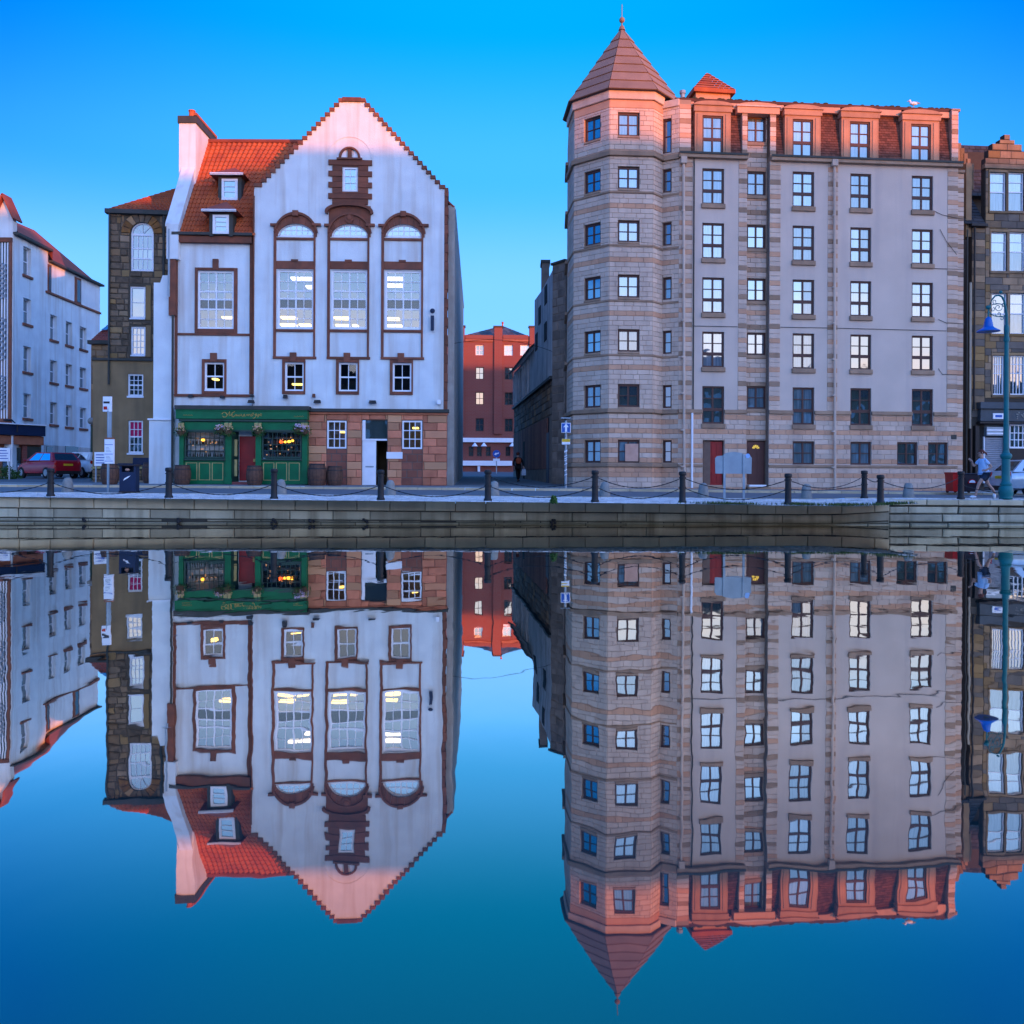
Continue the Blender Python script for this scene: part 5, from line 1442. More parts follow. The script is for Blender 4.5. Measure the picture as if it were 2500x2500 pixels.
# doors
dd = B().box(dorD[0] + (dorD[1] - dorD[0]) * .38, dorD[1] - .06, .12, .18, dorD[2], dorD[3] - .05)
x0, x1 = dorD[0] + (dorD[1] - dorD[0]) * .38, dorD[1] - .06
for k in range(2):
    for j_ in range(3):
        xa = x0 + .07 + k * (x1 - x0 - .1) / 2
        dd.box(xa, xa + (x1 - x0) / 2 - .1, .105, .12, dorD[2] + .12 + j_ * .62, dorD[2] + .62 + j_ * .62)
o = dd.build('door', M_doorred, blk, FM.M); o['label'] = 'red panelled front door'
B().box(dorD[0] + .05, x0, .10, .2, dorD[2], dorD[3] - .03).build('door_side_panel', mat('brown_side_panel', (.16, .10, .075), None, .6, 4), blk, FM.M)
B().box(dorD[0], dorD[1], -.25, .3, 1.0, dorD[2] - .01).box(dorD[0] - .1, dorD[1] + .1, -.5, -.26, 1.0, dorD[2] - .12).build('door_steps', M_sandd, blk, FM.M)
de = B().box(dorE[0] + .03, dorE[1] - .03, ER + .08, ER + .13, dorE[2], dorE[3] - .04)
for k in range(2):
    for (a, c) in ((.15, .85), (.95, 1.65)):
        xa = dorE[0] + .12 + k * .38; de.box(xa, xa + .3, ER + .065, ER + .08, dorE[2] + a, dorE[2] + c)
o = de.build('door', M_brown, blk, FM.M); o['label'] = 'brown panelled front door with fan light'
um_ = (dorE[0] + dorE[1]) / 2
b = B()
for k in range(5):
    a = math.pi * (k + .5) / 5
    b.prism([(um_ + .05 * math.cos(a - .2), dorE[3] - .36 + .05 * math.sin(a - .2)), (um_ + .17 * math.cos(a - .22), dorE[3] - .36 + .17 * math.sin(a - .22)), (um_ + .17 * math.cos(a + .22), dorE[3] - .36 + .17 * math.sin(a + .22)), (um_ + .05 * math.cos(a + .2), dorE[3] - .36 + .05 * math.sin(a + .2))], ER + .06, ER + .075)
b.build('fan_light', M_glow if False else mat('fan_light_amber', (.5, .35, .05), None, .4, 3, emit=(1, .7, .1, .7)), o, FM.M)
B().box(dorE[0], dorE[1] - .1, ER - .35, ER + .08, dorE[2] - .09, dorE[2] - .01).build('white_door_sill', M_white, blk, FM.M)
B().box(dorE[0] - .1, dorE[1], -.3, ER + .1, 1.0, dorE[2] - .10).build('door_steps', M_sandd, blk, FM.M)
# rain-water pipes
for px_, y0p, y1p, mt_ in ((1667, 385, 1182, M_sand), (2034, 392, 1186, M_sand)):
    pa_, pb_ = FM.uz(px_, y0p), FM.uz(px_ + 1.5, y1p)
    b = B().tube([(pa_[0], -.13, pa_[1] - .05), (pb_[0], -.13, 1.05)], .06, 8).box(pa_[0] - .13, pa_[0] + .13, -.25, -.01, pa_[1] - .3, pa_[1] - .02)
    for k in range(9): zz_ = 2 + k * 1.6; b.lathe([(.08, 0), (.08, .07)], 8, (pa_[0], -.13, zz_))
    b.build('rainwater_pipe', mt_, blk, FM.M)
pa_ = FM.uz(1690, 700)
B().tube([(pa_[0], -.09, 1.1), (pa_[0], -.09, zs0)], .05, 8).build('waste_pipe', M_white, blk, FM.M)
B().tube([(pa_[0] + .05, -.05, zs0), (pa_[0] + .05, -.05, zc0_)], .03, 6).build('waste_pipe', M_lead, blk, FM.M)
# thin cables across the render
for pts in ([(2281, 516), (2300, 525), (2330, 532), (2357, 536)], [(2281, 656), (2357, 658)], [(2290, 780), (2310, 789), (2357, 791)], [(1905, 799), (2030, 801), (2310, 808)], [(1690, 796), (1800, 798)], [(2290, 900), (2300, 914), (2357, 916)], [(2294, 560), (2310, 590), (2335, 622)]):
    B().tube([(FM.uz(x_, y_)[0], -.03, FM.uz(x_, y_)[1]) for x_, y_ in pts], .012, 4).build('cable', M_lead, blk, FM.M)
# air brick
uz_ = FM.uz(2328, 1067); B().box(uz_[0] - .13, uz_[0] + .13, -.03, .0, uz_[1] - .1, uz_[1] + .1).build('air_brick', M_lead, blk, FM.M)
# gull on the roof
gp = at(2230, 262, 40.6)
gull = thing('gull', 'white gull standing on the roof edge of the apartment block', 'gull', tuple(gp))
b = B().ball((0, 0, .17), .11, 1.7, .8, .75, 10, 8).ball((-.17, 0, .29), .055, 1.1, 1, 1, 8, 6).tube([(-.12, 0, .2), (-.17, 0, .28)], .045, 6)
b.build('body', M_white, gull, WM[gull.name], True)
B().tube([(.1, 0, .2), (.3, 0, .18)], [.07, .02], 6).build('wing', M_grey, gull, WM[gull.name])
B().tube([(-.22, 0, .285), (-.29, 0, .27)], [.018, .006], 5).build('beak', M_yel, gull, WM[gull.name])
for s_ in (-.03, .03): B().tube([(0, s_, .1), (0, s_, 0)], .009, 4).build('leg', M_yel, gull, WM[gull.name])

# ================================================================ OTHER BUILDINGS
random.seed(3)
# ---- white rendered flats at the left edge
XF = -30.5
FWF = Face(XF, 54.6, XF - .1, 66.3)            # flank along the side street
FWG = Face(-46, 54.6, XF, 54.6)                # gable end towards the quay
wf = thing('rendered_flats', 'white rendered flats at the left edge with stepped red roof and small deep windows', 'building', (XF, 55, 1.4))
def fx(x, y): return FWF.uz(x, y)
zl, zr_ = fx(70, 590)[1], fx(170, 664)[1]
us = fx(117, 700)[0]
hs, big_ = [], []
for x0, x1, rows in ((57, 76, [(604, 673), (729, 791), (846, 908), (961, 1021)]), (122.6, 139, [(769.5, 830), (880, 934), (982, 1036)]), (160.7, 176, [(786, 843), (889, 941), (989, 1042)]), (195, 211, [(799, 853), (898, 948), (996, 1046)])):
    for a, c in rows: hs.append(FWF.rect(x0, a, x1, c))
wall(FWF, 'flank_wall', [(0, 1.2), (FWF.len, 1.2), (FWF.len, zr_), (us, zr_), (us, zl), (0, zl)], hs, M_harl, wf, reveal=.3, thick=.4)
for h in hs:
    window(FWF, wf, h, cols=(), rows=(.5,), fm=M_white, pm=G_dark, y=.24, fw=.07, bw=.05)
    band(FWF, wf, 'sill', (h[0] - .12, h[1] + .12, h[2] - .16, h[2]), M_trim, -.1, .2)
def qb(fc, u0, u1, z0, z1, nm, mt_, y0=-.06, y1=.03, par=None): return B().bbox(u0, u1, y0, y1, z0, z1).build(nm, mt_, par or wf, fc.M)
ub0, ub1 = fx(111, 700)[0], FWF.len
zb1 = fx(170, 733)[1]
qb(FWF, ub0, ub1, zb1 - .14, zb1, 'string_course', M_trim, -.12)
for x0, x1 in ((116, 124), (182, 197)):
    r = FWF.rect(x0, 640, x1, 700); qb(FWF, r[0], r[1], zb1, zr_ - .15, 'attic_window_surround', M_trim, -.05)
    qb(FWF, r[0] + (r[1] - r[0]) * .3, r[1] - .15, zb1 + .1, zr_ - .3, 'attic_window', G_dull, -.07)
qb(FWF, us, ub1 + .1, zr_ - .02, zr_ + .12, 'gutter', M_lead, -.3); qb(FWF, 0, us + .1, zl - .02, zl + .14, 'gutter', M_lead, -.3)
T1 = lambda px_, py_, Xx: at(px_, py_, -Xx * 2184 / (1250 - px_))
eL, eM, eM2, eR = FWF.w(0, -.3, zl + .1), FWF.w(us, -.3, zl + .1), FWF.w(us, -.3, zr_ + .1), FWF.w(FWF.len, -.3, zr_ + .1)
t0, t1, t2 = T1(30, 539, -31.9), T1(84, 562, -31.9), T1(234, 689, -31.2)
quad('roof', [eL, eM, t1, t0], M_pantd, wf); quad('roof', [eM, eM2, eR, t2, t1], M_pantd, wf)
quad('roof', [t0, t1, t2, t2 + Vector((-10, 3, -1)), t0 + Vector((-10, 0, 0))], M_pantd, wf)
g = [FWG.uz(-60, 900)[0], FWG.len]; zg1 = FWG.uz(30, 540)[1]
ga, gz = FWG.uz(10, 500)[0], FWG.uz(10, 487)[1]
wall(FWG, 'gable_end_wall', [(0, 1.2), (FWG.len, 1.2), (FWG.len, zg1), (ga, gz), (2 * ga - FWG.len, zg1), (0, zg1)], [], M_harl, wf, thick=.4)
for s_ in (1, -1):
    a_, c_ = FWG.w(ga, -.35, gz + .25), FWG.w(ga + s_ * (FWG.len - ga + .12), -.35, zg1 + .05)
    quad('gable_roof', [a_, c_, c_ + Vector((0, 1.0, 0)), a_ + Vector((0, 1.0, 0))], M_pantd, wf, .1)
uu0, uu1 = FWG.uz(23.5, 800)[0], FWG.uz(30, 800)[0]; zz0, zz1 = FWG.uz(20, 1022)[1], FWG.uz(20, 592)[1]
qb(FWG, uu0, uu1 - .02, zz0, zz1, 'brown_corner_band', M_trim, -.1)
qb(FWG, uu0 - 2, uu1, zz1, zz1 + .28, 'brown_cross_band', M_trim, -.14); qb(FWG, uu0 - 2, uu1, zz0 - .3, zz0 - .01, 'brown_cross_band', M_trim, -.14)
qb(FWG, uu0 - 2.2, uu0 - .01, zz0, zz1, 'stair_glazing', G_dull, .0 - .02)
for k in range(5): qb(FWG, uu0 - .15 - k * .17, uu0 - .08 - k * .17, zz0, zz1, 'white_mullion', M_white, -.06)
b = B()
for (ya, yb_) in ((730, 645), (880, 775), (1000, 920)):
    za, zb_ = FWG.uz(12, ya)[1], FWG.uz(12, yb_)[1]; n_ = 7
    for k in range(n_):
        z_ = za + (zb_ - za) * k / n_
        for j_ in range(3):
            u_ = uu0 - .15 - j_ * .3
            b.tube([(u_, -.1, z_), (u_ - .28, -.1, z_ + .35)], .035, 4); b.tube([(u_ - .28, -.1, z_), (u_, -.1, z_ + .35)], .035, 4)
o = b.build('balcony_lattice', M_grey, wf, FWG.M); o['kind'] = 'stuff'
# shop at its foot
FSH = Face.px(-40, 53.4, 105, 56.4)
fs_ = thing('shop_unit', 'single storey shop unit with navy fascia over an orange-brown band below the white flats', 'shop', tuple(FSH.w(3, 0, 1.35)))
def q_(x0, y0, x1, y1, nm, mt_, a=-.1, c=.2): r = FSH.rect(x0, y0, x1, y1); return B().bbox(r[0], r[1], a, c, r[2], r[3]).build(nm, mt_, fs_, FSH.M)
r = FSH.rect(-38, 1038, 105, 1166); B().box(r[0], r[1], .2, 4, 1.2, r[3]).build('wall', M_tan, fs_, FSH.M)
q_(-38, 1037, 105, 1062.5, 'fascia', M_navy, -.3); q_(-38, 1063.5, 104, 1085, 'panel_band', M_tan, -.15)
q_(-38, 1034, 106, 1037, 'cornice', M_white, -.4)
for x0, x1 in ((8, 26), (28, 52)): q_(x0, 1092, x1, 1163, 'shop_window', G_dark, .05, .21)
q_(55, 1087, 66, 1166, 'brick_pier', M_brick, -.02); q_(66, 1090, 102, 1166, 'shop_window', G_dark, .05, .21)
lp = FSH.w(FSH.uz(35, 1035)[0], -.35, FSH.uz(35, 1031)[1])
B().tube([(0, 0, -.6), (0, 0, -.2), (-.2, -.2, .1), (-.4, -.3, .15)], .04, 6).ball((-.45, -.3, .1), .16, 1.6, 1, .5, 10, 6).build('wall_lamp', M_black, fs_, T(*lp))
# long low window strip on the flats' ground floor
r = FWF.rect(107, 1080, 223, 1088); qb(FWF, r[0], r[1], 1.3, r[2] - .05, 'ground_floor_strip', M_greyh, -.02)
for x0, x1 in ((112, 128), (158, 190)):
    r = FWF.rect(x0, 1090, x1, 1112); qb(FWF, r[0], r[1], r[2], r[3], 'ground_floor_window', G_dull, -.05)

# ---- small red roofed house glimpsed between
FRR = Face.px(222, 52, 275, 52)
rh = thing('rear_house', 'red roofed stone house with skylight, glimpsed between white flats and rubble house', 'house', tuple(FRR.w(.5, 0, 1.3)))
r = FRR.rect(222, 835, 275, 1140); B().box(r[0], r[1], 0, 5, 1.0, r[3]).build('wall', M_rub, rh, FRR.M)
rubble(FRR, rh, r[0], r[1], 6.5, r[3], [M_rub, M_tene], name='rubble_stone')
a_, c_ = FRR.w(r[0], -.2, r[3]), FRR.w(r[1], -.2, r[3]); tt = at(228, 762, 56).z
pantiles('pantile_roof', a_, c_, Vector((c_.x, 56, tt)), Vector((a_.x, 56, tt)), M_pantd, rh)
s0, s1, s2, s3 = at(232, 808, 53.4), at(250, 785, 54.6), at(257, 782, 54.6), at(236, 812, 53.4)
pz = lambda p: Vector((p.x, p.y - .25, p.z + .1))
B().box(r[0] - .1, r[1], -.28, .1, r[3] - .14, r[3] + .07).build('eaves_board', M_lead, rh, FRR.M)
rp = lambda u, v: a_.lerp(c_, u).lerp(Vector((a_.x, 56, tt)).lerp(Vector((c_.x, 56, tt)), u), v) + Vector((0, -.12, .12))
quad('skylight', [rp(.10, .30), rp(.36, .30), rp(.55, .70), rp(.29, .70)], G_net, rh)

# ---- dark rubble house
FRU = Face.px(226, 44.0, 430, 44.4)
ru = thing('rubble_house', 'narrow dark rubble stone house with arched top window and olive harled lower storeys', 'house', tuple(FRU.w(2, 0, 1.2)))
uL, uT0, uT1 = 0, FRU.uz(266, 700)[0], FRU.uz(416, 700)[0]
zT, zM = FRU.uz(340, 518)[1], FRU.uz(300, 880)[1]
aw = FRU.rect(319, 584, 375, 662)
am = ((aw[0] + aw[1]) / 2, FRU.uz(347, 570)[1]); ar = (aw[1] - aw[0]) / 2
archp = [(am[0] + ar * math.cos(math.pi * q / 12), am[1] + ar * math.sin(math.pi * q / 12)) for q in range(13)]
w2, w3 = FRU.rect(317, 699, 355, 777), FRU.rect(319, 797, 355, 867)
h1, h2 = FRU.rect(312, 913, 350, 967), FRU.rect(313, 1026.5, 349, 1106)
wall(FRU, 'rubble_wall', [(uT0, zM), (uT1, zM), (uT1, zT), (uT0, zT)], [[(aw[0], aw[2]), (aw[1], aw[2])] + archp, w2, w3], M_rubm, ru, reveal=.25)
wall(FRU, 'harled_wall', [(uL, 1.0), (uT1, 1.0), (uT1, zM), (uL, zM)], [h1, h2], M_olive, ru, y=-.02, reveal=.2)
atop = (aw[0] - .0, aw[1] + .0, am[1], am[1] + ar + .02)
rubble(FRU, ru, uT0, uT1, zM + .1, zT, [M_rub, M_rub, M_rub, M_tene], [(aw[0] - .03, aw[1] + .03, aw[2] - .05, am[1]), (aw[0] - .45, aw[1] + .45, am[1], am[1] + ar + .5), (w2[0] - .05, w2[1] + .3, w2[2] - .1, w2[3] + .08), (w3[0] - .05, w3[1] + .3, w3[2] - .1, w3[3] + .1)])
for h in (w2, w3): B().bbox(h[1] + .03, h[1] + .27, -.05, .01, h[2] - .08, h[3] + .06).build('dressed_jamb', M_tene, ru, FRU.M)
B().bbox(uL, uT1, -.14, .05, zM - .02, zM + .1).build('string_course', M_lead, ru, FRU.M)
for q in range(9):
    a0_, a1_ = math.pi * q / 9 + .02, math.pi * (q + 1) / 9 - .02
    p_ = [(am[0] + ar * 1.02 * math.cos(a0_), am[1] + ar * 1.02 * math.sin(a0_)), (am[0] + (ar + .44) * math.cos(a0_), am[1] + (ar + .44) * math.sin(a0_)), (am[0] + (ar + .44) * math.cos(a1_), am[1] + (ar + .44) * math.sin(a1_)), (am[0] + ar * 1.02 * math.cos(a1_), am[1] + ar * 1.02 * math.sin(a1_))]
    B().prism(p_, -.07, .02).build('arch_stone', M_rubo if q in (0, 1, 7, 8, 2) else M_rub, ru, FRU.M)
for s_, fr_ in ((-1, .05), (1, .05)): pass
rubble(FRU, ru, aw[0] - .45, aw[1] + .45, am[1] + .0, am[1] + ar + .5, [M_rub], [(am[0] - ar - .3, am[0] + ar + .3, am[1], am[1] + ar + .3)], name='rubble_stone', proud=.03)
window(FRU, ru, (aw[0], aw[1], aw[2], am[1]), cols=(.25, .5, .75), rows=(.32, .62), thick=(('r', .32), ('r', .62)), fm=M_white, pm=lambda i, j: G_dark if j == 1 else G_net, y=.12, fw=.10, bw=.03)
fb = B().prism([(x_, z_) for x_, z_ in archp] + [(am[0] + (x_ - am[0]) * .87, am[1] + (z_ - am[1]) * .87) for x_, z_ in archp[::-1]], .08, .14)
for q in (3, 6, 9): fb.tube([(am[0], .11, am[1]), (archp[q][0], .11, archp[q][1])], .015, 4)
fo = fb.build('fanlight', M_white, ru, FRU.M)
B().prism(archp, .13, .135).build('pane', G_net, fo, FRU.M)
for h, rr_, pp in ((w2, (.5,), G_dark), (w3, (.25, .5, .75), G_dark)):
    window(FRU, ru, h, cols=(.33, .67) if h is w3 else (), rows=rr_, fm=M_white, pm=pp, y=.12, fw=.09, bw=.03, sill=(M_white, .07, .0))
window(FRU, ru, h1, cols=(.33, .67), rows=(.25, .5, .75), thick=(('r', .5),), fm=M_white, pm=G_dark, y=.1, fw=.08, bw=.03, sill=(M_white, .09, .03))
window(FRU, ru, h2, cols=(.33, .67), rows=(.25, .5, .75), thick=(('r', .5),), fm=M_white, pm=lambda i, j: M_blind if j > 1 else G_dark, y=.1, fw=.08, bw=.03, sill=(M_white, .09, .05))
B().box(uT0, uT1, .3, 6, 1.2, zT - .02).build('rear_wall', M_rubm, ru, FRU.M)
a_, c_ = FRU.w(uT0 - .12, -.2, zT + .0), FRU.w(uT1 + .3, -.2, zT + .0); rt = at(431, 461, 47)
pantiles('pantile_roof', a_, c_, rt + Vector((.4, 0, .1)), rt, M_pant, ru)
B().box(uT0 - .14, uT1 + .3, -.26, .1, zT - .14, zT + .07).build('eaves_board', M_lead, ru, FRU.M)
quad('rear_roof', [rt, rt + Vector((.4, 0, .1)), (c_.x, 50, zT), (a_.x, 50, zT)], M_pantd, ru)
B().tube([FRU.w(uT0 + .05, -.12, 6), FRU.w(uT0 + .05, -.12, zT)], .05, 6).tube([FRU.w(uT1 - .3, -.12, 9.2), FRU.w(uT1 - .3, -.12, zT)], .06, 6).build('drain_pipe', M_lead, ru)
# low rubble garden wall before it
FLW = Face.px(226, 43.0, 368, 42.6)
lw = thing('garden_wall', 'low rubble garden wall with a cream coping in front of the olive harled house', 'wall', tuple(FLW.w(1.4, 0, 1.15)))
B().box(0, FLW.len, .02, .3, 1.0, 1.85).build('wall_core', M_rubm, lw, FLW.M)
rubble(FLW, lw, 0, FLW.len, 1.12, 1.85, [M_rub, M_tene], hr=(.12, .22), wr=(.2, .45), proud=.04)
B().bbox(-.03, FLW.len + .03, -.07, .34, 1.85, 1.94).build('wall_coping', M_cream, lw, FLW.M)

# ---- far red brick warehouse closing the lane
FWH = Face.px(1085, 99, 1330, 99.6)
wh = thing('brick_warehouse', 'red brick warehouse with slate gable and white bands closing the lane', 'building', tuple(FWH.w(5, 0, 2.1)))
def W_(x0, y0, x1, y1): return FWH.rect(x0, y0, x1, y1)
hs = [W_(1161, 842, 1181, 867), W_(1230.7, 842, 1252, 868), W_(1270, 842, 1292, 868)]
hs += [W_(1161, a, 1181, c) for a, c in ((896, 926), (957, 988), (1021, 1053))] + [W_(1232, a, 1252, c) for a, c in ((897, 927), (958, 989), (1022, 1054))]
hs += [W_(a, 1090, c, 1114) for a, c in ((1144, 1156), (1164, 1176), (1186, 1198), (1234, 1246))]
zsh, zrp = FWH.uz(1122, 800)[1], FWH.uz(1200, 820)[1]
wall(FWH, 'brick_wall', [(0, .8), (FWH.len, .8), (FWH.len, zrp), (0, zrp)], hs, M_brick, wh, reveal=.3)
for i, h in enumerate(hs): window(FWH, wh, h, cols=(.5,), rows=(.5,), fm=(M_white if i < 3 else M_frameb), pm=(G_pale if i in (1, 2) else (G_net if i == 0 else G_dark)), y=.2, fw=.08, bw=.05)
for a, c, top in ((1108, 1134, 799), (1206, 1226, 800), (1292, 1312, 800)):
    r = W_(a, top, c, 1060); B().bbox(r[0], r[1], -.22, .5, r[2], r[3]).build('brick_pilaster', M_brick, wh, FWH.M)
    B().bbox(r[0] - .1, r[1] + .1, -.3, .6, r[3], r[3] + .18).build('pilaster_cap', M_lead, wh, FWH.M)
for a, c in ((1136, 1204), (1228, 1290)):
    r = W_(a, 818, c, 828); B().bbox(r[0], r[1], -.1, .4, r[2], r[3]).build('parapet', M_brick, wh, FWH.M)
    r = W_(a, 829, c, 834); B().bbox(r[0], r[1], -.14, .2, r[2], r[3]).build('parapet_course', M_tan, wh, FWH.M)
r = W_(1112, 1069.5, 1256, 1080); B().bbox(r[0], r[1], -.35, .1, r[2], r[3]).build('white_band', M_white, wh, FWH.M)
r = W_(1112, 1125, 1250, 1137); B().bbox(r[0], r[1], -.35, .1, r[2], r[3]).build('white_band', M_white, wh, FWH.M)
r = W_(1166, 1138, 1172, 1150); B().bbox(r[0], r[1], -.3, .1, 1.6, r[3]).build('white_post', M_white, wh, FWH.M)
ra, rb, rc = FWH.w(FWH.uz(1128, 812)[0], 1.5, FWH.uz(1128, 815)[1]), FWH.w(FWH.uz(1300, 812)[0], 1.5, FWH.uz(1300, 818)[1]), FWH.w(FWH.uz(1232, 790)[0], 3.5, FWH.uz(1232, 790)[1] + .3)
rd = FWH.w(FWH.uz(1226, 790)[0], 3.5, FWH.uz(1232, 790)[1] + .3)
slates('slate_roof', ra, rb, rc, rd, M_slate, wh, .6, .35)
fu = FWH.w(FWH.uz(1227, 800)[0], 0, FWH.uz(1227, 797)[1])
B().tube([(fu.x, fu.y, fu.z), (fu.x, fu.y, fu.z + .35)], .09, 6).ball((fu.x, fu.y, fu.z + .4), .14, 1, 1, 1, 8, 6).build('roof_vent', M_pant, wh)
for px_ in (1159, 1181, 1250):
    p_ = FWH.w(FWH.uz(px_, 1086)[0], -.5, FWH.uz(px_, 1090)[1]); B().lathe([(.35, 0), (.12, .3), (.05, .4)], 10, tuple(p_)).build('wall_lamp', M_white, wh)

# ---- grey harled building with boarded lower wall, along the lane
FA = Face(2.06, 46.0, .10, 67.0)     # runs away from the viewer
# its visible side faces left, so flip: local Y must point to +X
FA = Face(.10, 67.0, 2.06, 46.0)
an = thing('lane_building', 'grey harled building with dark boarded lower wall along the lane', 'building', (2.3, 46.5, 1.2))
def A_(px_, py_): return FA.uz(px_, py_)
uN = FA.len; uMid = A_(1305, 800)[0]
zg = 1.53 + 245 / 47.5; zt1 = A_(1305, 734)[1]; zt0 = A_(1347, 663)[1]; zw = 4.75; ze2 = A_(1253, 913)[1]
b = B().prism([(uMid, zg), (uN, zg), (uN, zt0), (A_(1322, 700)[0], A_(1322, 710)[1]), (uMid, zt1)], 0, .5); b.build('upper_wall', M_greyh, an, FA.M)
B().prism([(0, zg), (uMid - .01, zg), (uMid - .01, ze2), (0, ze2)], .02, .5).build('upper_wall', M_greyh, an, FA.M)
B().box(0, uN, .05, .5, zw, zg - .02).build('stone_band', M_piers, an, FA.M)
rubble(FA, an, 0, uN, zw + .05, zg - .1, [M_piers, M_rub], hr=(.3, .45), wr=(.5, 1.1), y=.05, proud=.04, name='band_stone')
B().bbox(0, uN, -.15, .1, zg - .1, zg + .06).build('ledge', M_lead, an, FA.M)
a_, c_ = FA.w(0, -.3, ze2 - .1), FA.w(uMid, -.3, ze2 - .1)
quad('roof', [a_, c_, c_ + Vector((3, 0, 2.6)), a_ + Vector((3, 0, 2.6))], M_slated, an, .12)
B().box(.0, uN, .06, .5, .9, zw).build('boarded_wall', M_dark, an, FA.M)
u = .1
while u < uN - 2.2:
    B().bbox(0, .42, -.02, .06, 2.0, zw - .03, .015).build('board', M_wood, an, FA.M @ T(u, 0, 0)); u += .44
B().box(0, uN, -.01, .06, .9, 1.98).build('plinth', M_piers, an, FA.M)
for u0_, w_, nm in ((uN - 2.1, 1.0, 'lane_door'), (uN - 14, .9, 'lane_door')):
    B().box(u0_, u0_ + w_, -.03, .06, 1.2, 3.9).build(nm, M_navy if u0_ > 10 else M_dark, an, FA.M)
B().box(uN - 1.0, uN, -.02, .06, 2.0, zw).build('end_pier', M_piers, an, FA.M)
for k, (px_, py_) in enumerate(((1318, 770), (1333, 720), (1310, 835), (1332, 810))):
    u_, z_ = A_(px_, py_); B().box(u_ - .5, u_ + .5, -.03, .05, z_ - .5, z_ + .5).build('lane_window', M_dark, an, FA.M)
for k in range(7): B().box(k * 1.6 + .4, k * 1.6 + .55, -.1, .05, zg + .2, ze2 - .3).build('wall_rib', M_greyh, an, FA.M)
FAP = Face.px(1347, 45.9, 1379, 45.0)
r = FAP.rect(1347, 644, 1379, 1185)
B().box(0, FAP.len, 0, 3, .9, r[3]).build('stone_pier', M_piers, an, FAP.M)
rubble(FAP, an, 0, FAP.len, 1.1, r[3] - .1, [M_piers], hr=(.35, .5), wr=(.35, .7), proud=.03, name='pier_stone')
B().bbox(-.06, FAP.len, -.1, 3, r[3], r[3] + .12).build('pier_coping', M_lead, an, FAP.M)
p0, p1 = at(1323, 642, 52), at(1341, 642, 52)
ch_ = B().box(p0.x, p1.x, 52, 53.2, 11.0, p0.z).build('chimney', M_piers, an)
B().bbox(p0.x - .06, p1.x + .06, 51.94, 53.26, p0.z, p0.z + .18).build('chimney_cap', M_lead, ch_)

# ---- brown tenement at the right edge
FTT = Face.px(2370, 41.5, 2600, 41.9)
te = thing('brown_tenement', 'brown ashlar tenement at the right edge with crow-stepped gable and slate roof', 'building', tuple(FTT.w(3, 0, 1.0)))
def t_(x0, y0, x1, y1): return FTT.rect(x0, y0, x1, y1)
uG0 = FTT.uz(2405, 600)[0]; zGut = FTT.uz(2390, 552)[1]; zshop = FTT.uz(2450, 983)[1]; zcn = FTT.uz(2450, 402)[1]
wins = [t_(2417, 421, 2456, 515.5), t_(2462, 421, 2500, 515.5), t_(2420, 566.7, 2458, 662), t_(2464.7, 566.7, 2502, 662), t_(2421, 716, 2459, 815), t_(2466, 716, 2503, 815), t_(2424, 868, 2452, 964), t_(2466, 868, 2503, 964)]
ug = FTT.uz(2458, 400)[0]; hwid = ug - uG0
st = [(uG0, zcn), (uG0 + .0, zcn + .5)]
zz_ = lambda y: FTT.uz(2458, y)[1]
stp = [(2405, 402, 388), (2412, 388, 368), (2422, 368, 352), (2440, 352, 342), (2451, 342, 329)]
left = []
for x_, ya, yb_ in stp: u_ = FTT.uz(x_, 380)[0]; left += [(u_, zz_(ya)), (u_, zz_(yb_))]
right = [(2 * ug - u_, z_) for u_, z_ in left]
uE = FTT.len
wall(FTT, 'gable_wall', [(uG0, 4.3), (uG0 + 2 * hwid, 4.3)] + right + left[::-1], [w for w in wins if w[1] < uG0 + 2 * hwid + .01], M_tenej, te, reveal=.15)
wall(FTT, 'wall', [(0, 1.0), (uG0 - .001, 1.0), (uG0 - .001, zGut), (0, zGut)], [], M_tenej, te)
wall(FTT, 'wall', [(uG0 + 2 * hwid + .001, 1.0), (uE, 1.0), (uE, zGut), (uG0 + 2 * hwid + .001, zGut)], [], M_tenej, te)
hb_ = [(w[0] - .1, w[1] + .1, w[2] - .1, w[3] + .14) for w in wins]
tb = ashlar(FTT, 0, uG0 - .01, 4.4, zGut - .1, .33, .6, (), kind=lambda k, z: random.choice([0, 0, 1]), jit=.3)
tb += ashlar(FTT, uG0 + .005, uG0 + 2 * hwid, zshop + .2, zcn, .33, .7, hb_, kind=lambda k, z: random.choice([0, 0, 1]), jit=.3)
for (x_, ya, yb_) in stp:
    u_ = FTT.uz(x_, 380)[0]; tb += ashlar(FTT, u_, 2 * ug - u_, zz_(ya) + .02, zz_(yb_), .33, .6, (), kind=lambda k, z: 0)
emit_blocks(te, tb, [M_tene, mat('grey_brown_ashlar', (.15, .125, .10), (.11, .09, .075), .9, 2, .5, 24, var=.25)], name='ashlar_block', proud=.03)
for i, w in enumerate(wins):
    sx_ = B().bbox(w[0] - .09, w[0] - .004, -.03, .05, w[2], w[3]).bbox(w[1] + .004, w[1] + .09, -.03, .05, w[2], w[3]).bbox(w[0] - .09, w[1] + .09, -.04, .05, w[3] + .004, w[3] + .13).bbox(w[0] - .09, w[1] + .09, -.08, .05, w[2] - .12, w[2] - .004)
    sx_.build('window_surround', M_tene, te, FTT.M)
    window(FTT, te, w, cols=() if i < 6 else (.25, .5, .75), rows=(.5, .76) if i < 6 else (.55, .8), thick=(('r', .5),), fm=M_white, pm=(lambda ii, jj: G_pale if jj > 0 else G_net) if i < 6 else (lambda ii, jj: G_net if jj > 0 else G_dark), y=.12, fw=.045 if i < 6 else .06, bw=.025)
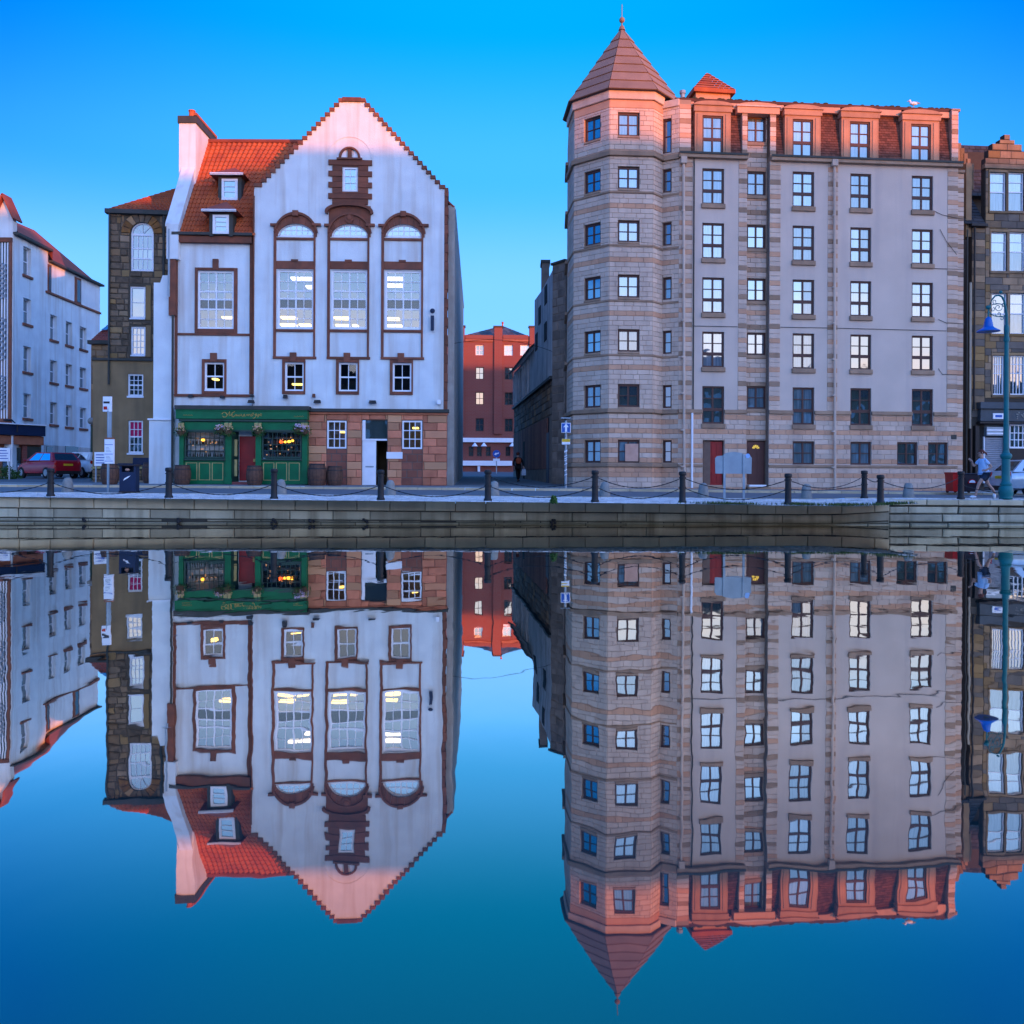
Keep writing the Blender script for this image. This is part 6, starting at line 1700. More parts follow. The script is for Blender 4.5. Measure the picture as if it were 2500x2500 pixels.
B().bbox(uG0 - .1, uG0 + 2 * hwid + .1, -.12, .1, zcn - .22, zcn - .02).build('cornice', M_tene, te, FTT.M)
# slate roof in front view
slates('slate_roof', FTT.w(-.4, -.1, zGut + .05), FTT.w(uG0 - .02, -.1, zGut + .05), FTT.w(uG0 - .02, 3.6, FTT.uz(2390, 356, 3.6)[1]), FTT.w(-.4, 3.6, FTT.uz(2390, 356, 3.6)[1]), M_slated, te, .3, .22)
slates('slate_roof', FTT.w(uG0 + .3, 3.0, zcn - .5), FTT.w(uE, 3.0, zcn - .5), FTT.w(uE, 3.8, FTT.uz(2390, 356, 3.8)[1]), FTT.w(uG0 + .0, 3.8, FTT.uz(2390, 356, 3.8)[1]), M_slated, te, .3, .22)
zrd = FTT.uz(2390, 356, 3.6)[1]
slates('slate_roof', FTT.w(-1.6, 2.2, zrd - 2.4), FTT.w(uG0, 2.2, zrd - 2.4), FTT.w(uG0, 3.6, zrd), FTT.w(-1.6, 3.6, zrd), M_slated, te, .3, .22)
B().box(-1.3, uE, 3.4, 8, 1, zrd - .4).build('rear_wall', M_tenej, te, FTT.M)
B().bbox(-.15, uG0 - .0, -.24, .0, zGut - .06, zGut + .06).build('gutter', M_black, te, FTT.M)
# skew with crow steps
for k, (px_, py_) in enumerate(((2328, 340), (2335, 350), (2343, 362), (2351, 375), (2358, 388), (2366, 400))):
    p_ = FTT.uz(px_, py_, .6); B().bbox(p_[0], p_[0] + .24, .6, 1.1, p_[1] - 1.2, p_[1] + .02).build('crow_step', M_tene, te, FTT.M)
B().bbox(FTT.uz(2360, 400, .0)[0], FTT.uz(2374, 400, .0)[0], .03, .6, zGut - .5, FTT.uz(2366, 398)[1]).build('skew_pier', M_tene, te, FTT.M)
for (px_, ya, yb_, rr_, mt_) in ((2369.5, 690, 1046, .055, mat('buff_pipe', (.42, .36, .27), None, .6, 4)), (2369.5, 1047, 1180, .06, M_black), (2380, 555, 1000, .045, M_black), (2362, 560, 1180, .035, M_lead)):
    a_, c_ = FTT.uz(px_, ya, -.15), FTT.uz(px_, yb_, -.15)
    B().tube([(a_[0], -.15, a_[1]), (a_[0], -.15, c_[1])], rr_, 8).build('drain_pipe', mt_, te, FTT.M)
# shop front of the tenement
shp = thing('grey_shopfront', 'dark grey shopfront with roller shutter and white barred window at the right edge', 'shopfront', tuple(FTT.w(FTT.uz(2440, 1100)[0], -.2, 1.0)))
def s_(x0, y0, x1, y1, nm, mt_, a, c, par=None): r = FTT.rect(x0, y0, x1, y1); return B().bbox(r[0], r[1], a, c, r[2], r[3]).build(nm, mt_, par or shp, FTT.M)
M_slg = mat('slate_grey_paint', (.055, .075, .09), None, .5, 3); M_shut = mat('galvanised_shutter', (.28, .31, .36), (.23, .26, .3), .5, 3, metal=.3)
s_(2383, 984, 2590, 1000, 'cornice', M_slg, -.35, .1)
fa_ = s_(2386, 1001, 2590, 1030, 'fascia', M_slg, -.25, .1); s_(2383, 1031, 2590, 1036, 'lower_moulding', M_black, -.3, .1)
s_(2415, 1010, 2442, 1024, 'white_sign_plate', M_white, -.3, -.25, fa_)
s_(2420, 1014, 2437, 1020, 'sign_print', M_signb, -.305, -.3, fa_)
b = B()
r = FTT.rect(2470, 1009, 2500, 1025)
for k in range(14):
    x_ = r[0] + (r[1] - r[0]) * random.random(); z_ = random.uniform(r[2], r[3]); b.box(x_, x_ + .06, -.27, -.25, z_, z_ + .05)
o = b.build('pale_sign_ornament', M_cone, fa_, FTT.M); o['kind'] = 'stuff'
s_(2383, 1037, 2590, 1190, 'backing', M_slg, .0, .12)
s_(2375, 1040, 2385, 1186, 'pilaster', M_black, -.2, .1); s_(2448, 1037, 2458, 1186, 'pilaster', M_slg, -.2, .1)
r = FTT.rect(2402, 1068, 2447, 1180); nS = 24
for k in range(nS):
    za = r[2] + (r[3] - r[2]) * k / nS; B().bbox(r[0], r[1], -.06, .0, za + .003, za + (r[3] - r[2]) / nS - .006, .015).build('shutter_slat', M_shut, shp, FTT.M)
s_(2402, 1043, 2447, 1064, 'shutter_box', M_grey, -.22, .0); s_(2402, 1049, 2447, 1053, 'sign_strip', M_white, -.24, -.22); s_(2402, 1057, 2447, 1061, 'sign_strip', M_white, -.24, -.22)
s_(2399, 1066, 2402, 1180, 'shutter_guide', M_white, -.08, .0)
r = FTT.rect(2460, 1036, 2530, 1095)
window(FTT, shp, r, cols=(.17, .33, .5, .67, .83), rows=(.33, .66), fm=M_white, pm=G_dark, y=-.04, fw=.08, bw=.035)
s_(2458, 1096, 2590, 1186, 'stall_riser', M_black, -.1, .1)

# ================================================================ STREET THINGS
def gpt(px_, py_, D=None):
    """ground point under a pixel"""
    if D is None:
        D = 30.0
        for _ in range(30):
            p_ = at(px_, py_, D); z_ = G(p_.x, D); D = D + (p_.z - z_) * D / max(.3, (CAMH - z_)) * .5
    p_ = at(px_, py_, D)
    return Vector((p_.x, D, G(p_.x, D)))
# bollards and chains
def bollard(px_, ybase, ytop, lab, D=None):
    x = None; Yd = None
    X0 = (px_ - CX) / F * 27.5
    Yd = D or wallY(X0) + .78
    X0 = at(px_, ybase, Yd).x
    z0 = G(X0, Yd); h = (ybase - ytop) * Yd / F
    o = thing('bollard', lab, 'bollard', (X0, Yd, z0), 0, 'black iron bollards along the quay edge')
    B().lathe([(.13, 0), (.13, .05), (.105, .08), (.10, .2), (.088, h - .14), (.088, h - .12)], 14).build('post', M_black, o, WM[o.name], True)
    B().lathe([(.10, h - .12), (.115, h - .10), (.115, h - .03), (.10, h), (.03, h + .01)], 14).build('cap', M_black, o, WM[o.name], True)
    for zz in (h - .2, h * .48): B().lathe([(.115, 0), (.115, .035)], 10, (0, 0, zz)).build('chain_ring', M_black, o, WM[o.name])
    return (X0, Yd, z0, h)
bd = [bollard(-150, 1207, 1139, 'first black bollard, beyond the left edge of the view', D=29.3)]
spec = [(123.5, 1209, 1141, 'black bollard before the red car, leftmost in view'), (412, 1214, 1141, 'black bollard between the litter bin and the green pub front'), (669, 1219, 1146, 'black bollard in front of the right window of the green pub front'),
        (929.5, 1223, 1150, 'black bollard in front of the white door'), (1191, 1226, 1151, 'black bollard at the mouth of the lane'), (1452.5, 1228.5, 1152, 'black bollard in front of the turret'), (1666, 1230, 1154, 'black bollard left of the grey information board'),
        (1924, 1232, 1157, 'black bollard right of the grey information board')]
bd += [bollard(*s) for s in spec]
bd.append(bollard(2110, 1215, 1147.7, 'black bollard set back behind the others, right of the grass patch', D=30.6))
b10 = bollard(2149.5, 1233.5, 1163, 'black bollard nearest the water, beside the mossy end of the wall')
b11 = bollard(2346, 1220, 1152.7, 'black bollard in front of the charcoal wheelie bin', D=30.2)
b12 = bollard(2640, 1224, 1156, 'black bollard beyond the right edge of the view', D=30.3)
def chain(a, c, up, sag, lab):
    pa_ = Vector((a[0], a[1], a[2] + (a[3] - .18 if up else a[3] * .48 + .02))); pc_ = Vector((c[0], c[1], c[2] + (c[3] - .18 if up else c[3] * .48 + .02)))
    n_ = 40; pts, rs = [], []
    for i in range(n_ + 1):
        t = i / n_; p_ = pa_.lerp(pc_, t); p_.z -= sag * 4 * t * (1 - t); pts.append(p_); rs.append(.017 if i % 2 else .011)
    o = B().tube([p_ - pa_ for p_ in pts], rs, 5).build('chain', M_black, None, T(*pa_))
    tag(o, lab, 'chain', 'chains hung between the quay bollards')
nm_ = ['left edge and the red car', 'red car and the pub front', 'litter bin and the pub right window', 'pub right window and the white door', 'white door and the lane', 'lane and the turret', 'turret and the red front door', 'red front door and the information board', 'information board and the set-back bollard']
for i in range(9):
    two = i >= 5
    if two: chain(bd[i], bd[i + 1], True, .34, 'upper chain sagging between bollards by the ' + nm_[i])
    chain(bd[i], bd[i + 1], False, .36 if i not in (8,) else .1, ('lower chain' if two else 'chain') + ' sagging between bollards by the ' + nm_[i])
chain(bd[9], b10, True, .1, 'short black chain joining the set-back bollard to the waterside bollard'); chain(b10, b11, True, .32, 'black chain running from the waterside bollard to the wheelie bins'); chain(b11, b12, False, .3, 'black chain past the foot of the teal lamp post')
# rough stone guards along the roadside
for px_, yb_, lab in ((165, 1198, 'conical stone guard below the red car'), (686, 1203, 'conical stone guard beside the bollard at the pub right window'), (953, 1206, 'conical stone guard beside the bollard at the white door'), (1206, 1209, 'conical stone guard at the mouth of the lane'), (1477, 1210, 'conical stone guard in front of the turret'), (1717, 1211.5, 'conical stone guard left of the information board'), (1969, 1214, 'conical stone guard left of the grass patch'), (2218, 1215, 'conical stone guard behind the mossy wall end')):
    p_ = gpt(px_, yb_, 31.6)
    b = B(); k = 12; prof = [(.2, -.03), (.19, .1), (.165, .3), (.14, .42), (.10, .48), (.03, .5)]
    b.lathe(prof, k)
    b.v = [(x_ * random.uniform(.93, 1.07), y_ * random.uniform(.93, 1.07), z_ * random.uniform(.98, 1.02)) for x_, y_, z_ in b.v]
    o = b.build('stone_guard', M_cone, None, T(*p_), True); tag(o, lab, 'stone guard', 'rough stone guards along the roadside')
# barrels
def barrel(px_, yb_, D, lab, s=1.0):
    p_ = gpt(px_, yb_, D)
    o = thing('barrel', lab, 'barrel', tuple(p_), random.uniform(0, 3), 'oak barrels outside the pub')
    prof = [(.28, 0), (.32, .12), (.355, .3), (.365, .44), (.355, .58), (.32, .76), (.285, .86)]
    for k in range(14):      # staves
        a0_, a1_ = 2 * math.pi * k / 14 + .012, 2 * math.pi * (k + 1) / 14 - .012
        vs = []
        for r_, z_ in prof: vs += [(r_ * s * math.cos(a0_), r_ * s * math.sin(a0_), z_ * s), (r_ * s * 1.012 * math.cos((a0_ + a1_) / 2), r_ * s * 1.012 * math.sin((a0_ + a1_) / 2), z_ * s), (r_ * s * math.cos(a1_), r_ * s * math.sin(a1_), z_ * s)]
        fs = []
        for j_ in range(len(prof) - 1):
            q = j_ * 3; fs += [(q, q + 1, q + 4, q + 3), (q + 1, q + 2, q + 5, q + 4)]
        B().add(vs, fs).build('stave', M_oak, o, WM[o.name])
    B().lathe([(.27 * s, .82 * s), (.27 * s, .835 * s)], 14).build('lid', M_oak, o, WM[o.name])
    B().lathe([(r_ * s * .98, z_ * s) for r_, z_ in prof], 14).build('inner_shell', M_dark, o, WM[o.name])
    for z_, r_ in ((.05, .305), (.2, .342), (.64, .352), (.80, .312)):
        B().lathe([(r_ * s, z_ * s), ((r_ + .004) * s, (z_ + .05) * s)], 20, cap=False).build('hoop', M_hoop, o, WM[o.name])
    return o
random.seed(9)
barrel(445, 1184, 39.2, 'oak barrel at the left end of the green pub front'); barrel(621.5, 1184, 39.2, 'oak barrel by the red pub door'); barrel(774, 1185, 39.4, 'larger dark oak barrel at the right end of the green pub front', 1.12)
barrel(817, 1184, 39.6, 'dark oak barrel under the left white sandstone window'); barrel(268, 1184, 38.9, 'weathered oak barrel behind the bus stop post', 1.05); barrel(369, 1177, 41.2, 'large reddish oak barrel against the narrow white wall', 1.1)
# litter bin
p_ = gpt(316, 1205, 31.2)
lb_ = thing('litter_bin', 'square black litter bin with a posting slot and white sticker beside the bus stop', 'litter bin', tuple(p_), .15)
b = B().box(-.27, .27, -.24, .24, 0, .72).box(-.27, -.2, -.24, .24, .72, .92).box(.2, .27, -.24, .24, .72, .92).box(-.2, .2, .1, .24, .72, .92)
b.build('body', M_navy, lb_, WM[lb_.name]); B().bbox(-.30, .30, -.27, .27, .92, .99, .02).build('hood', M_bind, lb_, WM[lb_.name])
B().bbox(-.29, .29, -.26, .26, 0, .06).build('base', M_bind, lb_, WM[lb_.name]); B().prism([(-.14, .42), (.02, .52), (.1, .6), (.0, .56), (-.1, .5)], -.25, -.242).build('sticker', M_white, lb_, WM[lb_.name])
B().ball((-.04, -.12, .8), .07, 1.2, .8, .8, 8, 5).build('litter', M_ply, lb_, WM[lb_.name])
# bus stop
p_ = gpt(264, 1205, 31.2); s_px = 31.2 / F
bs_ = thing('bus_stop', 'bus stop post with a white flag sign at the top and a white timetable case', 'bus stop', tuple(p_), .0)
hz = lambda y: (1205 - y) * s_px
xx = lambda x: (x - 264) * s_px
I = WM[bs_.name]
B().tube([(0, 0, 0), (0, 0, hz(1000)), ], .045, 8).box(.0, .11, -.03, .03, hz(1073), hz(1007)).build('post', M_grey, bs_, I)
fl = B().bbox(xx(251), xx(272), -.04, .03, hz(1008), hz(971)).build('flag_sign', M_white, bs_, I)
B().box(xx(253), xx(262), -.045, -.041, hz(1003), hz(995)).build('red_mark', M_lampr, fl, I)
B().box(xx(253), xx(268), -.045, -.041, hz(988), hz(983)).build('dark_print', M_black, fl, I)
tc_ = B().bbox(xx(256), xx(278), -.06, .05, hz(1135), hz(1075)).build('timetable_case', M_white, bs_, I)
B().bbox(xx(257), xx(278), -.07, .06, hz(1074.5), hz(1071)).build('case_top', M_tan, tc_, I)
for ya in (1089, 1112, 1129): B().box(xx(257), xx(277), -.066, -.061, hz(ya), hz(ya - 1.2)).build('case_divider', M_signb, tc_, I)
for ya, n_ in ((1106, 4), (1124, 3)):
    for k in range(n_): B().box(xx(260), xx(273 - k * 2), -.065, -.0605, hz(ya - k * 3.4), hz(ya - k * 3.4 - 1)).build('print_line', M_grey, tc_, I)
# notice boards
def notice(px0, px1, y0, y1, yb_, D, lab):
    p_ = gpt((px0 + px1) / 2, yb_, D); s = D / F; o = thing('notice_board', lab, 'notice board', tuple(p_)); I_ = WM[o.name]
    w_ = (px1 - px0) * s / 2; yy = lambda y: (yb_ - y) * s
    bd_ = B().bbox(-w_, w_, -.05, .03, yy(y1), yy(y0)).build('board', M_white, o, I_)
    for k in range(4): B().box(-w_ * .75, w_ * (.7 - .2 * (k % 2)), -.055, -.051, yy(y1) + (k + 1) * (yy(y0) - yy(y1)) / 5.2, yy(y1) + (k + 1) * (yy(y0) - yy(y1)) / 5.2 + .04).build('print_line', M_signb, bd_, I_)
    for s__ in (-.8, .8): B().box(w_ * s__ - .03, w_ * s__ + .03, -.02, .03, 0, yy(y1)).build('post', M_grey, o, I_)
notice(231, 262, 1092, 1126, 1166, 42, 'white notice board just left of the bus stop'); notice(-8, 26, 1091, 1124, 1168, 47, 'white notice board at the left edge before the shop')
# globe lamp and traffic of signs
p_ = gpt(223.5, 1166, 52)
gl_ = thing('globe_lamp', 'dark lamp post with a pale round globe at the corner of the white flats', 'street lamp', tuple(p_)); I = WM[gl_.name]
hg = at(223.5, 1028, 52).z - p_.z
B().lathe([(.14, 0), (.12, .5), (.08, .6), (.065, hg - .3), (.1, hg - .25)], 10).build('post', M_dgreen, gl_, I); B().ball((0, 0, hg), .23, 1, 1, .92, 14, 10).build('globe', M_cone, gl_, I, True)
p_ = gpt(1381, 1187, 38.6); s = 38.6 / F
ow = thing('one_way_sign', 'grey post at the lane corner with square blue one-way arrow sign', 'road sign', tuple(p_)); I = WM[ow.name]; yy = lambda y: (1187 - y) * s
B().lathe([(.055, 0), (.05, yy(1022))], 10).build('post', M_grey, ow, I)
for k, ya in enumerate((1098, 1110, 1121, 1130, 1145, 1156, 1100, 1116)): B().tube([(-.06, -.04, yy(ya)), (.06, -.05, yy(ya) + .06)], .02, 5).build('peeling_tape', M_white, ow, I)
sg = B().bbox(-.2, .2, -.09, -.06, yy(1052), yy(1028)).build('sign_plate', M_white, ow, I)
B().box(-.175, .175, -.095, -.091, yy(1052) + .025, yy(1028) - .025).build('blue_field', M_signb, sg, I)
za = yy(1050); B().prism([(-.045, za), (.045, za), (.045, za + .2), (.12, za + .2), (0, za + .36), (-.12, za + .2), (-.045, za + .2)], -.10, -.096).build('white_arrow', M_white, sg, I)
pl = B().bbox(-.18, .18, -.09, -.06, yy(1081), yy(1067)).build('plate', M_white, ow, I); B().box(-.175, .175, -.095, -.091, yy(1074.5), yy(1067) - .005).build('yellow_band', M_yel, pl, I)
B().bbox(-.22, .2, -.12, .1, yy(1018), yy(1015)).build('lamp_hood', M_grey, ow, I)
p_ = gpt(1212, 1150, 84); ks = thing('keep_left_sign', 'round blue keep-left sign on a pole in front of the red brick warehouse', 'road sign', tuple(p_)); I = WM[ks.name]; hh_ = at(1212, 1108, 84).z - p_.z
B().lathe([(.05, 0), (.05, hh_)], 8).build('post', M_grey, ks, I)
dsk = B().prism([(.36 * math.cos(a * .3927), hh_ + .36 * math.sin(a * .3927)) for a in range(16)], -.1, -.06).build('disc', M_signb, ks, I)
B().prism([(-.22, hh_ - .05), (-.02, hh_ + .13), (-.02, hh_ + .05), (.22, hh_ + .14), (.22, hh_ + .02), (-.02, hh_ - .06), (-.02, hh_ - .14)], -.12, -.101).build('white_arrow', M_white, dsk, I)
B().box(-.32, .32, -.1, -.06, hh_ - .66, hh_ - .45).build('plate', M_white, ks, I)
# information board, seen from behind
Dm = 29.0; p_ = gpt(1790, 1226, Dm); s = Dm / F
ib = thing('information_board', 'blank grey back of an arched information board on two thin posts', 'information board', tuple(p_), .02); I = WM[ib.name]
xx = lambda x: (x - 1790) * s; yy = lambda y: (1226 - y) * s
pts = [(xx(1746), yy(1158.6)), (xx(1834), yy(1158.6)), (xx(1835), yy(1120)), (xx(1830), yy(1114))] + [(xx(1791 + 25 * math.cos(math.pi * q / 10)), yy(1114 - 8.5 * math.sin(math.pi * q / 10))) for q in range(11)] + [(xx(1750), yy(1116)), (xx(1745), yy(1121))]
B().prism(pts, -.02, .02).build('panel', M_grey, ib, I)
for x_ in (1767.5, 1815): B().box(xx(x_) - .035, xx(x_) + .035, -.06, -.02, 0, yy(1111)).build('post', M_grey, ib, I)
B().prism([(xx(1824.5) + .075 * math.cos(a * .524), yy(1115) + .075 * math.sin(a * .524)) for a in range(12)], -.04, -.021).build('round_sticker', mat('pale_blue_sticker', (.3, .5, .8), None, .5, 3), ib, I)
# wheelie bins
def wheelie(x0, x1, y0, y1, D, mt_, lab, lidm):
    p_ = gpt((x0 + x1) / 2, y1, D); s = D / F; w_ = (x1 - x0) * s / 2; h = (y1 - y0) * s
    o = thing('wheelie_bin', lab, 'wheelie bin', tuple(p_), .03); I_ = WM[o.name]
    B().box(-w_ * .86, w_ * .86, -.3, .3, .06, h - .07, 1.15, 1.12).build('body', mt_, o, I_)
    B().bbox(-w_ * 1.03, w_ * 1.03, -.36, .36, h - .07, h, .03).build('lid', lidm, o, I_)
    for s_2 in (-1, 1): B().lathe([(.09, -.03), (.09, .03)], 10, (0, 0, 0)).build('wheel', M_tyre, o, I_ @ T(s_2 * w_ * .7, .25, .09) @ Matrix.Rotation(R(90), 4, 'Y'))
    return o, w_, h
o, w_, h = wheelie(2316, 2344, 1149, 1199, 37.4, M_binr, 'bright red wheelie bin with a white label against the apartment block end', M_binr)
B().box(.0, .2, -.345, -.335, h * .45, h * .68).build('white_label', M_white, o, WM[o.name])
o, w_, h = wheelie(2345, 2378, 1150, 1198, 37.3, M_bind, 'charcoal wheelie bin with red semicircular badge right of the red bin', M_bind)
bg_ = B().prism([(.02 + .18 * math.cos(math.pi * q / 8), h * .5 + .16 * math.sin(math.pi * q / 8)) for q in range(9)], -.345, -.335).build('red_badge', M_lampr, o, WM[o.name])
B().prism([(.02 + .13 * math.cos(math.pi * q / 8), h * .5 + .02 + .11 * math.sin(math.pi * q / 8)) for q in range(9)], -.35, -.346).build('white_print', M_white, bg_, WM[o.name])
# teal lamp post with crook
Dl = 30.25; p_ = gpt(2455.5, 1220, Dl); s = Dl / F
lp_ = thing('crook_lamp_post', 'tall teal cast-iron lamp post with a scrolled crook and a blue bell shade', 'street lamp', tuple(p_)); I = WM[lp_.name]
xx = lambda x: (x - 2455.5) * s; yy = lambda y: (1220 - y) * s
prof = [(.20, 0), (.215, .04), (.20, .08), (.225, .16), (.235, .28), (.215, .38), (.17, .46), (.185, .48), (.185, .52), (.15, .56), (.135, .62), (.13, 1.35), (.16, 1.38), (.19, 1.46), (.17, 1.52), (.115, 1.56), (.095, 1.65)]
B().lathe(prof, 20).build('base', M_teal, lp_, I, True)
B().lathe([(.092, 1.65), (.075, yy(940)), (.068, yy(835))], 16).lathe([(.085, yy(836)), (.10, yy(832)), (.085, yy(826)), (.07, yy(822)), (.09, yy(805)), (.075, yy(798)), (.055, yy(794))], 14).build('shaft', M_teal, lp_, I, True)
ck = [(2456, 795), (2455.5, 770), (2452.5, 750), (2449, 735), (2444, 726), (2436, 722), (2427, 724), (2420, 733), (2415, 745), (2411.5, 758), (2411, 770), (2411, 779)]
B().tube([(xx(a), 0, yy(c)) for a, c in ck], [.05, .045, .04, .036, .033, .03, .028, .026, .024, .024, .026, .03], 8).build('crook_arm', M_teal, lp_, I, True)
b = B()
def spiral(cx, cy, r0, turns, a0, sg=1):
    b.tube([(xx(cx + r0 * (1 - t / 22) * math.cos(a0 + sg * t / 22 * turns * 6.28)), 0, yy(cy + r0 * (1 - t / 22) * math.sin(a0 + sg * t / 22 * turns * 6.28))) for t in range(21)], .013, 5)
spiral(2435, 752, 10, 1.4, 0); spiral(2436, 768, 8, 1.2, 3, -1); spiral(2427, 738, 7, 1.2, 1); spiral(2446, 745, 5, 1.2, 2, -1); spiral(2421, 757, 6, 1.1, 5); spiral(2443, 779, 6, 1.2, 4)
b.tube([(xx(a), 0, yy(c)) for a, c in ((2454, 772), (2444, 775), (2432, 774), (2424, 772), (2417, 768), (2411, 760))], .016, 5)
b.tube([(xx(a), 0, yy(c)) for a, c in ((2452, 752), (2440, 743), (2430, 742), (2420, 746))], .014, 5)
b.ball((xx(2441), 0, yy(715)), .06, 1, 1, 1, 8, 6).ball((xx(2411), 0, yy(752)), .07, 1.4, 1, 1, 8, 6)
b.build('scrollwork', M_teal, lp_, I)
B().lathe([(.37, 0), (.36, .025), (.25, .09), (.17, .14), (.155, .17), (.13, .30), (.10, .44), (.07, .47), (.03, .5)], 22, (xx(2411), 0, yy(811))).build('bell_shade', M_blue, lp_, I, True)
B().ball((xx(2411), 0, yy(809)), .12, 1, 1, .5, 10, 6).build('lamp_bowl', M_cone, lp_, I)

# ================================================================ CARS
def car(name, label, loc, rz, paint, L_=4.1, W_=1.74, H_=1.46, estate=False, plate=M_yel):
    o = thing(name, label, 'car', loc, rz); I_ = WM[o.name]; k = L_ / 4.1; wk = W_ / 1.74; hk = H_ / 1.46
    st = [(-2.05, .38, .62, .60), (-2.03, .30, .78, .74), (-1.98, .27, .95, .80), (-1.7, .25, .99, .84), (-1.2, .24, .98, .865), (-.4, .22, .96, .87), (.5, .22, .94, .87), (1.0, .23, .92, .86), (1.5, .25, .84, .83), (1.85, .28, .74, .76), (2.0, .32, .62, .66), (2.05, .38, .52, .56)]
    vs, n = [], 10
    for x, z0, z1, w in st:
        x *= k; w *= wk; z0 *= hk; z1 *= hk; zm = z0 + (z1 - z0) * .55
        ring = [(w * .80, z0), (w * .97, z0 + .1 * (z1 - z0)), (w, zm), (w * .96, z0 + (z1 - z0) * .88), (w * .86, z1)]
        ring = ring + [(-a, b_) for a, b_ in ring[::-1]]
        vs += [(x, a, b_) for a, b_ in ring]
    fs = [(i * n + j, i * n + (j + 1) % n, (i + 1) * n + (j + 1) % n, (i + 1) * n + j) for i in range(len(st) - 1) for j in range(n)]
    fs += [tuple(range(n)), tuple((len(st) - 1) * n + j for j in range(n))[::-1]]
    B().add(vs, fs).build('body', paint, o, I_, True)
    zb, zt = .96 * hk, H_
    xb, xf, tb_, tf = (-1.93 if not estate else -2.0) * k, 1.02 * k, (-1.5 if not estate else -1.85) * k, .12 * k
    wb, wt = .80 * wk, .62 * wk
    P8 = [(xb, -wb, zb), (xf, -wb, zb), (xf, wb, zb), (xb, wb, zb), (tb_, -wt, zt - .03), (tf, -wt, zt), (tf, wt, zt), (tb_, wt, zt - .03)]
    B().add(P8, [(4, 5, 6, 7), (0, 1, 5, 4), (1, 2, 6, 5), (2, 3, 7, 6), (3, 0, 4, 7)]).build('roof_and_pillars', paint, o, I_)
    V = [Vector(q) for q in P8]
    def glass(nm, a, b_, c, d, iu0, iu1, iv0, iv1):
        a, b_, c, d = V[a], V[b_], V[c], V[d]; nn = (b_ - a).cross(d - a).normalized(); cen = Vector((0, 0, 1))
        mid = (a + b_ + c + d) / 4
        if nn.dot(mid - Vector((-.3, 0, 1.1))) < 0: nn = -nn
        f = lambda u, v: (a.lerp(b_, u)).lerp(d.lerp(c, u), v) + nn * .006
        B().add([f(iu0, iv0), f(iu1, iv0), f(iu1, iv1), f(iu0, iv1)], [(0, 1, 2, 3)]).build(nm, M_carg, o, I_)
    glass('rear_window', 3, 0, 4, 7, .08, .92, .10, .88); glass('windscreen', 1, 2, 6, 5, .07, .93, .06, .94)
    for (a, b_, c, d) in ((0, 1, 5, 4), (3, 2, 6, 7)):
        glass('side_window', a, b_, c, d, .10, .46, .08, .86); glass('side_window', a, b_, c, d, .49, .86, .08, .86)
    for x in (-1.28 * k, 1.3 * k):
        for s_ in (-1, 1):
            M_ = I_ @ T(x, s_ * (W_ / 2 - .1), .31) @ Matrix.Rotation(R(90), 4, 'X')
            w_ = B().lathe([(.20, -.10), (.31, -.09), (.315, 0), (.31, .09), (.20, .10)], 20).build('wheel', M_tyre, o, M_)
            rb = B().lathe([(.19, -.104), (.19, .104)], 16)
            rb.build('rim', M_rim, w_, M_)
            B().lathe([(.335, -.085), (.335, .0)], 18).build('wheel_arch', M_black, o, M_ @ T(0, 0, 0) @ Matrix.Scale(1, 4))
    for s_ in (-1, 1):
        B().ball((-1.99 * k, s_ * .66 * wk, .84 * hk), .12, .5, .8, 1.1, 8, 6).build('tail_light', M_lampr, o, I_)
        B().ball((1.86 * k, s_ * .62 * wk, .66 * hk), .13, .8, 1, .6, 8, 6).build('headlight', M_white, o, I_)
        B().ball((.75 * k, s_ * (W_ / 2 + .06), 1.0 * hk), .08, .8, 1.1, .8, 8, 6).build('door_mirror', paint, o, I_)
    B().box(-2.06 * k, -2.035 * k, -.26, .26, .70 * hk, .81 * hk).build('number_plate', plate, o, I_)
    B().box(-2.07 * k, -1.9 * k, -.7 * wk, .7 * wk, .25 * hk, .42 * hk, .98, .98).build('rear_bumper', M_black, o, I_)
    return o
random.seed(4)
xc, yc = (118 - 1250) / F * 50.6, 50.6
car('parked_car', 'red hatchback parked in front of the shop, seen from behind with a yellow plate', (xc, yc, G(xc, yc)), R(146), M_carr)
xc, yc = (205 - 1250) / F * 53.4, 53.4
car('parked_car', 'white estate car parked right of the red hatchback', (xc, yc, G(xc, yc)), R(143), M_carw, L_=4.4, H_=1.5, estate=True)
xc, yc = 21.4, 35.2
car('silver_car', 'silver car driving behind the teal lamp post at the right edge', (xc, yc, roadz(xc, yc)), 0.0, M_cars, L_=4.5)

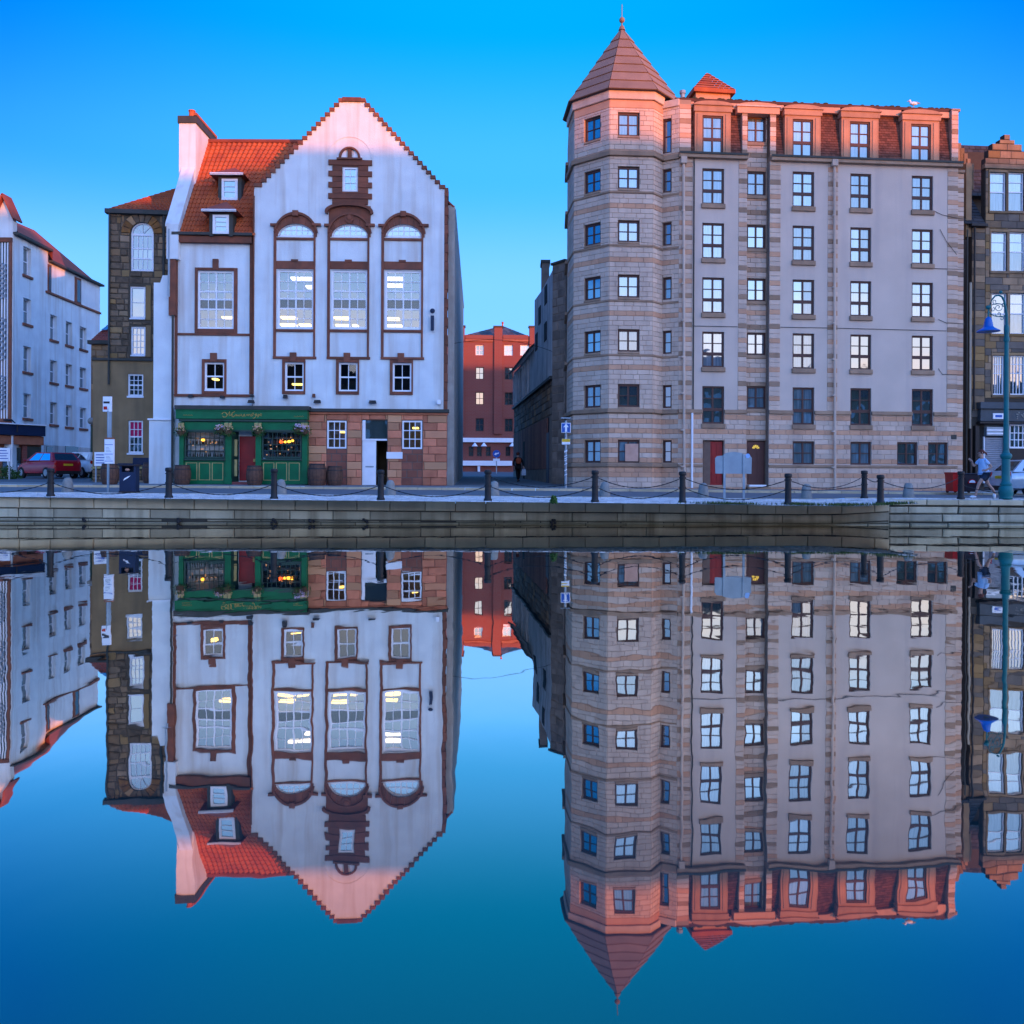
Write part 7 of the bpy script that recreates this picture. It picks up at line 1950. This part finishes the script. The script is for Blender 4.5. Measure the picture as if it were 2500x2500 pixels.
# ================================================================ PEOPLE
def skinned(name, nodes, edges, mt, parent, M, sub=1, root=0):
    ks = list(nodes); idx = {k: i for i, k in enumerate(ks)}
    me = bpy.data.meshes.new(name); me.from_pydata([nodes[k][0] for k in ks], [(idx[a], idx[b_]) for a, b_ in edges], [])
    me.materials.append(mt)
    o = link(bpy.data.objects.new(name, me), parent, M)
    sk = o.modifiers.new('skin', 'SKIN')
    if not me.skin_vertices: 
        bpy.context.view_layer.objects.active = o
    for i, k in enumerate(ks):
        r = nodes[k][1]; v = me.skin_vertices[0].data[i]; v.radius = (r, r) if not isinstance(r, tuple) else r; v.use_root = (i == root)
    sk.use_smooth_shade = True
    if sub: s_ = o.modifiers.new('sub', 'SUBSURF'); s_.levels = sub; s_.render_levels = sub
    return o
def hand(nodes, edges, w, d, tag_, s=1.0):
    """five short finger chains from a palm node"""
    w, d = Vector(w), Vector(d).normalized(); side_ = d.cross(Vector((0, 1, 0))).normalized() if abs(d.y) < .9 else Vector((1, 0, 0))
    pm_ = w + d * .05 * s; nodes[tag_ + 'palm'] = (pm_, (.028, .016)); edges.append((tag_, tag_ + 'palm'))
    for k in range(4):
        b_ = pm_ + d * .035 + side_ * (k - 1.5) * .018; ln = (.06, .07, .065, .05)[k]
        nodes[tag_ + 'f%d' % k] = (b_, .009); nodes[tag_ + 'g%d' % k] = (b_ + d * ln * .55 + Vector((0, .008, -.004)), .008); nodes[tag_ + 'h%d' % k] = (b_ + d * ln + Vector((0, .02, -.012)), .007)
        edges += [(tag_ + 'palm', tag_ + 'f%d' % k), (tag_ + 'f%d' % k, tag_ + 'g%d' % k), (tag_ + 'g%d' % k, tag_ + 'h%d' % k)]
    nodes[tag_ + 't'] = (w + d * .03 + side_ * .045, .010); nodes[tag_ + 'u'] = (w + d * .07 + side_ * .055, .009)
    edges += [(tag_ + 'palm', tag_ + 't'), (tag_ + 't', tag_ + 'u')]
def face_parts(b, c, f, s=1.0):
    pass
# jogger running to the left
p_ = gpt(2403, 1217, 31.0)
jg = thing('person', 'jogger in a pale blue shirt and dark shorts running left beside the lamp post', 'person', tuple(p_)); I = WM[jg.name]
nd = {'pel': ((0, 0, .86), .125), 'wa': ((-.02, 0, 1.0), .115), 'ch': ((-.06, 0, 1.2), .14), 'nb': ((-.08, 0, 1.36), .07), 'nk': ((-.10, 0, 1.43), .052), 'hl': ((-.125, 0, 1.50), .075), 'hm': ((-.13, 0, 1.575), .092), 'ht': ((-.12, 0, 1.64), .066), 'nose': ((-.225, 0, 1.555), .014), 'chin': ((-.19, 0, 1.50), .03),
      'hL': ((0, -.09, .82), .09), 'kL': ((-.25, -.1, .50), .058), 'aL': ((-.36, -.1, .10), .036), 'tL': ((-.50, -.1, .05), .03), 'hR': ((.02, .09, .82), .09), 'kR': ((.20, .1, .46), .056), 'cR': ((.34, .1, .32), .05), 'aR': ((.42, .1, .16), .036), 'tR': ((.38, .1, .05), .028),
      'sL': ((-.06, -.17, 1.31), .062), 'eL': ((.13, -.24, 1.08), .042), 'wL': ((-.06, -.25, .98), .03), 'sR': ((-.08, .17, 1.31), .062), 'eR': ((-.26, .23, 1.10), .042), 'wR': ((-.36, .14, 1.30), .03)}
ed = [('pel', 'wa'), ('wa', 'ch'), ('ch', 'nb'), ('nb', 'nk'), ('nk', 'hl'), ('hl', 'hm'), ('hm', 'ht'), ('hm', 'nose'), ('hl', 'chin'), ('pel', 'hL'), ('hL', 'kL'), ('kL', 'aL'), ('aL', 'tL'), ('pel', 'hR'), ('hR', 'kR'), ('kR', 'cR'), ('cR', 'aR'), ('aR', 'tR'), ('ch', 'sL'), ('sL', 'eL'), ('eL', 'wL'), ('ch', 'sR'), ('sR', 'eR'), ('eR', 'wR')]
base_nd, base_ed = dict(nd), list(ed)
hand(nd, ed, nd['wL'][0], (-1, 0, -.1), 'wL'); hand(nd, ed, nd['wR'][0], (-.8, 0, .6), 'wR')
skinned('body', nd, ed, M_skin, jg, I, 1)
g_ = lambda ks, f: {k: (base_nd[k][0], base_nd[k][1] * f) for k in ks}
tsn = g_(['wa', 'ch', 'nb', 'sL', 'sR'], 1.42); tsn['pel'] = ((0, 0, .90), .175); tsn['eL'] = ((.07, -.215, 1.15), .058); tsn['eR'] = ((-.20, .21, 1.17), .058)
skinned('shirt', tsn, [('pel', 'wa'), ('wa', 'ch'), ('ch', 'nb'), ('ch', 'sL'), ('sL', 'eL'), ('ch', 'sR'), ('sR', 'eR')], M_shirt, jg, I, 1)
skinned('shorts', {'pel': ((0, 0, .87), .138), 'hL': ((0, -.09, .80), .108), 'mL': ((-.15, -.1, .62), .09), 'hR': ((.02, .09, .80), .108), 'mR': ((.13, .1, .59), .09)}, [('pel', 'hL'), ('hL', 'mL'), ('pel', 'hR'), ('hR', 'mR')], M_short, jg, I, 1)
B().ball((-.105, 0, 1.61), .104, 1.02, .92, .9, 12, 8).tube([(-.03, 0, 1.60), (.06, 0, 1.56), (.09, 0, 1.48)], [.04, .03, .012], 8).build('hair', M_hair, jg, I, True)
for s_ in (-1, 1):
    B().ball((-.212, s_ * .034, 1.585), .012, 1, 1, 1, 8, 6).build('eye', M_black, jg, I); B().ball((-.12, s_ * .092, 1.575), .02, 1, .5, 1.3, 8, 6).build('ear', M_skin, jg, I)
B().box(-.222, -.205, -.02, .02, 1.515, 1.522).build('mouth', M_lampr, jg, I)
B().ball((-.44, -.1, .05), .06, 2.0, .8, .8, 10, 6).build('shoe', M_white, jg, I, True); B().ball((.40, .1, .08), .055, 1.0, .8, 1.8, 10, 6).build('shoe', M_white, jg, I, True)
# person in black walking up the lane
p_ = gpt(1265, 1181, 50.0)
wk_ = thing('person', 'person in a black coat with a red rucksack and white carrier bag in the lane', 'person', tuple(p_)); I = WM[wk_.name]
nd = {'pel': ((0, 0, .86), .12), 'wa': ((0, -.02, 1.0), .115), 'ch': ((-.02, -.02, 1.2), .14), 'nb': ((-.03, .0, 1.35), .07), 'nk': ((-.03, .02, 1.41), .05), 'hl': ((-.02, .05, 1.47), .075), 'hm': ((-.02, .06, 1.54), .09), 'ht': ((-.02, .05, 1.60), .065), 'nose': ((-.02, .155, 1.525), .013),
      'hL': ((-.08, 0, .82), .09), 'kL': ((-.07, .05, .48), .06), 'aL': ((-.02, -.03, .09), .04), 'tL': ((-.02, .09, .04), .03), 'hR': ((.08, 0, .82), .09), 'kR': ((.06, .14, .50), .06), 'aR': ((.04, .22, .14), .04), 'tR': ((.05, .33, .08), .03),
      'sL': ((-.18, -.02, 1.30), .062), 'eL': ((-.27, -.04, 1.04), .045), 'wL': ((-.22, .06, .82), .032), 'sR': ((.15, -.02, 1.30), .062), 'eR': ((.26, -.02, 1.05), .045), 'wR': ((.30, .0, .82), .032)}
ed = [('pel', 'wa'), ('wa', 'ch'), ('ch', 'nb'), ('nb', 'nk'), ('nk', 'hl'), ('hl', 'hm'), ('hm', 'ht'), ('hm', 'nose'), ('pel', 'hL'), ('hL', 'kL'), ('kL', 'aL'), ('aL', 'tL'), ('pel', 'hR'), ('hR', 'kR'), ('kR', 'aR'), ('aR', 'tR'), ('ch', 'sL'), ('sL', 'eL'), ('eL', 'wL'), ('ch', 'sR'), ('sR', 'eR'), ('eR', 'wR')]
bn = dict(nd); hand(nd, ed, nd['wL'][0], (0, .1, -1), 'wL'); hand(nd, ed, nd['wR'][0], (0, .1, -1), 'wR')
skinned('body', nd, ed, M_skin, wk_, I, 1)
ct = {k: (bn[k][0], bn[k][1] * 1.3) for k in ('wa', 'ch', 'nb', 'sL', 'sR', 'eL', 'eR')}; ct['pel'] = ((0, 0, .80), .19); ct['hem'] = ((0, 0, .62), .20); ct['wL'] = ((-.225, .05, .86), .045); ct['wR'] = ((.295, 0, .86), .045)
skinned('coat', ct, [('pel', 'wa'), ('hem', 'pel'), ('wa', 'ch'), ('ch', 'nb'), ('ch', 'sL'), ('sL', 'eL'), ('eL', 'wL'), ('ch', 'sR'), ('sR', 'eR'), ('eR', 'wR')], M_coat, wk_, I, 1)
skinned('trousers', {k: (bn[k][0], bn[k][1] * 1.2) for k in ('pel', 'hL', 'kL', 'aL', 'hR', 'kR', 'aR')}, [('pel', 'hL'), ('hL', 'kL'), ('kL', 'aL'), ('pel', 'hR'), ('hR', 'kR'), ('kR', 'aR')], M_coat, wk_, I, 1)
B().ball((-.02, .05, 1.565), .105, .95, 1, .98, 12, 8).build('hair', M_hair, wk_, I, True)
for a in ((-.02, .03, .04), (.045, .27, .07)): B().ball(a, .05, .9, 2, .8, 8, 6).build('shoe', M_black, wk_, I, True)
rk = thing('rucksack', 'orange-red rucksack slung on the back of the person in the lane', 'rucksack', tuple(I @ Vector((.02, -.2, 1.0))))
B().ball((0, 0, .16), .17, .95, .6, 1.15, 12, 8).build('bag_body', M_bagr, rk, WM[rk.name], True); B().ball((0, -.08, .06), .1, 1.1, .5, .8, 10, 6).build('front_pocket', M_bagr, rk, WM[rk.name], True)
B().tube([(-.1, .02, .32), (-.1, .12, .36), (-.12, .2, .2)], .018, 5).build('strap', M_black, rk, WM[rk.name])
cb_ = thing('carrier_bag', 'white carrier bag hanging from the right hand of the person in the lane', 'bag', tuple(I @ Vector((.31, .0, .36))))
b = B().box(-.13, .13, -.07, .07, 0, .34, .85, .5); b.build('bag_body', M_bagw, cb_, WM[cb_.name])
B().tube([(-.06, 0, .34), (-.02, 0, .44), (.02, 0, .44), (.06, 0, .34)], .012, 5).build('handles', M_bagw, cb_, WM[cb_.name])

# ================================================================ CABLES AND PLANTS
a_, c_ = FP.w(FP.uz(1095, 838)[0], .4, FP.uz(1095, 838)[1]), at(1348, 858, 46.2)
pts = [a_.lerp(c_, t / 20) - Vector((0, 0, 1.1 * 4 * (t / 20) * (1 - t / 20) * -.35)) for t in range(21)]
o = B().tube([p_ - a_ for p_ in pts], .012, 5).build('overhead_cable', M_black, None, T(*a_)); tag(o, 'thin dark cable slung across the lane between pub and grey building', 'cable')
def shrub(px_, yb_, D, r, lab, n=500, h=.6):
    p_ = gpt(px_, yb_, D); vs, fs = [], []
    for k in range(n):
        a, q, z_ = random.uniform(0, 6.28), r * math.sqrt(random.random()), random.random() * h
        q *= 1 - .4 * z_ / h; c = Vector((q * math.cos(a), q * math.sin(a), z_ * random.uniform(.6, 1))); d = Vector((random.gauss(0, 1), random.gauss(0, 1), random.gauss(0, 1))).normalized() * .05; e = d.orthogonal().normalized() * .025; i = len(vs)
        vs += [c + d, c + e, c - d, c - e]; fs.append((i, i + 1, i + 2, i + 3))
    o = thing('shrub', lab, 'shrub', tuple(p_))
    f_ = B().add(vs, fs).build('foliage', M_leaf, o, WM[o.name]); f_['kind'] = 'stuff'
    B().tube([(0, 0, 0), (.05, 0, h * .6)], .02, 5).tube([(0, 0, 0), (-.1, .05, h * .5)], .015, 5).build('stems', M_oak, o, WM[o.name])
shrub(14, 1170, 47.5, .55, 'low straggly shrub under the notice board at the left edge', h=.8)
shrub(38, 1170, 48.5, .4, 'low shrub growing between the notice board and the red car', 300, .5)
shrub(240, 1168, 43.6, .35, 'small leafy plant at the foot of the notice board by the garden wall', 260, .6)
shrub(1352, 1227.5, wallY((1352 - CX) / F * 27) - .12, .12, 'tuft of leaves growing out of the quay wall below the lane corner', 200, .22)
# cafe table and parasol folded before the olive wall
Dp = 42.2
for px0, px1, y0, y1, lab in ((290, 330, 1123, 1127.5, 'dark bench seat along the garden wall'), (326, 366, 1109, 1127, 'dark canvas windbreak panel standing behind the garden wall')):
    p_ = gpt((px0 + px1) / 2, 1168, 43.5); s = 43.5 / F; w_ = (px1 - px0) * s / 2
    o = thing('bench' if px0 == 290 else 'windbreak', lab, 'bench' if px0 == 290 else 'windbreak', tuple(p_)); I = WM[o.name]
    B().bbox(-w_, w_, -.1, .1, (1168 - y1) * s, (1168 - y0) * s).build('seat' if px0 == 290 else 'canvas_panel', M_navy, o, I)
    for s_ in (-1, 1): B().box(s_ * w_ * .85 - .03, s_ * w_ * .85 + .03, -.05, .05, 0, (1168 - y1) * s).build('leg' if px0 == 290 else 'post', M_black, o, I)
